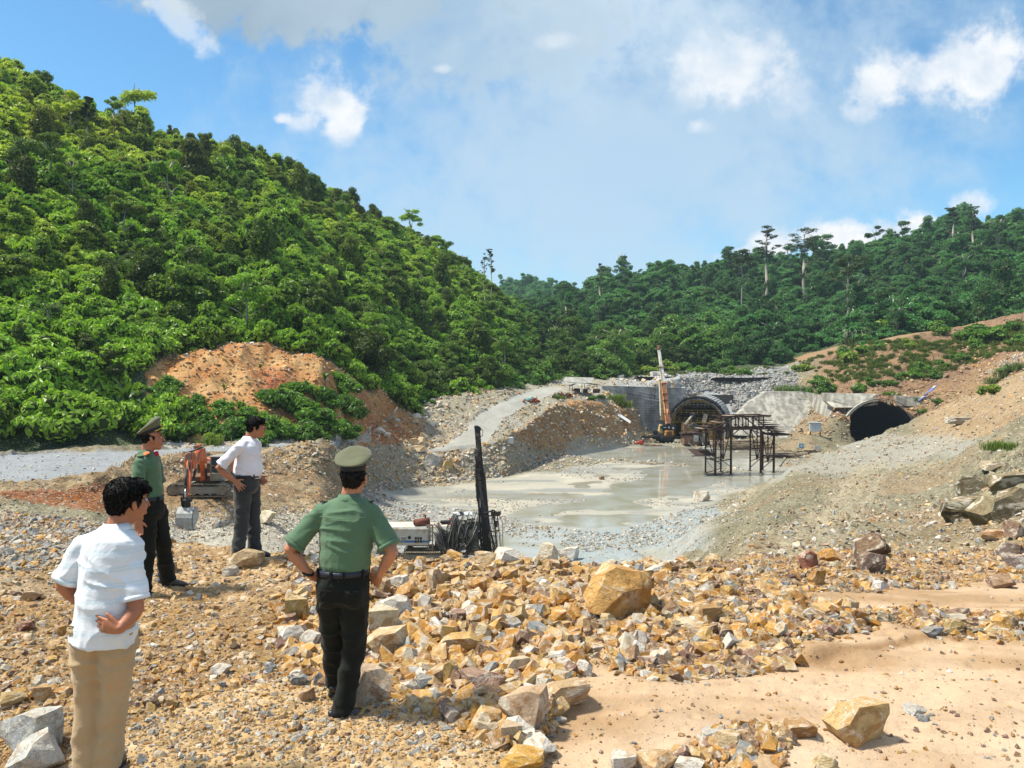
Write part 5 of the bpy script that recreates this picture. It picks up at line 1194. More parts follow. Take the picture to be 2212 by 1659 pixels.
# left portal wall and wings
slab('retaining_wall', [(1300, 833, 170), (1484, 838, 170), (1474, 862, 170), (1462, 882, 170), (1451, 905, 170), (1447, 958, 170), (1330, 962, 170)], 1.4, MSTRD, 'tall grey and black stained concrete wall left of the left tunnel arch', noise=.25)
b = MB()
for i in range(5): b.bar(W(1378 + i * 17, 860 + (i % 3) * 9, 169.6), W(1378 + i * 17, 915, 169.6), .04)
for i in range(9): b.bar(W(1350, 872 + i * 5, 169.5), W(1452, 873 + i * 5, 169.5), .035)
ob = b.build('rebar_grid', MSTEEL); tag(ob, 'grid of thin reinforcing bars standing against the stained wall', 'rebar mesh')
slab('retaining_wall', [(1655, 846, 172), (1733, 846, 172), (1752, 869, 170), (1773, 936, 163), (1680, 948, 163), (1586, 940, 164), (1584, 905, 167), (1620, 868, 170.5)], 2.0, MSTR, 'pale sloping sprayed concrete face between the two tunnels', noise=.35)
slab('retaining_wall', [(1733, 845, 172.5), (1766, 851, 167), (1800, 874, 160), (1800, 960, 158), (1775, 940, 162), (1753, 869, 169.5)], 2.0, MSTR, 'curved dark streaked concrete wing beside the right tunnel', noise=.3)
slab('retaining_wall', [(1780, 849, 161), (1895, 851, 156), (1897, 874, 156), (1850, 880, 156.5), (1800, 880, 158), (1783, 866, 160.5)], 1.5, MSTR, 'concrete band above the right tunnel, broken by fallen earth', noise=.2)
slab('retaining_wall', [(1936, 855, 154.5), (2018, 858, 153), (2018, 882, 153), (1990, 878, 153), (1938, 876, 154.5)], 1.5, MSTR, 'short concrete band right of the tunnel crown, stained brown', noise=.2)

def arch_pts(r, n=28, zo=0.0, floor=0.0):
    """arch outline: straight legs up to the springing and a half circle above"""
    P = [(r, floor)]; P += [(r * cos(a), zo + r * sin(a)) for a in np.linspace(0, pi, n)]; P.append((-r, floor)); return P
def barrel(root, name, ro, ri, y0, y1, zo, mat, n=36):
    b = bmesh.new(); A = arch_pts(ro, n, zo); Bp = arch_pts(ri, n, zo); rings = [[b.verts.new((p[0], y, p[1])) for p in Q] for y in (y0, y1) for Q in (A, Bp)]
    a0, b0, a1, b1 = rings
    for i in range(len(A) - 1):
        for q in ((a0[i], a0[i + 1], a1[i + 1], a1[i]), (b0[i + 1], b0[i], b1[i], b1[i + 1]), (a0[i + 1], a0[i], b0[i], b0[i + 1]), (a1[i], a1[i + 1], b1[i + 1], b1[i])): b.faces.new(q)
    bmesh.ops.recalc_face_normals(b, faces=b.faces[:])
    me = bpy.data.meshes.new(name); b.to_mesh(me); b.free(); me.materials.append(mat); return link(name, me, None, root)
# --- left tunnel
t1 = empty('tunnel_portal', (*TUN1['c'], TUN1['z']), TUN1['yaw'], 'left tunnel arch with ribbed vault and yellow formwork inside', 'tunnel')
ro = TUN1['r'] + .35; zo = TUN1['zo']
barrel(t1, 'vault', ro, ro - .5, -.5, 15, zo, pmat('grey vault', (.34, .36, .37), .8, var=.2, bump=.3, dirt=(.18, .18, .17), dirt_amt=.6, dscale=.8))
b = MB()
for i in range(30):
    a = pi * (i + .5) / 30; q = Matrix.Rotation(-a + pi / 2, 3, 'Y')
    b.box(((ro + .06) * cos(a), 7, zo + (ro + .06) * sin(a)), (.20, 14.4, .14), q)
b.build('rib', pmat('grey rib', (.42, .44, .45), .7, var=.2, bump=.2), t1)
rr = random.Random(4); b = MB(); pts = arch_pts(ro + .05, 40, zo)
b.tube([(x + rr.uniform(-.06, .06), -.55 + rr.uniform(-.1, .1), z + rr.uniform(-.08, .08)) for x, z in pts], [rr.uniform(.24, .42) for _ in pts], 7)
b.build('black_membrane', MBLK, t1)
b = MB(); b.box((0, 14.6, 4.5), (13, .4, 10)); b.build('end_bulkhead', pmat('rock dark', (.05, .05, .05), .95), t1)
tr = empty('formwork_trolley', t1.matrix_world.translation if False else (*TUN1['c'], TUN1['z']), TUN1['yaw'], 'yellow steel formwork trolley with decks and railings filling the left tunnel mouth', 'formwork')
for y in (.6, 2.6, 4.6, 6.6): barrel(tr, 'arch_rib', ro - .62, ro - .95, y, y + .25, zo, MYEL, 24)
barrel(tr, 'form_skin', ro - .56, ro - .61, .8, 8, zo, MRUST, 24)
for z, w in ((3.9, 5.2), (5.6, 4.6), (7.3, 3.2)):
    b = MB(); b.box((0, 3.4, z), (w * 2, 6.6, .14)); b.build('deck', MYEL if z < 5 else MRUST, tr)
    b = MB()
    for k in range(9): x = -w + w * 2 * k / 8; b.bar((x, .2, z), (x, .2, z + 1.0), .07)
    for h in (.5, 1.0): b.bar((-w, .2, z + h), (w, .2, z + h), .06)
    b.build('railing', MYEL if z < 6 else MWOODP, tr)
for x in (-3.4, -1.2, 1.2, 3.4):
    b = MB(); b.box((x, 1.0, 2), (.42, .42, 4)); b.box((x, 5, 2), (.42, .42, 4)); b.build('post', MYEL, tr)
b = MB(); r5 = random.Random(9)
for k in range(26):
    x0, x1 = r5.uniform(-4, 4), r5.uniform(-4, 4); z0 = r5.choice([3.9, 5.6]); b.bar((x0, r5.uniform(.3, 3), z0), (x0 + (x1 - x0) * .35, r5.uniform(.3, 3), z0 + r5.uniform(1.2, 2.4)), r5.uniform(.06, .14))
b.build('strut', MRUST, tr)
b = MB(); b.box((-2.3, .9, 2.2), (2.0, .08, 3.0)); b.box((2.9, .9, 1.4), (1.6, .08, 2.2)); b.build('side_panel', MYEL, tr)
b = MB(); b.box((1.6, .05, 4.9), (.9, .06, 1.9), Matrix.Rotation(.25, 3, 'Y')); b.build('ladder', MWOODP, tr)
# --- right tunnel
t2 = empty('tunnel_portal', (*TUN2['c'], TUN2['z'] - .3), TUN2['yaw'], 'dark open right tunnel mouth with a pale concrete ring', 'tunnel')
ro = TUN2['r'] + .25; zo = TUN2['zo'] + .3
barrel(t2, 'ring', ro, ro - .45, -.4, 6, zo, pmat('ring concrete', (.42, .41, .36), .85, var=.25, bump=.4, dirt=(.17, .16, .13), dirt_amt=.8, dscale=1.5), 40)
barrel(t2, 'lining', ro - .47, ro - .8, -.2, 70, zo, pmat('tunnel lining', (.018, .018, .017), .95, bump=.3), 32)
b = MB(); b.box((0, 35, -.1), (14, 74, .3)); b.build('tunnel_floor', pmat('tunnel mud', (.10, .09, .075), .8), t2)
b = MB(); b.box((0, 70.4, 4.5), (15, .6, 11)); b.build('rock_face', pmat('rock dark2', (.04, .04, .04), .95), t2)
b = MB(); b.tube([((ro + .1) * cos(a), -1.5, zo + (ro + .1) * sin(a)) for a in np.linspace(.3, 2.8, 30)], .05, 5); b.tube([(-ro - .2, -1.6, 3.4), (-ro - 1.5, -1.7, 3.2), (-ro - 3.5, -1.4, 3.6)], .07, 5); b.build('cable', MBLK, t2)

# --- rusty steel gantry standing in the pit
def gantry():
    o = W(1545, 1027, 114.9); o.z = -14.0; root = empty('steel_gantry', o, R(14), 'rusty steel gantry on four legs standing alone in the muddy pit', 'gantry')
    cr = lambda x, y: ((x - 990) * .0172, (1240 - y) * .0166)
    for v in (0.0, 3.0):
        for x in (990, 1140, 1432, 1560):
            X, _ = cr(x, 0); top = cr(0, 830 if x < 1500 else 885)[1]; b = MB(); w = .19 if v == 0 else .14
            b.box((X, v, top / 2), (w, .05, top)); b.box((X - .0, v - w / 2, top / 2), (w * 1.4, .035, top)); b.box((X, v + w / 2, top / 2), (w * 1.4, .035, top)); b.box((X, v, .03), (.5, .5, .06)); b.build('leg', MRUST, root)
        bars = [((945, 832), (1560, 832), .26), ((1035, 716), (1530, 716), .20), ((1020, 724), (1525, 724), .08), ((880, 862), (1200, 722), .16), ((1350, 722), (1590, 905), .16),
                ((1000, 1120), (1135, 1104), .12), ((1432, 1097), (1750, 1097), .10), ((1432, 1150), (1560, 1110), .10), ((995, 1245), (1140, 1212), .10), ((1436, 1208), (1560, 1110), .10),
                ((1000, 850), (1062, 1100), .12), ((1130, 850), (1068, 1100), .12), ((1062, 840), (1066, 1100), .15), ((1000, 1080), (1140, 1170), .09), ((1440, 850), (1500, 1140), .12), ((1560, 900), (1505, 1140), .12), ((1500, 840), (1502, 1140), .15),
                ((1145, 890), (1215, 838), .12), ((1335, 838), (1425, 915), .12), ((1425, 850), (1560, 905), .12), ((990, 860), (1135, 1000), .08), ((1440, 1000), (1555, 880), .08)]
        b = MB()
        for (p, q, w) in bars:
            a = cr(*p); c = cr(*q); b.bar((a[0], v, a[1]), (c[0], v, c[1]), w * .8, w)
        b.build('truss', MRUST, root)
        for x in (1140, 1210, 1283, 1356, 1410, 1100, 1455):
            X, _ = cr(x, 0); b = MB(); b.box((X, v, (cr(0, 716)[1] + cr(0, 830)[1]) / 2), (.13, .13, 1.85)); b.build('upright', MRUST, root)
        for x in (1175, 1246, 1320, 1383):       # gusset corners of the square openings
            X, _ = cr(x, 0); b = MB()
            for s_ in (-1, 1):
                for zz in (738, 808): Z = cr(0, zz)[1]; b.box((X + s_ * .48, v, Z), (.22, .05, .22), Matrix.Rotation(pi / 4, 3, 'Y'))
            b.build('gusset', MRUST, root)
    b = MB()
    for x, z in ((990, 832), (1140, 832), (1432, 832), (1560, 885), (1050, 716), (1283, 716), (1520, 716), (990, 1110), (1560, 1100)):
        X, Z = cr(x, z); b.bar((X, 0, Z), (X, 3, Z), .13)
    b.build('cross_tie', MRUST, root)
    r = random.Random(3)
    for i in range(9):      # stepped boards on the sloping shoulders
        f = i / 8; x, z = cr(1200 - 310 * f, 722 + 145 * f); b = MB(); L = r.uniform(1.6, 2.8); L *= .8; b.box((x - L * .35, 1.5, z + .12), (L, 1.2 + r.uniform(0, 1.8), .06)); b.build('board', MRUST if i % 3 else MWOOD, root)
    for i in range(9):
        f = i / 8; x, z = cr(1380 + 240 * f, 728 + 165 * f); b = MB(); L = r.uniform(1.8, 3.4); L *= .8; b.box((x + L * .35, 1.5, z + .12), (L, 1.2 + r.uniform(0, 1.8), .06)); b.build('board', MRUST if i % 3 else MWOOD, root)
    x, z = cr(1560, 895); b = MB(); b.box((x + 1.3, 1.5, z), (3.2, 3.6, .16)); b.build('platform', MRUST, root)
    x, z = cr(890, 1066); b = MB(); b.box((x, .4, z), (3.6, .5, .10)); b.box((x + .3, 1.8, z + .35), (3.0, 2.6, .06), Matrix.Rotation(.28, 3, 'X')); b.bar((x - .2, .4, z), (x + 1.6, .4, z - 2.0), .05); b.build('side_platform', MRUST, root)
    x, z = cr(1650, 1097); b = MB(); b.box((x, 1.0, z + .1), (2.8, 2.0, .07)); b.bar((x + .8, 0, z), (x - .5, 0, z - 1.5), .09); b.build('side_platform', MRUST, root)
    b = MB()
    for k in range(6): xx = .5 + k * .12; b.tube([(xx, -.1, 6.4 - k * .2), (xx + .1, -.15, 3), (xx + .3 * (k % 2), -.1, .2)], .012, 4)
    b.build('hanging_wire', MBLK, root)
    b = MB(); b.bar((1.0, 0, 8.6), (1.0, 0, 9.4), .04); b.bar((4.0, 0, 8.6), (4.0, 0, 9.4), .04); b.bar((6.6, 0, 8.6), (6.6, 0, 9.4), .04); b.bar((1, 0, 9.35), (6.6, 0, 9.35), .035); b.build('railing', MRUST, root)
gantry()

# --- rubble terrace: black bar stacks, railing, sheds and scrap
def bar_stack(px0, px1, py, d, n, label, seed, spread=.9):
    a, c = W(px0, py, d), W(px1, py, d + 3); mid = (a + c) / 2; mid.z = max(ground_z(mid.x, mid.y), mid.z - .6); L = (c - a).length; ang = math.atan2(c.y - a.y, c.x - a.x); root = empty('steel_bar_stack', mid, ang, label, 'steel bars', 'stacks of black steel on the terrace'); r = random.Random(seed)
    for i in range(n):
        row = i // 9; y = (i % 9) * .22 - .9 + r.uniform(-.05, .05); ll = L * r.uniform(.62, 1.0); x = r.uniform(-.5, .5) * (L - ll) * 1.2; b = MB(); q = Matrix.Rotation(r.uniform(-.03, .03) * spread, 3, 'Z') @ Matrix.Rotation(r.uniform(-.015, .015) * spread, 3, 'Y'); b.box((x, y, .14 + row * .21), (ll, .15, .16), q); b.build('steel_bar', MSTEEL, root)
    for s_ in (-.35, 0, .35): b = MB(); b.box((L * s_, 0, .02), (.2, 2.6, .14)); b.build('bearer', MWOOD, root)
bar_stack(1538, 1690, 818, 187, 36, 'long black steel bars stacked on the terrace above the left tunnel', 1)
bar_stack(1372, 1476, 819, 189, 26, 'loosely fanned black steel bars on the terrace behind the crane boom', 2, 3)
rl = empty('railing', W(1716, 846, 172), 0, 'pale metal railing on top of the sloping concrete face', 'railing'); b = MB(); o = W(1716, 846, 172)
for x in (1691, 1703, 1716, 1729, 1741): p = L2(o, W(x, 847, 172)); b.bar(p, p + Vector((0, 0, 2.0)), .07)
b.build('post', pmat('galvanised', (.42, .46, .44), .5, .3), rl); b = MB()
for y in (829, 838): b.bar(L2(o, W(1690, y, 172)), L2(o, W(1742, y, 172)), .06)
b.build('rail', pmat('galvanised rail', (.42, .46, .44), .5, .3), rl)
slab('basin_wall', [(1200, 830, 172), (1222, 814, 176), (1284, 816, 178), (1278, 826, 176), (1262, 836, 172), (1206, 837, 172)], 1.0, MC, 'low pale concrete wall at the end of the haul road', noise=.1)
def shed():
    o = W(1260, 848, 160); o.z = ground_z(o.x, o.y); root = empty('shelter', o, R(8), 'low open shelter with a ragged black sheet roof at the end of the haul road', 'shelter')
    for x in (-2.6, 0, 2.6):
        for y in (-1.2, 1.2): b = MB(); b.bar((x, y, 0), (x, y, 1.9), .1); b.build('post', MRUST, root)
    b = MB(); b.box((-.6, 0, 2.05), (4.8, 3.4, .08), Matrix.Rotation(.06, 3, 'Y')); b.box((2.2, .2, 1.85), (2.4, 3.0, .07), Matrix.Rotation(.18, 3, 'Y')); b.box((-2.6, -.9, 1.7), (1.4, 1.6, .06), Matrix.Rotation(-.35, 3, 'Y')); b.build('sheet_roof', pmat('black sheeting', (.020, .023, .022), .7, bump=.3), root)
    b = MB(); b.cyl((1.8, -1.5, .45), (3.1, -1.3, .45), .42, seg=16); b.build('pipe_section', MRUST, root)
    b = MB(); b.box((-1.2, .6, .5), (1.2, .7, .9)); b.box((.6, .7, .4), (.9, .6, .8)); b.build('stored_box', pmat('dark store', (.06, .05, .05), .8), root)
shed()
def scrap(px, py, d, w, h, mat, label, seed, n=14, name='scrap_heap', piece='scrap_piece'):
    o = W(px, py, d); o.z = ground_z(o.x, o.y); root = empty(name, o, 0, label, 'scrap'); r = random.Random(seed)
    for i in range(n):
        b = MB(); f = r.random(); p = Vector((r.uniform(-.5, .5) * w, r.uniform(-.4, .4) * w * .6, h * .5 * (1 - f)))
        q = Euler((r.uniform(-.6, .6), r.uniform(-.6, .6), r.uniform(0, 3))).to_matrix(); b.box(p + Vector((0, 0, .1)), (w * r.uniform(.25, .6), r.uniform(.08, .3), r.uniform(.06, .5)), q); b.build(piece, mat if not isinstance(mat, list) else mat[i % len(mat)], root)
MRED = pmat('red oxide', (.22, .06, .035), .8, var=.3)
scrap(1147, 856, 141, 2.8, .9, MRED, 'heap of red brown steel scrap on the left verge of the haul road', 1)
scrap(1221, 854, 152, 2.4, 1.5, [MRED, MRUST], 'brown scrap machine parts beside the shelter', 2)
scrap(1200, 862, 150, 1.8, .9, [MWHT, MSTEEL], 'pale frames and pipes at the road edge left of the brown scrap', 3, 8)
o_ = W(1145, 843, 143); o_.z = ground_z(o_.x, o_.y); b = MB(); b.box((0, 0, .35), (1.5, 1.0, .6), Euler((.2, .1, .3)).to_matrix(), .2); b.box((.5, .1, .7), (.8, .7, .4), Euler((.4, .3, .3)).to_matrix(), .15)
ob = b.build('tarpaulin', pmat('turquoise tarp', (.07, .28, .30), .6)); ob.location = o_; tag(ob, 'crumpled turquoise tarpaulin on top of the red scrap', 'tarpaulin')
# white crate panel beside the haul road
def crate():
    o = W(1102, 926, 118); o.z = ground_z(o.x, o.y); root = empty('plastic_crate', o, .1, 'white plastic crate standing on the edge of the haul road', 'crate'); b = MB(); b.box((0, .3, .75), (1.0, .6, .9)); b.build('crate_body', MWHT, root); b = MB()
    for k in range(7): b.box((0, -.01, .36 + k * .13), (1.02, .03, .02))
    for k in range(6): b.box((-.45 + k * .18, -.01, .75), (.02, .03, .9))
    b.build('grid', pmat('grey grid', (.4, .41, .42), .6), root); b = MB(); b.box((0, .3, .15), (.9, .5, .3)); b.build('stand', MWOOD, root)
crate()
o_ = W(1346, 952, 160); o_.z = max(ground_z(o_.x, o_.y), -14); b = MB(); b.box((0, 0, .9), (3.6, 1.1, .06), Euler((.5, R(33), 0)).to_matrix()); ob = b.build('white_panel', MWHT); ob.location = o_; tag(ob, 'white sheet panel leaning at the foot of the cut bank by the water', 'panel')
# --- timber and steel debris between the tunnels
def pile(px, py, d, w, dp, h, n, label, seed, mats, name='timber_pile', piece='plank', ang=0.0):
    o = W(px, py, d); o.z = max(ground_z(o.x, o.y), -14.1); root = empty(name, o, ang, label, 'debris'); r = random.Random(seed)
    for i in range(n):
        b = MB(); L = w * r.uniform(.25, .7); x = r.uniform(-.5, .5) * (w - L * .6); y = r.uniform(-.5, .5) * dp; z = h * r.random() ** 1.3 * (1 - abs(x) / w) + .06; q = Euler((0, r.uniform(-.08, .08), r.gauss(0, .22))).to_matrix(); b.box((x, y, z), (L, r.uniform(.12, .3), r.uniform(.06, .14)), q); b.build(piece, r.choice(mats), root)
pile(1610, 968, 152, 12, 5, 1.7, 60, 'long layered pile of planks and bars behind the steel gantry', 5, [MWOOD, MWOODP, MRUST, MWOOD])
pile(1690, 982, 138, 8, 3, 1.2, 34, 'jumbled timber and steel right of the gantry', 6, [MWOOD, MRUST, MWOODP], ang=.15)
pile(1745, 976, 142, 7, 2, .8, 22, 'dark steel and boards at the foot of the grey rock heap', 7, [MRUST, MSTEEL, MWOOD], ang=-.2)
pile(1400, 955, 158, 5, 2, .3, 12, 'flat boards and a strip on the shore left of the crane', 8, [MWOODP, MRED, MWOOD]); pile(1408, 1000, 128, 4, 1.6, .2, 10, 'pale planks floating together at the shore of the brown pool', 9, [MWOODP, MWOOD])
pile(1530, 965, 148, 3, 2, .7, 16, 'tangle of netting and sticks beside the drilling machine', 10, [MWOODP, pmat('blue net', (.08, .30, .34), .7), MWHT], name='net_heap')
ld = empty('ladder', W(1688, 975, 137), .2, 'wooden ladder leaning on the jumbled timber', 'ladder'); b = MB(); b.bar((-1.2, 0, 1.3), (1.2, 0, -.2), .09); b.bar((-1.2, .5, 1.3), (1.2, .5, -.2), .09); b.build('side_rail', MWOODP, ld)
for k in range(7): f = k / 6; b = MB(); b.bar((-1.1 + 2.2 * f, -.05, 1.25 - 1.4 * f), (-1.1 + 2.2 * f, .55, 1.25 - 1.4 * f), .07); b.build('rung', MWOODP, ld)
def cabinet():
    o = W(1761, 945, 150); root = empty('electric_cabinet', Vector((o.x, o.y, -14 + .0)), -.2, 'blue grey electrical cabinet on legs before the concrete wing', 'cabinet'); z0 = W(1761, 932, 150).z + 14
    o2 = MB(); o2.box((0, 0, z0 + .85), (2.1, .9, 1.7), bev=.03); o2.build('cabinet_body', pmat('cabinet grey', (.40, .46, .50), .5), root); b = MB()
    for x in (-.5, .5): b.box((x, -.47, z0 + .85), (.92, .03, 1.5))
    b.build('door', pmat('cabinet door', (.43, .50, .54), .5), root); b = MB(); b.box((0, 0, z0 + 1.76), (2.4, 1.2, .08)); b.build('roof', pmat('cabinet roof', (.5, .55, .58), .5), root); b = MB()
    for x in (-.9, .9):
        for y in (-.35, .35): b.bar((x, y, -.2), (x, y, z0), .09)
    b.build('leg', MRUST, root)
cabinet()
def board(px, py, d, w, h, label, blue):
    o = W(px, py + 8, d); o.z = max(ground_z(o.x, o.y), -14); root = empty('notice_board', o, .1, label, 'sign'); zc = W(px, py, d).z - o.z; b = MB(); b.box((0, 0, zc), (w, .05, h)); b.build('panel', MWHT, root)
    if blue: b = MB(); b.box((0, -.04, zc), (w * .8, .02, h * .8)); b.build('blue_print', pmat('blue print', (.12, .42, .62), .5), root); b = MB(); b.cyl((0, -.055, zc), (0, -.07, zc), h * .22, seg=20); b.build('emblem', MWHT, root)
    b = MB(); b.bar((-w * .4, .06, -.3), (-w * .4, .06, zc), .06); b.bar((w * .4, .06, -.3), (w * .4, .06, zc), .06); b.build('post', MRUST, root)
board(1731, 963, 146, 1.1, 1.0, 'small blue and white sign board behind the jumbled timber', True); board(1766, 967, 143, 1.3, .6, 'small blank white board right of the blue sign', False)
# fallen trunk and roots on the mound foot
rt = empty('tree_stump', hit(845, 918)[0], 0, 'grey dead trunk and roots lying at the foot of the orange mound', 'tree stump'); b = MB(); r = random.Random(2)
b.tube([(-1.5, .5, .3), (-.4, 0, .8), (.4, 0, 1.6), (.9, .2, 2.6)], [.35, .28, .2, .1], 7); b.build('trunk', MBARK, rt); b = MB()
for k in range(9): a = r.uniform(0, 6.3); b.tube([(-1.4, .4, .4), (-1.4 + cos(a) * .7, .4 + sin(a) * .5, .6 + r.uniform(-.2, .4)), (-1.4 + cos(a) * 1.7, .4 + sin(a), r.uniform(-.1, .9))], [.12, .08, .02], 5)
b.build('root', MBD, rt)
# ------------------------------------------------------------------ machines
MOR = pmat('orange machine paint', (.62, .12, .03), .5, var=.2, spec=.45, dirt=(.20, .12, .07), dirt_amt=.75, dscale=1.6)
MGL = pmat('cab glass', (.03, .07, .09), .08, spec=.8, var=.1, bump=0)
MGR = pmat('dusty grey frame', (.22, .23, .21), .75, var=.25, dirt=(.33, .28, .20), dirt_amt=.8)
MTRK = pmat('dusty track steel', (.26, .22, .17), .85, .2, var=.35, scale=4, bump=.4)
MBK = pmat('worn bucket steel', (.42, .43, .42), .7, .1, var=.2, dirt=(.30, .27, .22), dirt_amt=.6)
MCHR = pmat('piston rod', (.6, .6, .6), .25, .9)
MHOSE = pmat('hydraulic hose', (.022, .022, .024), .6); MHOSG = pmat('grey dusty hose', (.16, .16, .155), .7)
MBLU = pmat('blue stripe paint', (.03, .14, .42), .5, dirt=(.4, .38, .33), dirt_amt=.3)
MCRM = pmat('cream white paint', (.52, .52, .48), .5, var=.08, dirt=(.38, .28, .18), dirt_amt=.6, dscale=1.4)

def track(root, cx, cy, cz, L, Hh, Wd, name='track', ax='X'):
    """crawler track: shoes round two sprockets, side frame and rollers"""
    r = Hh / 2; n = 0; per = 2 * (L - Hh) + pi * Hh; k = int(per / .19); b = MB()
    for i in range(k):
        s = i * per / k; a = L - Hh
        if s < a: x, z, an = -a / 2 + s, r, 0
        elif s < a + pi * r: t = (s - a) / r; x, z, an = a / 2 + r * sin(t), r * cos(t), t
        elif s < 2 * a + pi * r: x, z, an = a / 2 - (s - a - pi * r), -r, pi
        else: t = (s - 2 * a - pi * r) / r; x, z, an = -a / 2 - r * sin(t), -r * cos(t), pi + t
        q = Matrix.Rotation(an, 3, 'Y'); b.box(Vector((cx + x, cy, cz + z)), (.165, Wd, .05), q); b.box(Vector((cx + x, cy, cz + z)) + q @ Vector((.05, 0, .04)), (.03, Wd, .05), q)
    t_ = b.build(name, MTRK, root); b = MB(); b.box((cx, cy, cz), (L - Hh, Wd * .55, Hh * .62), bev=.04); b.box((cx, cy - Wd * .2, cz + .05), (L - Hh * 1.3, .1, Hh * .3))
    b.build('track_frame', MGR, root)
    for x in (-(L - Hh) / 2, (L - Hh) / 2): b = MB(); b.cyl((cx + x, cy - Wd * .45, cz), (cx + x, cy + Wd * .45, cz), r * .82, seg=16); b.cyl((cx + x, cy - Wd * .5, cz), (cx + x, cy + Wd * .5, cz), r * .3, seg=12); b.build('sprocket', MTRK, root)
    b = MB()
    for j in range(6): x = cx - (L - Hh) / 2 + (L - Hh) * (j + .5) / 6; b.cyl((x, cy - Wd * .32, cz - r * .62), (x, cy + Wd * .32, cz - r * .62), r * .26, seg=10)
    b.build('roller', MTRK, root)

def excavator():
    o = W(430, 1068, 55.0); root = empty('excavator', o, 0, 'dusty orange excavator with its arm stretched towards the bench and bucket down', 'excavator')
    Q = lambda px, py, d: L2(o, W(px, py, d))
    cx = Q(437, 1060, 55).x; yaw = Matrix.Rotation(R(-6), 4, 'Z')
    track(root, cx, -.6, .42, 4.3, .84, .6); track(root, cx - .35, 1.75, .45, 4.2, .84, .6)
    b = MB(); b.box((cx, .6, .6), (2.2, 2.0, .4), bev=.05); b.cyl((cx, .5, .7), (cx, .5, 1.0), .62, seg=20); b.build('undercarriage', MGR, root)
    # house: turned to face the bench
    hx = cx + .25
    b = MB(); b.box((hx, 1.1, 1.22), (2.5, 3.6, .35), bev=.05); b.box((hx - .55, 2.0, 1.75), (1.1, 1.8, .8), bev=.08); b.build('house', pmat('dark house panel', (.10, .05, .03), .7, dirt=(.3, .2, .12), dirt_amt=.6), root)
    b = MB(); b.prism([(-1.25, 1.1), (1.25, 1.1), (1.25, 2.1), (1.1, 2.3), (-1.1, 2.3), (-1.25, 2.1)], 2.3, 3.4, bev=.06); b.b.transform(Matrix.Translation((hx, 0, 0))); b.build('counterweight', MOR, root)
    b = MB(); b.box((hx + 1.05, 1.7, 1.75), (.32, 1.2, .9), bev=.08); b.box((hx + 1.2, .9, 1.5), (.12, .8, .6), bev=.04); b.build('engine_cover', MOR, root)
    # cab
    c0, c1 = Q(451.5, 1040, 54).x, Q(478, 1040, 54).x; cz0, cz1 = 1.15, 2.78; b = MB()
    for x in (c0 + .04, c1 - .04):
        for y in (-.75, .75): b.bar((x, y, cz0), (x, y + (.08 if y < 0 else 0), cz1), .09)
    b.box(((c0 + c1) / 2, 0, cz1), (c1 - c0 + .06, 1.7, .10), bev=.03); b.box(((c0 + c1) / 2, -.76, cz0 + .24), (c1 - c0, .08, .50), bev=.03); b.box(((c0 + c1) / 2, 0, cz0), (c1 - c0, 1.6, .08)); b.box((c1 - .02, 0, cz0 + .4), (.05, 1.5, .8)); b.box((c0 + .02, .3, cz0 + .4), (.05, .9, .8)); b.box(((c0 + c1) / 2, .78, cz0 + .8), (c1 - c0, .05, 1.5))
    b.box(((c0 + c1) / 2, -.79, cz0 + 1.0), (c1 - c0 - .1, .03, .035)); cab = b.build('cab', MGR, root)
    b = MB(); b.box(((c0 + c1) / 2, -.73, cz0 + 1.03), (c1 - c0 - .14, .03, 1.04)); b.build('windscreen', MGL, cab); b = MB(); b.box((c0 + .03, 0, cz0 + 1.15), (.02, 1.35, .8)); b.box((c1 - .03, 0, cz0 + 1.15), (.02, 1.35, .8)); b.build('side_window', MGL, cab)
    b = MB(); b.box(((c0 + c1) / 2, 0, cz0 + .45), (.5, .5, .5), bev=.08); b.box(((c0 + c1) / 2, .25, cz0 + .85), (.48, .14, .6), bev=.05); b.build('seat', MBLK, cab)
    # boom: from its foot up to the apex, then towards the bench
    foot, apex, tip = Q(440, 1034, 54.6), Q(436, 980, 52.4), Q(412, 1000, 49.6)
    def limb(name, path, hs, w, mat):
        b = MB(); prev = None
        P = [Vector(p) for p in path]
        for i, p in enumerate(P):
            t = (P[min(i + 1, len(P) - 1)] - P[max(i - 1, 0)]).normalized(); s_ = t.cross(Vector((0, 0, 1))); s_ = Vector((1, 0, 0)) if s_.length < .25 else s_.normalized(); u = s_.cross(t).normalized()
            ring = [b.b.verts.new(p + s_ * a * w / 2 + u * c * hs[i] / 2) for a, c in ((-1, -1), (1, -1), (1, 1), (-1, 1))]
            if prev:
                for j in range(4): b.b.faces.new((prev[j], prev[(j + 1) % 4], ring[(j + 1) % 4], ring[j]))
            else: b.b.faces.new(ring[::-1])
            prev = ring
        b.b.faces.new(prev); bmesh.ops.recalc_face_normals(b.b, faces=b.b.faces[:]); bmesh.ops.bevel(b.b, geom=b.b.edges[:], offset=.02, segments=1, affect='EDGES'); return b.build(name, mat, root)
    limb('boom', [foot, foot.lerp(apex, .5) + Vector((0, .2, 0)), apex, apex.lerp(tip, .5) + Vector((0, 0, .05)), tip], [.5, .75, .8, .6, .45], .42, MOR)
    st0, st1 = Q(410, 996, 49.4), Q(404, 1081, 47.7)
    limb('stick', [st0 + Vector((0, .25, .15)), st0.lerp(st1, .12), st0.lerp(st1, .3), st0.lerp(st1, .7), st1], [.3, .62, .6, .42, .3], .30, MOR)
    b = MB(); b.prism([(-.28, -.35), (.28, -.35), (.24, .55), (.12, .72), (-.12, .72), (-.24, .55)], -.1, .45, bev=.03); b.b.transform(Matrix.Translation(st0 + Vector((.0, -.05, -.15)))); b.build('stick_head', MOR, root)
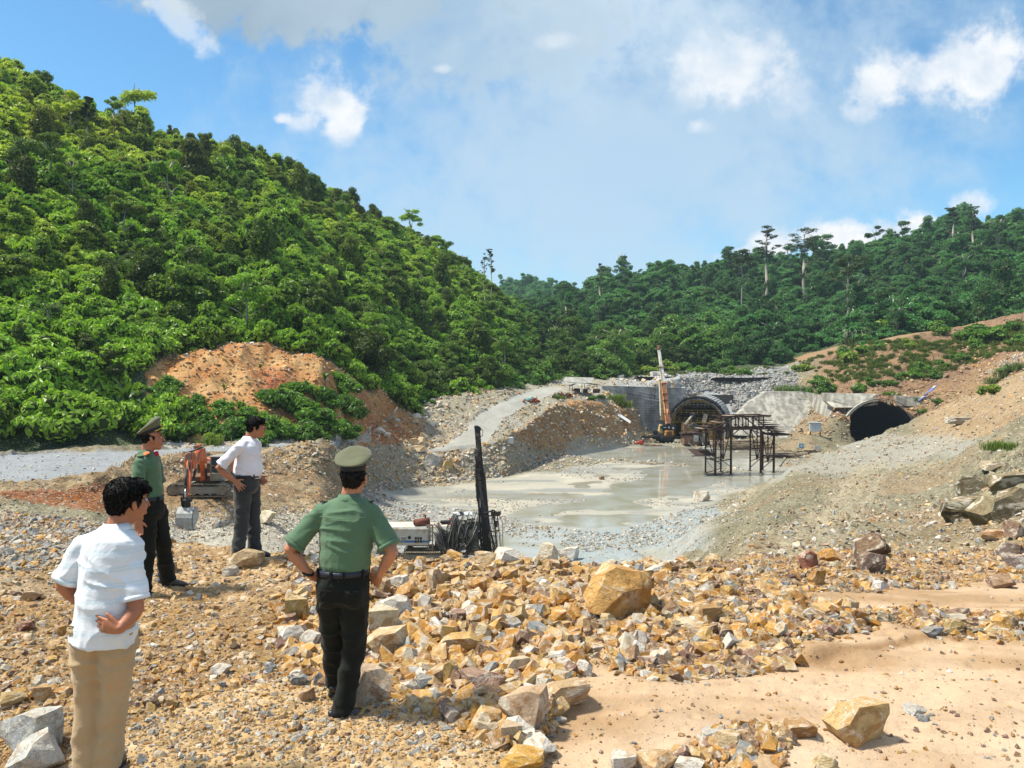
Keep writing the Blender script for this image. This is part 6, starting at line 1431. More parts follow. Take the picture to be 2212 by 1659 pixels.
    for nm, a, c, r0 in (('boom_cylinder', foot + Vector((.45, -.7, .1)), apex + Vector((.3, -.1, -.7)), .09), ('boom_cylinder', foot + Vector((-.45, -.7, .1)), apex + Vector((-.3, -.1, -.7)), .09), ('stick_cylinder', apex + Vector((0, -.2, .62)), st0 + Vector((0, .3, .75)), .1), ('bucket_cylinder', st0.lerp(st1, .18) + Vector((0, -.42, 0)), st0.lerp(st1, .92) + Vector((0, -.35, 0)), .08)):
        b = MB(); m_ = a.lerp(c, .6); b.cyl(a, m_, r0, seg=12); b.cyl(m_, a.lerp(c, .64), r0 * 1.15, seg=12); o1 = b.build(nm, MOR if 'stick' in nm else MSTEEL, root); b = MB(); b.cyl(m_, c, r0 * .5, seg=10); b.build('rod', MCHR, o1)
    b = MB()
    for s_ in (-.17, .17): b.bar(st1 + Vector((s_, -.1, .35)), st1 + Vector((s_, -.35, -.25)), .06, .14); b.bar(st1 + Vector((s_, -.45, .3)), st1 + Vector((s_, -.3, -.3)), .06, .12)
    b.cyl(st1 + Vector((-.3, 0, 0)), st1 + Vector((.3, 0, 0)), .08); b.box(st1 + Vector((0, -.1, -.15)), (.42, .4, .5), bev=.04); b.build('bucket_linkage', MSTEEL, root)
    # bucket: curved back towards the viewer, teeth down
    bl, br = Q(380, 1150, 47.2).x, Q(417, 1150, 47.2).x; top = st1.z - .42; bot = Q(400, 1147, 47.0).z; y0 = st1.y - .15; hgt = top - bot
    prof = [(y0 + .35, top), (y0 - .1, top + .04), (y0 - .38, top - hgt * .22), (y0 - .46, top - hgt * .55), (y0 - .36, bot + .06), (y0 - .33, bot)]; inn = [(y + .06, z - .03) for y, z in prof[::-1]]
    b = MB(); b.prism([(y, z) for y, z in prof] + [(inn[0][0], inn[0][1] + .03)] + inn[1:], bl, br, axis='X'); shell = b
    for x in (bl, br - .04): shell.prism(prof + [(y0 + .6, top - hgt * .5)], x, x + .04, axis='X')
    bk = shell.build('bucket', MBK, root); b = MB()
    for i in range(5): x = bl + (br - bl) * (i + .5) / 5; b.box((x, y0 - .34, bot - .06), (.10, .06, .22), bev=.015)
    b.build('tooth', MSTEEL, bk); b = MB()
    for i in range(6): x = bl + (br - bl) * (i + .5) / 6; b.box((x, y0 - .45, bot + .5), (.03, .04, .62))
    b.box(((bl + br) / 2, y0 - .46, bot + .78), (br - bl, .04, .05)); b.build('wear_strip', MBK, bk)
    b = MB()
    for k in range(3): b.tube([apex + Vector((-.1 + k * .1, .2, .45)), apex.lerp(tip, .5) + Vector((-.1 + k * .1, 0, .55)), st0 + Vector((-.1 + k * .1, -.1, .6)), st0.lerp(st1, .5) + Vector((.18, -.2, 0))], .025, 5)
    b.build('hose', MHOSE, root)
    b = MB(); b.bar((cx - 1.2, 2.6, 1.4), (cx - 1.2, 2.6, 2.6), .04); b.bar((cx - 1.5, 2.6, 1.4), (cx - 1.5, 2.6, 2.5), .04); b.build('grab_rail', MSTEEL, root)
excavator()

def drill_rig():
    d = 63.0; o = W(1000, 1195, d); o.z = -13.9; root = empty('drill_rig', o, 0, 'crawler drill rig with tall black mast and tangled hoses behind the stone heap', 'drill rig')
    Q = lambda px, py, dd=d: L2(o, W(px, py, dd))
    # white engine house
    l, r_ = Q(800, 1180).x, Q(926, 1180).x; zt, zb = Q(0, 1141).z, Q(0, 1178).z
    b = MB(); b.box(((l + r_) / 2, 1.1, (zt + zb) / 2), (r_ - l, 2.4, zt - zb), bev=.05); body = b.build('engine_house', MCRM, root)
    yf = -.13; b = MB(); b.box(((l + r_) / 2, yf, zb + .34), (r_ - l, .03, .14)); b.prism([(l, zb + .34), (l + 1.7, zb + .34), (l + 1.2, zb + 1.0), (l, zb + 1.0)], yf - .01, yf + .02); b.build('blue_stripe', MBLU, body)
    X = lambda c: Q(829.4 + .1875 * c, 1180).x; Z = lambda c: Q(0, 898.6 + .1875 * c).z
    b = MB(); b.box(((X(358) + X(438)) / 2, yf, (Z(1392) + Z(1455)) / 2), (X(438) - X(358), .04, Z(1392) - Z(1455))); b.box(((X(280) + X(312)) / 2, yf, Z(1397)), (.24, .04, .22)); b.build('vent', MBLK, body)
    b = MB(); xm = (X(358) + X(438)) / 2; b.box((xm - .09, yf - .03, Z(1423)), (.03, .03, .46)); b.box((xm + .10, yf - .03, Z(1423)), (.03, .03, .46)); b.box((xm, yf - .03, Z(1423)), (.6, .03, .03)); b.build('vent_bar', MCRM, body)
    b = MB(); b.box(((X(200) + X(255)) / 2, yf, Z(1415)), (.38, .04, .42), bev=.02); b.build('grey_panel', pmat('grey panel', (.25, .26, .26), .6), body)
    b = MB(); b.box(((l + r_) / 2, 1.1, zt + .04), (r_ - l - .1, 2.3, .05)); b.build('roof_plate', MCRM, root)
    b = MB(); b.cyl((X(345), .5, zt + .36), (X(520), .7, zt + .45), .30, seg=18); b.cyl((X(335), .5, zt + .35), (X(345), .5, zt + .36), .22, seg=16); b.tube([(X(470), .7, zt + .6), (X(465), .7, zt + .9), (X(440), .7, zt + 1.0)], .07, 7); b.build('muffler', pmat('rusty muffler', (.16, .055, .035), .8, var=.4), root)
    b = MB()
    for i, (x0, x1) in enumerate(((520, 600), (600, 700), (690, 780))): b.box(((X(x0) + X(x1)) / 2, .8, zt + .1 + i * .04), (X(x1) - X(x0), 1.6, .04), Euler((.05, -.04 * i, .1)).to_matrix())
    b.build('deck_plate', pmat('worn cream plate', (.50, .45, .38), .7, dirt=(.2, .08, .05), dirt_amt=.8), root)
    b = MB(); b.box((X(690), .9, zt + .35), (.75, .5, .18), bev=.04); b.build('fan_guard', MBLK, root); b = MB(); b.box((X(765), .5, zt + .42), (.28, .3, .55), bev=.04); b.build('red_tank', pmat('red tank', (.35, .03, .04), .5), root)
    # frame between house and mast
    b = MB()
    for x in (500, 560): b.bar((X(x), 0, .6), (X(x), 0, zt + .25), .10)
    for k in range(6): b.bar((X(500), 0, .8 + k * .36), (X(575), 0, .8 + k * .36), .07)
    b.bar((X(500), 1.2, 1.0), (X(1100), 1.2, 1.0), .3); b.bar((X(500), -.1, .8), (X(1100), -.1, .8), .22); b.build('frame', pmat('cream rust frame', (.36, .30, .22), .75, dirt=(.08, .06, .05), dirt_amt=.9), root)
    b = MB(); b.bar((X(795), .2, 1.2), (X(795), .2, zt + .9), .12); b.bar((X(850), .2, 1.2), (X(850), .2, zt + .9), .06); b.bar((X(795), .2, zt + .9), (X(1000), .2, zt + 1.1), .07); b.box((X(900), .8, zt + 1.05), (1.6, 1.4, .05)); b.build('cab_frame', pmat('pale frame', (.5, .54, .55), .6), root)
    b = MB(); b.box((X(900), .9, 2.4), (1.5, .3, 1.9)); b.box((X(700), .8, 1.6), (1.7, .8, 1.2), bev=.06); b.box((X(1020), .4, 2.2), (1.0, 1.0, 2.6), bev=.08); b.build('pump_block', pmat('oily green grey', (.06, .09, .08), .6, var=.4, dirt=(.3, .26, .2), dirt_amt=.8), root)
    rnd = random.Random(12); b = MB()
    for k in range(26): p = Vector((X(rnd.uniform(880, 1110)), rnd.uniform(-.5, .6), rnd.uniform(.8, 4.2))); b.box(p, (rnd.uniform(.1, .5), rnd.uniform(.1, .4), rnd.uniform(.1, .5)), Euler((rnd.random(), rnd.random(), rnd.random())).to_matrix(), .02)
    b.build('valve_block', pmat('dusty fittings', (.26, .24, .20), .8, var=.5, dirt=(.05, .05, .05), dirt_amt=.9, dscale=4), root)
    b = MB(); b2 = MB()
    for k in range(58):     # drooping hoses
        x0 = X(rnd.uniform(570, 660)); x1 = X(rnd.uniform(780, 1110)); z0 = rnd.uniform(2.2, 3.5); z1 = rnd.uniform(2.6, 4.3); sag = rnd.uniform(.8, 3.0); y = rnd.uniform(-.9, -.1); n = 9; pts = []
        for i in range(n): f = i / (n - 1); pts.append((x0 + (x1 - x0) * f + rnd.uniform(-.04, .04), y + rnd.uniform(-.05, .05), max(.2, z0 + (z1 - z0) * f - sag * 4 * f * (1 - f) * (.7 + .3 * f))))
        (b if k % 3 else b2).tube(pts, rnd.uniform(.022, .038), 5)
    for k in range(34):     # bundle hanging from the frame top
        x0 = X(815 + rnd.uniform(-25, 35)); x1 = x0 + rnd.gauss(0, .55); pts = [(x0, -.5, 4.0 + rnd.uniform(-.2, .2)), (x0 + (x1 - x0) * .3, -.7, 3.6), (x0 + (x1 - x0) * .8, -.8 + rnd.uniform(-.2, .2), 2.0), (x1, -.6, rnd.uniform(.1, 1.2))]
        (b if k % 2 else b2).tube(pts, rnd.uniform(.02, .035), 5)
    b.build('hose', MHOSE, root); b2.build('hose', MHOSG, root)
    for y in (-.2, 2.2): track(root, X(520), y, .5, 4.6, .9, .5)
    # mast
    mt, mb_ = Q(1033, 920), Q(1056, 1196); mb_.z = .1; ax = (mt - mb_).normalized(); q = ax.to_track_quat('Z', 'Y').to_matrix(); Lm = (mt - mb_).length
    A = lambda x, y, f: mb_ + ax * (Lm * f) + q @ Vector((x, y, 0)) * 1.0
    b = MB()
    q3 = ax.to_track_quat('Z', 'Y').to_matrix(); sx = Vector((1, 0, 0))
    P = lambda x, y, f: mb_ + ax * (Lm * f) + Vector((x, y, 0))
    for x, y in ((-.34, -.2), (.06, -.2), (-.34, .25), (.06, .25)): b.bar(P(x * 1.9 + .1, y, 0), P(x * 1.1, y, .78), .13)
    for k in range(26): f = k / 26 * .74; w1 = 1.9 - f; b.bar(P(-.34 * w1 + .1, -.22, f), P(.06 * w1 + .1, -.22, f + .02), .06); b.bar(P(.06 * w1 + .1, -.22, f), P(-.34 * w1 + .1, -.22, f + .02), .05); b.bar(P(-.34 * w1, .2, f), P(-.34 * w1, -.2, f + .02), .05)
    b.build('mast', MSTEEL, root); b = MB(); b.bar(P(-.18, 0, .05), P(-.16, 0, .98), .34, .30); b.bar(P(.06, .05, .05), P(.02, .05, .97), .22); b.bar(P(.26, .05, .0), P(.22, .05, .66), .12); b.box(P(-.26, -.05, .62), (.34, .4, 1.6), None, .05); b.box(P(-.32, -.05, .80), (.3, .4, .8), None, .05); b.build('feed_beam', pmat('black oily feed', (.028, .028, .03), .45, .2, var=.5, dirt=(.20, .17, .14), dirt_amt=.8, dscale=3), root)
    b = MB(); b.cyl(P(-.05, -.2, .975), P(-.05, .2, .975), .26, seg=16); b.box(P(-.16, 0, .99), (.35, .3, .3), None, .06); b.tube([P(.1, -.1, .99), P(.35, -.1, .965), P(.3, -.1, .93), P(.1, -.1, .92)], .03, 5); b.build('mast_head', MSTEEL, root)
    b = MB()
    for k in range(14):
        x = -.45 + .085 * k; f1 = .62 - k * .03; b.tube([P(x, -.25, .02), P(x + rnd.uniform(-.04, .04), -.27, f1 * .5), P(x * .6, -.22, f1)], rnd.uniform(.025, .05), 6)
    b.build('drill_rod', MSTEEL, root)
    b = MB(); b.tube([P(-.5, -.1, .70), P(-.52, -.2, .5), P(-.42, -.25, .36), P(.2, -.3, .37), P(.75, -.2, .385), P(.95, 0, .36)], .07, 6); b.tube([P(-.5, 0, .72), P(-.56, -.1, .52), P(-.3, -.2, .34)], .05, 6); b.tube([P(-.1, -.3, .33), P(.5, -.35, .35), P(.8, -.2, .30)], .06, 6)
    for k in range(12): f = rnd.uniform(.1, .7); b.tube([P(-.40, -.2, f), P(-.52 - rnd.random() * .15, -.2, f - .05), P(-.40, -.25, f - rnd.uniform(.09, .2))], .028, 5)
    b.build('hose', MHOSE, root)
    b = MB(); b.bar(P(.78, 0, .02), P(.70, 0, .36), .14); b.bar(P(1.08, 0, .0), P(.98, 0, .37), .06); b.bar(P(1.2, 0, .03), P(1.02, 0, .35), .03); b.box(P(.85, 0, .355), (.75, .3, .35), None, .05); b.box(P(1.2, 0, .36), (.2, .2, .3), None, .03); b.box(P(.82, 0, .28), (.28, .26, .5), None, .04); b.build('second_feed', pmat('brown rod', (.07, .05, .045), .7, .2, var=.3), root)
    b = MB(); b.bar(P(-.3, 0, .22), P(1.0, 0, .23), .08); b.bar(P(-.3, 0, .1), P(1.15, 0, .08), .08); b.bar(P(-1.5, .5, .12), P(-.2, 0, .30), .16); b.bar(P(-1.8, .5, .2), P(-.2, .1, .16), .14); b.build('brace', MSTEEL, root)
    b = MB()
    for k in range(7): x = .35 + k * .06; b.tube([P(x, -.35, .33), P(x + .5 * sin(k), -.4, .2), P(x + .2, -.3, .03)], .018, 4)
    b.tube([P(1.0, 0, .36), P(1.35, 0, .30), P(1.25, 0, .1), P(1.45, 0, -.02)], .03, 5); b.build('cable', MHOSG, root)
drill_rig()

def wheel(root, c, r, w, name='wheel'):
    b = MB(); b.cyl((c[0] - w / 2, c[1], c[2]), (c[0] + w / 2, c[1], c[2]), r, seg=20); o = b.build(name, MBLK, root); b = MB(); b.cyl((c[0] - w / 2 - .02, c[1], c[2]), (c[0] + w / 2 + .02, c[1], c[2]), r * .5, seg=16); b.build('rim', MRUST, o)
def crane():
    d = 163.0; o = W(1441, 956, d); o.z = -14.0; root = empty('mobile_crane', o, 0, 'yellow and black mobile crane with raised orange and white telescopic boom', 'crane')
    Q = lambda px, py, dd=d: L2(o, W(px, py, dd)); c5 = lambda x, y, dd=d: Q(1348 + .1562 * x, 743 + .1562 * y, dd)
    b = MB(); b.box((-.2, 3.5, 1.15), (2.7, 10, .55), bev=.06); b.box((-.2, -1.2, .95), (2.8, .5, .8), bev=.05); b.build('chassis', MSTEEL, root)
    for y in (-.4, 1.2, 5, 6.6):
        for x in (-1.25, .95): wheel(root, (x, y, .62), .62, .45)
    for x0, x1, zz in ((-1.0, -5.8, 1.35), (.8, 2.9, 1.1)):
        b = MB(); b.bar((x0, -.9, 1.2), (x1, -.9, zz), .34, .34); b.build('outrigger', MSTEEL, root); b = MB(); b.bar((x1 * .97, -.9, -.1), (x1 * .97, -.9, zz + 1.0), .16); b.cyl((x1 * .97, -.9, -.05), (x1 * .97, -.9, .08), .4, seg=14); b.build('jack', MYEL, root)
    b = MB(); b.bar((-1.0, 4.5, 1.2), (-4.6, 4.5, 1.1), .3); b.bar((-4.5, 4.5, 0), (-4.5, 4.5, 2), .15); b.build('outrigger', MYEL, root)
    A, C_ = c5(525, 1120), c5(705, 1190); xm = (A.x + C_.x) / 2; b = MB(); b.box((xm, .2, (A.z + C_.z) / 2), (C_.x - A.x, 1.6, A.z - C_.z + .1), bev=.08); cw = b.build('counterweight', pmat('black counterweight', (.015, .016, .02), .5, bump=.1), root); yf = -.63
    b = MB(); z_ = (A.z + C_.z) / 2; b.prism([(A.x + 1.95, z_ - .28), (A.x + 2.55, z_ - .28), (A.x + 2.25, z_ + .30)], yf - .02, yf + .02)
    for k, (x, w, h) in enumerate(((.30, .10, .16), (.42, .07, .12), (.51, .07, .12), (.60, .07, .12), (.69, .07, .12), (.78, .05, .14), (1.22, .26, .05), (1.22, .05, .42), (1.34, .20, .04), (1.34, .20, .38), (1.5, .05, .42))): b.box((A.x + x, yf, z_ + .05), (w, .03, h))
    b.build('marking', MWHT, cw)
    A, C_ = c5(553, 1190), c5(682, 1275); b = MB(); b.box(((A.x + C_.x) / 2, -.1, (A.z + C_.z) / 2), (C_.x - A.x, 1.4, A.z - C_.z), bev=.22); eb = b.build('engine_box', pmat('orange cover', (.60, .27, .06), .6, dirt=(.3, .15, .08), dirt_amt=.5), root); b = MB(); b.box(((A.x + C_.x) / 2, -.82, (A.z + C_.z) / 2), (1.0, .05, .75), bev=.02); b.build('grille', pmat('rust brown grille', (.18, .08, .04), .8), eb)
    A, C_ = c5(478, 1120), c5(525, 1235); b = MB(); b.prism([(A.x, C_.z), (C_.x + .1, C_.z), (C_.x + .1, A.z), (A.x + .35, A.z)], -.2, 1.6, bev=.06); cb = b.build('cab', pmat('cream yellow cab', (.52, .38, .16), .5, dirt_amt=.3), root); b = MB(); b.box(((A.x + C_.x) / 2 + .1, -.24, A.z - .5), (.45, .03, .7)); b.build('window', MGL, cb)
    A, C_ = c5(395, 1215), c5(690, 1370); b = MB(); b.box(((A.x + C_.x) / 2 + .1, .6, C_.z + 1.25), (C_.x - A.x, 2.6, .9), bev=.1); b.box((A.x + .6, .2, A.z - .1), (1.0, 1.2, .8), bev=.1); b.build('turntable', MSTEEL, root); b = MB(); b.box((A.x + 1.2, -.8, C_.z + .9), (1.4, .06, .8)); b.box((C_.x - .8, -.8, C_.z + .8), (1.0, .06, .7)); b.tube([(A.x + .2, -.5, A.z + .3), (A.x + .8, -.5, A.z + .5), (A.x + 1.4, -.4, A.z - .2)], .05, 5); b.build('guard', MBLK, root)
    def boom(name, p, q_, w, mat): 
        b = MB(); b.bar(c5(*p), c5(*q_), w, w * 1.2, bev=.03); return b.build(name, mat, root)
    MBO = pmat('faded orange boom', (.62, .26, .11), .6, var=.2, dirt=(.75, .52, .38), dirt_amt=.6, dscale=.8); MBW = pmat('white boom section', (.70, .67, .60), .6, var=.1, dirt=(.25, .12, .07), dirt_amt=.5, dscale=.7)
    boom('boom_section', (612, 1105, 163), (545, 535, 166), .88, MBO); boom('boom_section', (548, 560, 165.8), (512, 300, 167.5), .66, MBW); boom('boom_section', (514, 320, 167.4), (480, 60, 169), .52, MBW)
    for p, s_ in (((547, 545, 165.6), 1.0), ((514, 320, 167.2), .8), ((574, 780, 164.2), 1.0), ((563, 690, 164.6), 1.0), ((596, 960, 163.4), 1.02)): b = MB(); b.box(c5(*p), (s_ * .98, s_ * 1.2, .14), Euler((0, -.12, 0)).to_matrix()); b.build('collar', MRED, root)
    b = MB(); b.bar(c5(528, 560, 165), c5(590, 1000, 162.9), .10); b.bar(c5(500, 300, 167), c5(522, 520, 165.4), .07); b.build('boom_rail', MSTEEL, root)
    b = MB(); b.cyl(c5(470, 60, 168.8), c5(492, 60, 168.8), .42, seg=16); b.box(c5(480, 50, 169), (.75, .8, 1.0), None, .1); b.build('boom_head', pmat('rusty boom head', (.22, .10, .07), .8, var=.3), root)
    boom('jib', (532, 1055, 162.2), (496, 490, 164.6), .40, MYEL); boom('jib', (505, 1000, 162), (487, 520, 164.4), .22, MBW)
    for p in ((525, 1030, 162.2), (518, 950, 162.5), (512, 900, 162.7)): b = MB(); b.box(c5(*p), (.6, .5, .3), None, .05); b.build('bracket', MYEL, root)
    b = MB(); b.bar(c5(500, 1040, 162), c5(650, 1045, 162.4), .16); b.build('bracket', MBO, root)
    b = MB(); b.tube([c5(478, 60, 168), c5(430, 690, 166)], .03, 4); b.build('hoist_rope', MBLK, root); b = MB(); b.box(c5(424, 718, 166), (.24, .2, .6), None, .05); b.cyl(c5(424, 735, 166), c5(424, 755, 166), .1, seg=8); b.build('hook_block', MBLK, root)
    b = MB(); b.cyl(c5(590, 1070, 162.6), c5(600, 900, 163), .17, seg=12); b.build('luffing_cylinder', MBO, root)
crane()
def jumbo():
    d = 157.0; o = W(1505, 963, d); o.z = -14; root = empty('drilling_machine', o, 0, 'brown tunnel drilling machine with a white arm parked before the arch', 'machine')
    Q = lambda px, py, dd=d: L2(o, W(px, py, dd)); c5 = lambda x, y, dd=d: Q(1348 + .1562 * x, 743 + .1562 * y, dd)
    mb = pmat('red brown machine', (.17, .075, .05), .75, var=.3, dirt=(.28, .22, .16), dirt_amt=.8)
    b = MB(); A, C_ = c5(820, 1260), c5(1020, 1385); b.box(((A.x + C_.x) / 2, .6, (A.z + C_.z) / 2), (C_.x - A.x, 2.4, A.z - C_.z), bev=.1); b.box((A.x + 1.0, -.65, A.z - .9), (1.3, .06, 1.0)); b.build('body', mb, root)
    b = MB(); b.box((c5(985, 1300).x, -.7, c5(0, 1300).z), (1.0, .1, 1.3)); b.build('white_hatch', MCRM, root)
    b = MB(); b.box((c5(920, 1240).x, .5, c5(0, 1240).z), (4.0, 2.4, .2), bev=.03); b.box((c5(1150, 1220).x, .5, c5(0, 1230).z), (3.6, 1.8, .14)); b.build('deck', MRUST, root)
    for x in (1060, 1160): 
        for y in (-.3, 2.2): wheel(root, (c5(x, 0).x, y, .75), .75, .4)
    b = MB(); b.cyl(c5(850, 1110, 156), c5(945, 985, 155), .26, .18, seg=12); b.build('arm', MCRM, root); b = MB(); b.box(c5(842, 1150, 156.3), (.7, .7, 1.6), None, .08); b.build('arm_base', mb, root); b = MB(); b.box(c5(930, 975, 155), (.5, .4, .35), None, .06); b.cyl(c5(965, 950, 155), c5(975, 1050, 155), .28, seg=10); b.build('arm_head', MBLK, root)
    b = MB(); p = c5(975, 1140, 156); b.cyl(p + Vector((0, -.2, 0)), p + Vector((0, .5, 0)), .75, seg=20); b.build('cable_reel', pmat('dark reel', (.06, .065, .07), .5), root)
    b = MB(); r = random.Random(8)
    for k in range(20): p = c5(r.uniform(830, 1150), r.uniform(1130, 1230), 157); b.box(p, (r.uniform(.2, .7), r.uniform(.2, .7), r.uniform(.15, .6)), None, .03)
    b.build('fitting', pmat('mixed fittings', (.20, .17, .14), .8, var=.6, dirt=(.5, .45, .4), dirt_amt=.5, dscale=1.5), root)
    b = MB()
    for k in range(7): b.tube([c5(1030 + k * 14, 1240, 156), c5(1060 + k * 10, 1330, 155.8), c5(1000 + k * 25, 1390, 155.5)], .06, 5)
    b.tube([c5(890, 1370, 155), c5(930, 1400, 154), c5(985, 1430, 152)], .07, 5); b.build('hose', MHOSG, root)
jumbo()
ob = MB(); ob.box((0, 0, .35), (1.6, .7, .5), Euler((0, .2, .3)).to_matrix(), .15); ob.cyl((-.6, 0, .6), (.7, .2, .75), .22, seg=10); ob = ob.build('red_pump', pmat('red pump', (.35, .04, .03), .6)); p = W(1383, 950, 158); ob.location = (p.x, p.y, ground_z(p.x, p.y)); tag(ob, 'small red pump on the shore left of the crane', 'pump')
for (px, py, d, col, lab) in ((2060, 902, 128, (.30, .28, .52), 'crumpled blue and white plastic sack on the spoil slope by the tunnel'),):
    P = hit(2003, 862)[0]; b = MB(); r = random.Random(3)
    for k in range(6): b.box((k * .55 - 1.4, 0, k * .5 - .9 + .15), (.9, .7, .22), Euler((r.uniform(-.4, .4), -.7 + r.uniform(-.3, .3), r.uniform(-.5, .5))).to_matrix(), .08, mi=k % 2)
    ob = b.build('plastic_sack', [pmat('blue sack', (.12, .16, .45), .6), pmat('white sack', (.6, .58, .62), .6)]); ob.location = P + Vector((0, 0, .6)); tag(ob, lab, 'sack')
# ------------------------------------------------------------------ people
from mathutils import noise as MNZ
V3 = Vector
def fabric(name, base, stripe=None, bscale=350, rough=.85, sheen=.2, var=.08):
    m = bpy.data.materials.new(name); m.use_nodes = True; t = NT(m.node_tree); t.nt.nodes.clear(); tc = t.n('ShaderNodeTexCoord'); P = tc.outputs['Object']
    n = t.noise(P, 5, 5, .6); c = t.ramp(n, [(.3, tuple(x * (1 - var) for x in base)), (.7, tuple(min(1, x * (1 + var)) for x in base))])
    if stripe:
        sp = t.n('ShaderNodeSeparateXYZ', {0: P}); z = t.m('ADD', sp.outputs[2], t.m('MULTIPLY', t.noise(P, 3, 2), .05)); s1 = t.m('SINE', t.m('MULTIPLY', z, 2 * pi / .085)); s2 = t.m('SINE', t.m('MULTIPLY', z, 2 * pi / .021))
        c = t.mix(t.m('MULTIPLY', t.sstep(t.m('ADD', s1, t.m('MULTIPLY', s2, .35)), .2, 1.1), .55), c, stripe)
    b = t.n('ShaderNodeBsdfPrincipled', {'Base Color': c, 'Roughness': rough, 'Specular IOR Level': .2, 'Sheen Weight': sheen})
    w = t.noise(P, 9, 4, .55, .8); h = t.m('ADD', t.m('MULTIPLY', w, 1.0), t.m('MULTIPLY', t.noise(P, bscale, 2, .5), .03))
    bn = t.n('ShaderNodeBump', {'Strength': .5, 'Distance': .02, 'Height': h}); t.set(b.inputs['Normal'], bn.outputs[0]); t.n('ShaderNodeOutputMaterial', {0: b.outputs[0]}); return m
def skin_mat(name, base):
    m = bpy.data.materials.new(name); m.use_nodes = True; t = NT(m.node_tree); t.nt.nodes.clear(); tc = t.n('ShaderNodeTexCoord'); n = t.noise(tc.outputs['Object'], 14, 5, .6)
    c = t.ramp(n, [(.3, tuple(x * .86 for x in base)), (.7, (base[0] * 1.12, base[1] * 1.05, base[2] * 1.02))])
    b = t.n('ShaderNodeBsdfPrincipled', {'Base Color': c, 'Roughness': .5, 'Specular IOR Level': .4, 'Subsurface Weight': .12, 'Subsurface Radius': (.012, .005, .003), 'Subsurface Scale': 1.0})
    bn = t.n('ShaderNodeBump', {'Strength': .15, 'Distance': .004, 'Height': t.noise(tc.outputs['Object'], 120, 3)}); t.set(b.inputs['Normal'], bn.outputs[0]); t.n('ShaderNodeOutputMaterial', {0: b.outputs[0]}); return m
SKIN = skin_mat('tanned skin', (.50, .225, .125)); SKIN2 = skin_mat('darker tanned skin', (.42, .175, .095))
HAIR = pmat('black hair', (.0055, .005, .005), .55, spec=.25, var=.3, scale=20, bump=.35, bscale=160)
MLEA = pmat('black shoe leather', (.012, .012, .014), .32, spec=.6, var=.3, bump=.08, dirt=(.20, .15, .10), dirt_amt=.35)
MGRN = fabric('green uniform cloth', (.098, .176, .102)); MGRN2 = fabric('green uniform cloth two', (.082, .155, .085)); MOLV = fabric('olive cap felt', (.120, .125, .072), rough=.9)
MBKT = fabric('black trouser cloth', (.010, .012, .010), sheen=.05); MKHA = fabric('khaki trouser cloth', (.46, .325, .185)); MDGT = fabric('dark grey trouser cloth', (.040, .043, .045)); MWSH = fabric('white shirt cloth', (.74, .73, .79)); MSTRP = fabric('white striped shirt cloth', (.76, .79, .84), (.56, .70, .80))
MGOLD = pmat('gold badge', (.75, .48, .08), .3, .8, bump=0); MREDB = pmat('red badge', (.55, .02, .03), .5, bump=0); MNVY = pmat('dark navy board', (.012, .016, .022), .6, bump=0); MBELT = pmat('belt leather', (.015, .02, .035), .45)

def ell_tube(b, rings, side, cap=True, seg=14):
    """closed tube through (point, half width, half depth); 'side' fixes where the width points"""
    R_ = []; P = [V3(r[0]) for r in rings]
    ex = []
    def ringat(p, t, w, d):
        s = V3(side) - t * V3(side).dot(t); s = s.normalized() if s.length > .05 else t.orthogonal().normalized(); f = t.cross(s).normalized()
        return [b.verts.new(p + s * cos(2 * pi * k / seg) * w + f * sin(2 * pi * k / seg) * d) for k in range(seg)]
    n = len(P)
    for i in range(n):
        t = (P[min(i + 1, n - 1)] - P[max(i - 1, 0)]).normalized(); w, d = rings[i][1], rings[i][2]
        if i == 0 and cap:
            for f in (.35, .75): R_.append(ringat(P[0] - t * min(w, d) * (1 - f) * .9, t, w * math.sqrt(1 - (1 - f) ** 2), d * math.sqrt(1 - (1 - f) ** 2)))
        R_.append(ringat(P[i], t, w, d))
        if i == n - 1 and cap:
            for f in (.75, .35): R_.append(ringat(P[-1] + t * min(w, d) * (1 - f) * .9, t, w * math.sqrt(1 - (1 - f) ** 2), d * math.sqrt(1 - (1 - f) ** 2)))
    for A, B in zip(R_, R_[1:]):
        for k in range(seg): b.faces.new((A[k], A[(k + 1) % seg], B[(k + 1) % seg], B[k]))
    b.faces.new(R_[0][::-1]); b.faces.new(R_[-1])
def ellipsoid(b, c, r, M=None, seg=14):
    g = bmesh.ops.create_uvsphere(b, u_segments=seg, v_segments=10, radius=1); m = Matrix.Translation(c) @ (M.to_4x4() if M is not None else Matrix()) @ Matrix.Diagonal((*r, 1)); bmesh.ops.transform(b, matrix=m, verts=g['verts'])
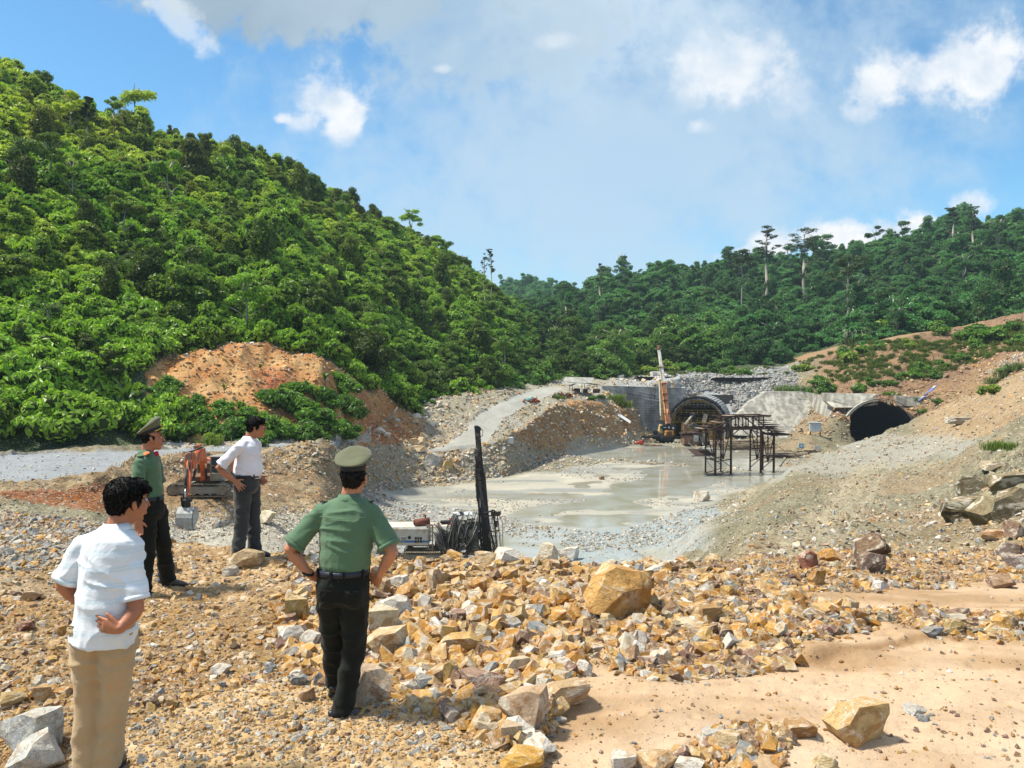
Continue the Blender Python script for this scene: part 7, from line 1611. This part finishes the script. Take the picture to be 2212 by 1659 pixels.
def fuse(b, name, mat, parent, voxel, smooth=4, wr=0.0, wf=(6, 6, 14), ws=0, cutz=None, sm2=0):
    bmesh.ops.recalc_face_normals(b, faces=b.faces[:]); me = bpy.data.meshes.new('tmp'); b.to_mesh(me); b.free(); o = bpy.data.objects.new('tmp', me); COL.objects.link(o)
    md = o.modifiers.new('r', 'REMESH'); md.mode = 'VOXEL'; md.voxel_size = voxel; md.adaptivity = 0
    if smooth: s = o.modifiers.new('s', 'SMOOTH'); s.factor = .5; s.iterations = smooth
    dg = bpy.context.evaluated_depsgraph_get(); dg.update(); ev = bpy.data.meshes.new_from_object(o.evaluated_get(dg)); bpy.data.objects.remove(o); bpy.data.meshes.remove(me)
    if wr:
        off = V3((ws * 3.7, ws, ws * 1.3)); ev.update(); nv = len(ev.vertices); nr_ = [v.normal.copy() for v in ev.vertices]
        for v, n in zip(ev.vertices, nr_):
            p = V3((v.co.x * wf[0], v.co.y * wf[1], v.co.z * wf[2])) + off; a = MNZ.noise(p + MNZ.noise_vector(p * .5) * .8); r1 = (1 - min(1, abs(a) * 3.0)) ** 1.5 * 1.4; a2 = MNZ.noise(p * 2.3 + off)
            v.co += n * wr * (r1 * .75 + a2 * .4 - .3)
    ev.name = name; ev.polygons.foreach_set('use_smooth', [True] * len(ev.polygons)); ev.materials.clear(); ev.materials.append(mat); return link(name, ev, None, parent)

def add_hand(b, w, D, S, curl=.5, spread=.12, thumb=.75, sc=1.0, curls=None):
    """palm, four unequal bent fingers and a thumb leaving the side of the palm; S points to the thumb side, the fingers bend towards D x S"""
    D = V3(D).normalized(); S = (V3(S) - D * V3(S).dot(D)).normalized(); N = D.cross(S).normalized()
    ell_tube(b, [(w, .026 * sc, .019 * sc), (w + D * .03 * sc, .036 * sc, .017 * sc), (w + D * .085 * sc, .041 * sc, .0135 * sc)], S, seg=12)
    for i, (sx, L) in enumerate(((.031, .074), (.0105, .083), (-.0105, .077), (-.030, .060))):
        c = curl if curls is None else curls[i]; p = w + D * .082 * sc + S * sx * sc; d = (D + S * (sx / .03) * spread).normalized(); pts = [(p - D * .02, .0098 * sc, .0098 * sc), (p, .0098 * sc, .0098 * sc)]
        for j, f in enumerate((.45, .3, .25)):
            d = (d * cos(c * (1.0 if j else .7)) + N * sin(c * (1.0 if j else .7))).normalized(); p = p + d * L * f * sc; pts.append((p, (.0092 - .0009 * j) * sc, (.0092 - .0009 * j) * sc))
        ell_tube(b, pts, S, seg=8)
    p = w + D * .022 * sc + S * .024 * sc; d = (D * (1 - thumb * .45) + S * thumb).normalized(); q = p + d * .040 * sc; d2 = (d + D * .45 + N * curl * .5).normalized(); r = q + d2 * .032 * sc
    ell_tube(b, [(p, .014 * sc, .013 * sc), (q, .0115 * sc, .011 * sc), (r, .0095 * sc, .009 * sc)], S, seg=8)

def head_parts(root, body_b, c, fwd, up=V3((0, 0, 1)), sc=1.0):
    """adds skull, face, ears and neck root to the body; returns the head frame"""
    f = V3(fwd).normalized(); u = (V3(up) - f * V3(up).dot(f)).normalized(); r = f.cross(u).normalized(); M = Matrix((r, f, u)).transposed()
    at = lambda x, y, z: V3(c) + M @ (V3((x, y, z)) * sc)
    E = lambda x, y, z, a, b_, d_: ellipsoid(body_b, at(x, y, z), (a * sc, b_ * sc, d_ * sc), M)
    E(0, -.012, .032, .075, .094, .084); E(0, .032, -.028, .062, .060, .086); E(0, .055, -.098, .034, .034, .024); E(0, .075, .036, .052, .022, .014); E(0, .092, -.066, .026, .014, .014); E(.036, .062, -.03, .024, .028, .03); E(-.036, .062, -.03, .024, .028, .03); E(0, .02, -.085, .050, .05, .035)
    ell_tube(body_b, [(at(0, .088, .022), .009 * sc, .010 * sc), (at(0, .104, -.006), .011 * sc, .010 * sc), (at(0, .112, -.030), .017 * sc, .012 * sc)], r, seg=8)
    for s_ in (-1, 1):
        ell_tube(body_b, [(at(s_ * .070, .012, -.045), .011 * sc, .006 * sc), (at(s_ * .080, -.004, -.018), .017 * sc, .007 * sc), (at(s_ * .081, -.010, .012), .016 * sc, .007 * sc)], f, seg=8)
    return at, M
def face_bits(root, at, M, sc):
    for s_ in (-1, 1):
        b = bmesh.new(); ellipsoid(b, at(s_ * .031, .081, .008), (.0125 * sc, .009 * sc, .0075 * sc), M); me = bpy.data.meshes.new('eye'); b.to_mesh(me); b.free(); me.materials.append(pmat('eye white', (.6, .58, .55), .3, bump=0, var=.02)); e = link('eye', me, None, root)
        b = bmesh.new(); ellipsoid(b, at(s_ * .031, .088, .008), (.006 * sc, .004 * sc, .006 * sc), M); me = bpy.data.meshes.new('pupil'); b.to_mesh(me); b.free(); me.materials.append(MBLK); link('pupil', me, None, e)
        b = MB(); b.tube([at(s_ * .014, .092, .030), at(s_ * .032, .091, .036), at(s_ * .050, .078, .030)], .0045 * sc, 6); b.build('eyebrow', HAIR, root)
def hair_mesh(root, at, M, sc, short=False):
    b = bmesh.new(); E = lambda x, y, z, a, b_, d_: ellipsoid(b, at(x, y, z), (a * sc, b_ * sc, d_ * sc), M)
    if short: E(0, -.028, .022, .078, .086, .07); E(0, -.052, -.020, .064, .046, .050); E(.066, -.005, .008, .012, .032, .028); E(-.066, -.005, .008, .012, .032, .028)
    else: E(0, -.024, .046, .085, .102, .086); E(0, .040, .082, .066, .058, .042); E(0, -.058, -.005, .074, .054, .072); E(.068, .000, .015, .016, .036, .040); E(-.068, .000, .015, .016, .036, .040); E(.03, .078, .066, .034, .024, .022); E(-.02, .070, .072, .04, .026, .022)
    o = fuse(b, 'hair', HAIR, root, .006, 5, .0035, (60, 60, 30), 3); strands(o, 900 if short else 2600, .016 if short else .020, M.col[1])
def strands(o, n, L, up):
    """short hairs lying over the head, so the outline and the light break up"""
    me = o.data; b = bmesh.new(); b.from_mesh(me); b.normal_update(); vs = b.verts[:]; r = random.Random(5); new = []
    for i in range(n):
        v = r.choice(vs); nn = v.normal.copy(); t = V3((r.gauss(0, .35), r.gauss(0, .35), -1)) + up * .0; t = t - nn * t.dot(nn)
        if t.length < .1: t = nn.orthogonal()
        t.normalize(); s = nn.cross(t) * .0011; p = v.co.copy(); l = L * r.uniform(.6, 1.3); new.append((p - s, p + s, p + t * l * .6 + nn * .005 + s * .8, p + t * l + nn * r.uniform(.000, .005), p + t * l * .6 + nn * .005 - s * .8))
    for q in new: b.faces.new([b.verts.new(x) for x in q])
    b.to_mesh(me); b.free()
def cap(root, at, M, sc, tilt=0.0):
    """peaked uniform cap: dark band, wide stiff crown that rises to the front, visor and gold badge"""
    n = 32; up = M.col[2]; Mt = M @ Matrix.Rotation(tilt, 3, 'X'); T = lambda x, y, z: at(0, -.012, .062) + Mt @ (V3((x, y, z)) * sc)
    def ring(rx, ry, z, slope=0.0, yo=0.0): return [T(rx * cos(a), ry * sin(a) + yo, z + slope * sin(a)) for a in np.linspace(0, 2 * pi, n, endpoint=False)]
    def loft(name, rings, mat, close_top=True, par=root):
        b = bmesh.new(); R_ = [[b.verts.new(p) for p in rg] for rg in rings]
        for A, B in zip(R_, R_[1:]):
            for k in range(n): b.faces.new((A[k], A[(k + 1) % n], B[(k + 1) % n], B[k]))
        if close_top: b.faces.new(R_[-1])
        b.faces.new(R_[0][::-1]); bmesh.ops.recalc_face_normals(b, faces=b.faces[:])
        for f in b.faces: f.smooth = len(f.verts) == 4
        me = bpy.data.meshes.new(name); b.to_mesh(me); b.free(); me.materials.append(mat); return link(name, me, None, par)
    sc_ = sc * .90; T = lambda x, y, z: at(0, -.012, .060) + Mt @ (V3((x, y, z)) * sc * (.93 if z < .05 else .88))
    c_ = loft('cap', [ring(.087, .106, .028), ring(.092, .112, .038, .006), ring(.118, .134, .058, .022, .004), ring(.132, .148, .072, .034, .006), ring(.135, .151, .080, .038, .006), ring(.130, .146, .092, .041, .006), ring(.105, .118, .104, .040, .006), ring(.055, .065, .112, .038, .004)], MOLV)
    loft('cap_band', [ring(.084, .102, -.006), ring(.088, .107, -.004), ring(.090, .109, .034), ring(.086, .105, .036)], MNVY, par=c_)
    b = bmesh.new(); A = np.linspace(pi * .16, pi * .84, 14); i_ = [b.verts.new(T(.088 * cos(a), .106 * sin(a), -.014)) for a in A]; o_ = [b.verts.new(T(.094 * cos(a), .106 * sin(a) + .052 * sin((a - pi * .16) / (pi * .68) * pi), -.014 - .026 * sin((a - pi * .16) / (pi * .68) * pi))) for a in A]
    for k in range(len(A) - 1): b.faces.new((i_[k], i_[k + 1], o_[k + 1], o_[k]))
    r = bmesh.ops.extrude_face_region(b, geom=b.faces[:]); bmesh.ops.translate(b, verts=[v for v in r['geom'] if isinstance(v, bmesh.types.BMVert)], vec=up * -.003); bmesh.ops.recalc_face_normals(b, faces=b.faces[:]); me = bpy.data.meshes.new('visor'); b.to_mesh(me); b.free(); me.materials.append(MLEA); link('visor', me, None, c_)
    b = MB(); b.tube([T(.090 * cos(a), .113 * sin(a), -.004 + .004 * sin(a)) for a in np.linspace(pi * .12, pi * .88, 12)], .006 * sc, 6); b.build('gold_cord', MGOLD, c_); b = MB(); b.cyl(T(0, .112, .030), T(0, .122, .034), .019 * sc, seg=16); b.build('badge', MGOLD, c_); b = MB(); b.cyl(T(0, .122, .031), T(0, .125, .0315), .011 * sc, seg=5); b.build('badge_star', MREDB, c_)
def shoe(root, ankle, toe_dir, sc=1.0, mat=MLEA, flat=None):
    d = V3(toe_dir); d.z = d.z; d.normalize(); s_ = V3((0, 0, 1)).cross(d).normalized(); a = V3(ankle); z0 = a.z - .085 * sc if flat is None else flat; b = bmesh.new(); h = V3((a.x, a.y, z0)); up = V3((0, 0, 1))
    pts = [(-.075, .030, .034, .045), (-.05, .036, .042, .05), (0, .040, .048, .052), (.06, .044, .040, .042), (.12, .048, .032, .034), (.165, .043, .024, .027), (.195, .028, .017, .02)]
    ell_tube(b, [(h + d * x * sc + up * zc * sc, w * sc, hh * sc) for x, w, hh, zc in pts], s_, seg=14); ell_tube(b, [(h + d * -.035 * sc + up * .05 * sc, .036 * sc, .036 * sc), (h + d * -.03 * sc + up * .10 * sc, .040 * sc, .040 * sc)], s_, seg=12)
    o = fuse(b, 'shoe', mat, root, .006, 3); bs = MB(); bs.prism([(x * sc, y * sc) for x, y in ((-.095, -.026), (-.06, -.038), (0, -.036), (.07, -.043), (.13, -.048), (.18, -.036), (.208, 0), (.18, .036), (.13, .048), (.07, .043), (0, .036), (-.06, .038), (-.095, .026))], 0, .022 * sc, axis='Z')
    M = Matrix.Translation(h) @ Matrix((d, s_, up)).transposed().to_4x4(); bs.build('sole', MBLK, o, M)

def person(label, origin, fwd, J, skin, shirt, trousers, shirt_kind='tucked', uniform=False, sc=1.0, seed=0, hands=(), shoemat=MLEA, toes=None, hsc=1.0, hair=True, belly=0.0, flats=(None, None), slf=.82, headup=V3((0, 0, 1)), capt=0.0):
    """J: joints in metres from the feet; x to the right of the picture, y away from the viewer, z up"""
    root = empty('person', origin, 0, label, 'person'); f = V3(fwd).normalized(); side = f.cross(V3((0, 0, 1))).normalized()   # side = the figure's right
    J = {k: V3(v) for k, v in J.items()}; pel, nk, hd = J['pelvis'], J['neck'], J['head']
    sp = lambda t: pel.lerp(nk, t) + f * (belly * math.sin(min(1, max(0, t * 1.5)) * pi) * .4 - .012 * math.sin(t * pi))
    body = bmesh.new()
    ell_tube(body, [(sp(-.02), .12, .09), (sp(.08), .150, .112), (sp(.3), .140, .105 + belly), (sp(.55), .140, .102 + belly * .4), (sp(.78), .145, .095), (sp(.9), .09, .07), (sp(1.0), .055, .058)], side)
    nb = nk - V3((0, 0, .02)); ell_tube(body, [(nb, .064, .066), (nk.lerp(hd, .4) - f * .008, .055, .060), (hd - f * .020 - V3((0, 0, .02)), .056, .064)], side)
    for s in 'rl':
        sh, el, wr = J['sh_' + s], J['el_' + s], J['wr_' + s]
        ell_tube(body, [(nk.lerp(sh, .45) - V3((0, 0, .07)), .045, .035), (sh - V3((0, 0, .01)), .050, .046), (sh.lerp(el, .3), .047, .047), (sh.lerp(el, .7), .044, .044), (el, .040, .041), (el.lerp(wr, .25), .043, .042), (el.lerp(wr, .6), .036, .034), (wr, .028, .023)], f, seg=14)
    for (s, D, S, kw) in hands: add_hand(body, J['wr_' + s], D, S, **kw)
    for s in 'rl':
        hp, kn, an = J['hip_' + s], J['kn_' + s], J['an_' + s]; ell_tube(body, [(hp, .085, .09), (hp.lerp(kn, .4), .075, .08), (kn, .052, .056), (kn.lerp(an, .3), .052, .058), (an, .036, .038)], side, seg=12)
    at, M = head_parts(root, body, hd, J['look'], up=headup, sc=hsc)
    fuse(body, 'body', skin, root, .0056, 4); face_bits(root, at, M, hsc)
    hair_mesh(root, at, M, hsc, short=uniform)
    # shirt
    b = bmesh.new(); g = belly; low = -.02 if shirt_kind == 'tucked' else -.25
    R_ = [(sp(.05), .150, .118 + g * .6), (sp(.17), .156, .124 + g * .8), (sp(.225), .170, .136 + g), (sp(.32), .170, .136 + g), (sp(.5), .174, .134 + g * .6), (sp(.7), .188, .134), (sp(.84), .172, .120), (sp(.94), .115, .090), (sp(1.0), .070, .073)] if shirt_kind == 'tucked' else [(sp(low), .176, .150 + g), (sp(-.12), .178, .150 + g), (sp(.04), .172, .142 + g), (sp(.25), .165, .142 + g), (sp(.45), .174, .134 + g * .5), (sp(.7), .186, .136), (sp(.84), .172, .120), (sp(.94), .116, .090), (sp(1.0), .072, .075)]
    ell_tube(b, R_, side, seg=20, cap=False)
    for s in 'rl':
        sh, el = J['sh_' + s], J['el_' + s]; sl = sh.lerp(el, slf)
        ell_tube(b, [(nk.lerp(sh, .18) - V3((0, 0, .038)), .074, .060), (nk.lerp(sh, .6) - V3((0, 0, .016)), .070, .058), (sh - V3((0, 0, .010)), .062, .062), (sh.lerp(el, .35), .062, .067), (sl, .068, .075)], f, seg=16, cap=False)
    fuse(b, 'shirt', shirt, root, .0075, 7, .009, (4.6, 4.6, 8), seed)
    # sleeve hems, collar, belt
    for s in 'rl':
        sh, el = J['sh_' + s], J['el_' + s]; p = sh.lerp(el, slf - .02); d = (el - sh).normalized(); bb = bmesh.new(); ell_tube(bb, [(p, .072, .079), (p + d * .026, .073, .080)], f, cap=False, seg=24); me = bpy.data.meshes.new('sleeve_hem'); [setattr(q, 'smooth', len(q.verts) == 4) for q in bb.faces]; bb.to_mesh(me); bb.free(); me.materials.append(shirt); link('sleeve_hem', me, None, root)
    bb = bmesh.new(); cN = nk + V3((0, 0, .004)); n = 26; lo, hi, ou = [], [], []
    for k in range(n):
        a = 2 * pi * k / n; dv = side * cos(a) * .071 + f * sin(a) * .074; fr = max(0, sin(a)); zc = -.030 * fr ** 2
        lo.append(bb.verts.new(cN + dv * 1.02 + V3((0, 0, -.024 + zc)))); hi.append(bb.verts.new(cN + dv * .90 + V3((0, 0, .022 + zc)) - f * .004)); ou.append(bb.verts.new(cN + dv * 1.16 + V3((0, 0, -.016 + zc * 1.4))))
    for A, B in ((lo, hi), (hi, ou)):
        for k in range(n): bb.faces.new((A[k], A[(k + 1) % n], B[(k + 1) % n], B[k]))
    me = bpy.data.meshes.new('collar'); [setattr(q, 'smooth', True) for q in bb.faces]; bb.to_mesh(me); bb.free(); me.materials.append(shirt); link('collar', me, None, root)
    # trousers
    b = bmesh.new(); ell_tube(b, [(pel + V3((0, 0, .092 if shirt_kind == 'tucked' else -.03)), .158, .124 + g * .8), (pel, .174, .134 + g * .3), (pel - V3((0, 0, .08)), .172, .130), (pel - V3((0, 0, .13)), .120, .090)], side, seg=20, cap=False)
    for s_ in ((-1, 1) if shirt_kind == 'tucked' else ()): ellipsoid(b, pel + side * s_ * .078 - f * .055 - V3((0, 0, .045)), (.088, .088, .105))
    for s in 'rl':
        hp, kn, an = J['hip_' + s], J['kn_' + s], J['an_' + s]; ell_tube(b, [(hp + V3((0, 0, .04)), .092, .110), (hp.lerp(kn, .25), .098, .108), (hp.lerp(kn, .6), .086, .094), (kn, .074, .080), (kn.lerp(an, .35), .072, .078), (kn.lerp(an, .75), .070, .078), (an - V3((0, 0, .025)), .068, .082)], side, seg=16, cap=False)
    fuse(b, 'trousers', trousers, root, .0085, 6, .013 if trousers == MKHA else .011, (4.5, 4.5, 8), seed + 5)
    if shirt_kind == 'tucked':
        b = bmesh.new(); ell_tube(b, [(pel + V3((0, 0, .070)), .166, .131 + g * .85), (pel + V3((0, 0, .108)), .165, .130 + g * .85)], side, seg=36, cap=False); me = bpy.data.meshes.new('belt'); [setattr(q, 'smooth', len(q.verts) == 4) for q in b.faces]; b.to_mesh(me); b.free(); me.materials.append(MBELT); link('belt', me, None, root)
        b = MB()
        for a in (-2.6, -1.8, -1.3, -.5, .5, 3.6): p = pel + V3((0, 0, .088)) + side * cos(a) * .169 + f * sin(a) * (.134 + g * .85); b.box(p, (.014, .014, .055), Matrix((side * -sin(a) + f * cos(a), side * cos(a) + f * sin(a), V3((0, 0, 1)))).transposed())
        b.build('belt_loop', trousers, root)
    b = MB()
    for s_ in (-1, 1):     # back pocket slits and side seams
        p = pel + V3((0, 0, -.01)) + side * s_ * .085 - f * .130; b.bar(p - side * .05, p + side * .05, .006, .008)
    b.build('pocket_slit', MBLK if trousers != MKHA else pmat('khaki seam', (.22, .16, .09), .9, bump=0), root)
    for i, s in enumerate('rl'): shoe(root, J['an_' + s], (toes or {}).get(s, f), 1.0, shoemat, flats[i])
    if uniform:
        cap(root, at, M, hsc, capt)
        for s in 'rl':
            sh = J['sh_' + s]; a = nk.lerp(sh, .42); a.z = nk.z - .040; e = sh + (sh - nk).normalized() * .012; e.z = sh.z + .060; ax = (e - a).normalized(); up = (ax.cross(f)).normalized(); up = -up if up.z < 0 else up; q = Matrix((ax, up.cross(ax), up)).transposed(); m_ = (a + e) / 2 + up * .004
            b = MB(); b.box(m_, ((e - a).length, .050, .008), q, .002); ep = b.build('epaulette', MNVY if not uniform == 'red' else MREDB, root); b = MB(); b.box(m_ + up * .005, ((e - a).length * .8, .012, .003), q); b.cyl(m_ + up * .004 - ax * .04, m_ + up * .009 - ax * .04, .008, seg=5); b.build('rank_mark', MGOLD, ep)
    return root, J, f, side, sp

def frame(cx, foot, k):
    return lambda px, py, y=0.0: V3(((px - cx) * k, y, (foot - py) * k))
# officer seen from behind, hands on hips
k = .00300; q = frame(744, 1557, k); d0 = 5.0
P0 = W(744, 1557, d0)
JA = dict(pelvis=(0.0, 0, .90), neck=(.035, .03, 1.465), head=(.060, .045, 1.590), look=(.06, 1, -.02),
          sh_r=(.182, .02, 1.375), el_r=(.325, -.06, 1.125), wr_r=(.235, -.015, .960), sh_l=(-.140, .02, 1.375), el_l=(-.345, -.02, 1.130), wr_l=(-.215, .0, .955),
          hip_r=(.075, 0, .86), kn_r=(.060, .03, .47), an_r=(-.01, .00, .085), hip_l=(-.085, 0, .86), kn_l=(-.10, .12, .49), an_l=(-.125, .30, .15))
r_, J_, f_, s_, sp_ = person('officer in green shirt and peaked cap seen from behind with both hands on hips', P0, (.10, 1, 0), JA, SKIN, MGRN, MBKT, uniform=True, seed=1, belly=.012,
       hands=[('r', (-.42, .55, -.62), (-.55, .0, .55), dict(curl=.22, spread=.16)), ('l', (.62, .62, -.30), (.2, -.2, .9), dict(curl=.35, spread=.1))], toes=dict(r=(.95, .25, 0), l=(.0, 1, 0)), capt=.10, hsc=1.02)
b = MB(); b.tube([V3(J_['wr_l']).lerp(V3(J_['el_l']), .14) + V3((cos(a) * .034, sin(a) * .030, sin(a) * .01 + cos(a) * -.012)) for a in np.linspace(0, 2 * pi, 14)], .010, 6); b.build('watch_strap', MBLK, r_)
b = MB(); P_ = [sp_(.80) - f_ * .139 + s_ * x - V3((0, 0, .004 * cos(x * 20))) + f_ * (x * x * 1.2) for x in np.linspace(-.15, .15, 13)]; b.tube(P_, .0022, 4); b.build('yoke_seam', MGRN2, r_)
# officer at the left, turned away to the right
k = .00479; P0 = W(318, 1292, 7.75)
JB = dict(pelvis=(.015, .05, .92), neck=(-.018, .06, 1.475), head=(.030, .085, 1.610), look=(.93, .36, -.02),
          sh_r=(.000, -.125, 1.385), el_r=(.000, -.215, 1.090), wr_r=(.030, -.235, .840), sh_l=(-.02, .235, 1.385), el_l=(-.01, .31, 1.10), wr_l=(.005, .34, .84),
          hip_r=(.00, -.03, .87), kn_r=(.03, -.05, .47), an_r=(-.015, -.06, .085), hip_l=(.03, .13, .87), kn_l=(.075, .20, .49), an_l=(.045, .36, .10))
r_, J_, f_, s_, sp_ = person('officer in green shirt and peaked cap in profile behind the man in striped shirt', P0, (.85, .50, 0), JB, SKIN2, MGRN2, MBKT, uniform=True, seed=2, belly=.0,
       hands=[('r', (.10, .05, -1), (.9, .1, .1), dict(curl=.35, spread=.05)), ('l', (.1, .05, -1), (.8, -.2, .1), dict(curl=.35, spread=.05))], toes=dict(r=(.95, .2, 0), l=(.98, .05, 0)), headup=V3((-.08, 0, 1)), capt=.40)
b = MB(); n_ = J_['neck'] + f_ * .085 - V3((0, 0, .035)); b.box(n_ + s_ * .035, (.035, .06, .05), Euler((.3, .2, .4)).to_matrix(), .004); b.box(n_ - s_ * .035, (.035, .06, .05), Euler((.3, -.2, -.4)).to_matrix(), .004); b.build('collar_tab', MREDB, r_)
b = MB(); m_ = J_['neck'].lerp(J_['sh_r'], .62) + V3((0, 0, .052)); b.box(m_ + f_ * .035, (.11, .055, .012), Euler((.5, .1, -.9)).to_matrix(), .003); b.build('red_gold_board', pmat('red gold board', (.65, .16, .05), .5, bump=0), r_)
# man in white shirt and dark grey trousers, profile to the right, hand on hip
k = .00557; P0 = hit(530, 1186)[0]; P0 = V3((W(528, 1186, 9.2).x, 9.2, ground_z(W(528, 1186, 9.2).x, 9.2) + .03))
JC = dict(pelvis=(.03, .02, .90), neck=(.055, .04, 1.435), head=(.135, .055, 1.560), look=(.97, .18, -.03),
          sh_r=(.005, -.145, 1.355), el_r=(-.225, -.20, 1.105), wr_r=(-.05, -.175, .955), sh_l=(.085, .20, 1.345), el_l=(.02, .32, 1.10), wr_l=(.12, .20, .95),
          hip_r=(.01, -.06, .86), kn_r=(.005, -.10, .47), an_r=(-.03, -.13, .085), hip_l=(.05, .10, .86), kn_l=(.085, .08, .47), an_l=(.085, .10, .085))
person('man in white short sleeved shirt and dark grey trousers, hand on hip, looking right', P0, (.95, .32, 0), JC, SKIN2, MWSH, MDGT, seed=3, belly=.035,
       hands=[('r', (.72, -.10, -.68), (.5, .2, .6), dict(curl=.18, spread=.22, thumb=.9)), ('l', (.6, -.3, -.6), (.3, .3, .6), dict(curl=.4))], toes=dict(r=(.85, -.45, 0), l=(.95, -.15, 0)), shoemat=pmat('dark grey shoe', (.03, .03, .032), .6, dirt=(.25, .2, .15), dirt_amt=.4), headup=V3((-.05, 0, 1)))
# man in striped shirt and khaki trousers, nearest to the viewer
P0 = W(228, 1692, 4.2); P0.z = 0.0
JD = dict(pelvis=(.01, .0, .885), neck=(.060, .045, 1.385), head=(.100, .085, 1.515), look=(.60, .80, -.05),
          sh_r=(.145, -.01, 1.270), el_r=(.215, -.07, .955), wr_r=(.175, -.165, .885), sh_l=(-.118, .03, 1.285), el_l=(-.232, .02, 1.06), wr_l=(-.150, .17, .88),
          hip_r=(.085, 0, .83), kn_r=(.045, .02, .44), an_r=(.00, .02, .085), hip_l=(-.075, 0, .83), kn_l=(-.09, .02, .44), an_l=(-.105, .0, .085))
person('man in white striped shirt and khaki trousers nearest the viewer, hand behind his hip', P0, (.30, 1, 0), JD, SKIN2, MSTRP, MKHA, 'loose', seed=4, belly=.005, slf=.78,
       hands=[('r', (-.97, .14, .16), (.05, -.1, 1), dict(curl=.12, spread=.14, thumb=.6, sc=1.05)), ('l', (.6, .5, -.3), (.2, -.2, .9), dict(curl=.35))], toes=dict(r=(-.1, 1, 0), l=(-.1, 1, 0)), headup=V3((.10, .05, 1)), hsc=1.03)
# ------------------------------------------------------------------ air
def haze():
    b = MB(); b.box((0, 300, 66), (6200, 6200, 188)); m = bpy.data.materials.new('valley haze'); m.use_nodes = True; nt = m.node_tree; nt.nodes.clear(); v = nt.nodes.new('ShaderNodeVolumePrincipled')
    v.inputs['Density'].default_value = .00016; v.inputs['Color'].default_value = (.66, .84, 1.0, 1); v.inputs['Anisotropy'].default_value = 0.0; out = nt.nodes.new('ShaderNodeOutputMaterial'); nt.links.new(v.outputs[0], out.inputs['Volume'])
    o = b.build('haze', m); tag(o, 'thin blue air between the hills', kind='stuff')
haze()
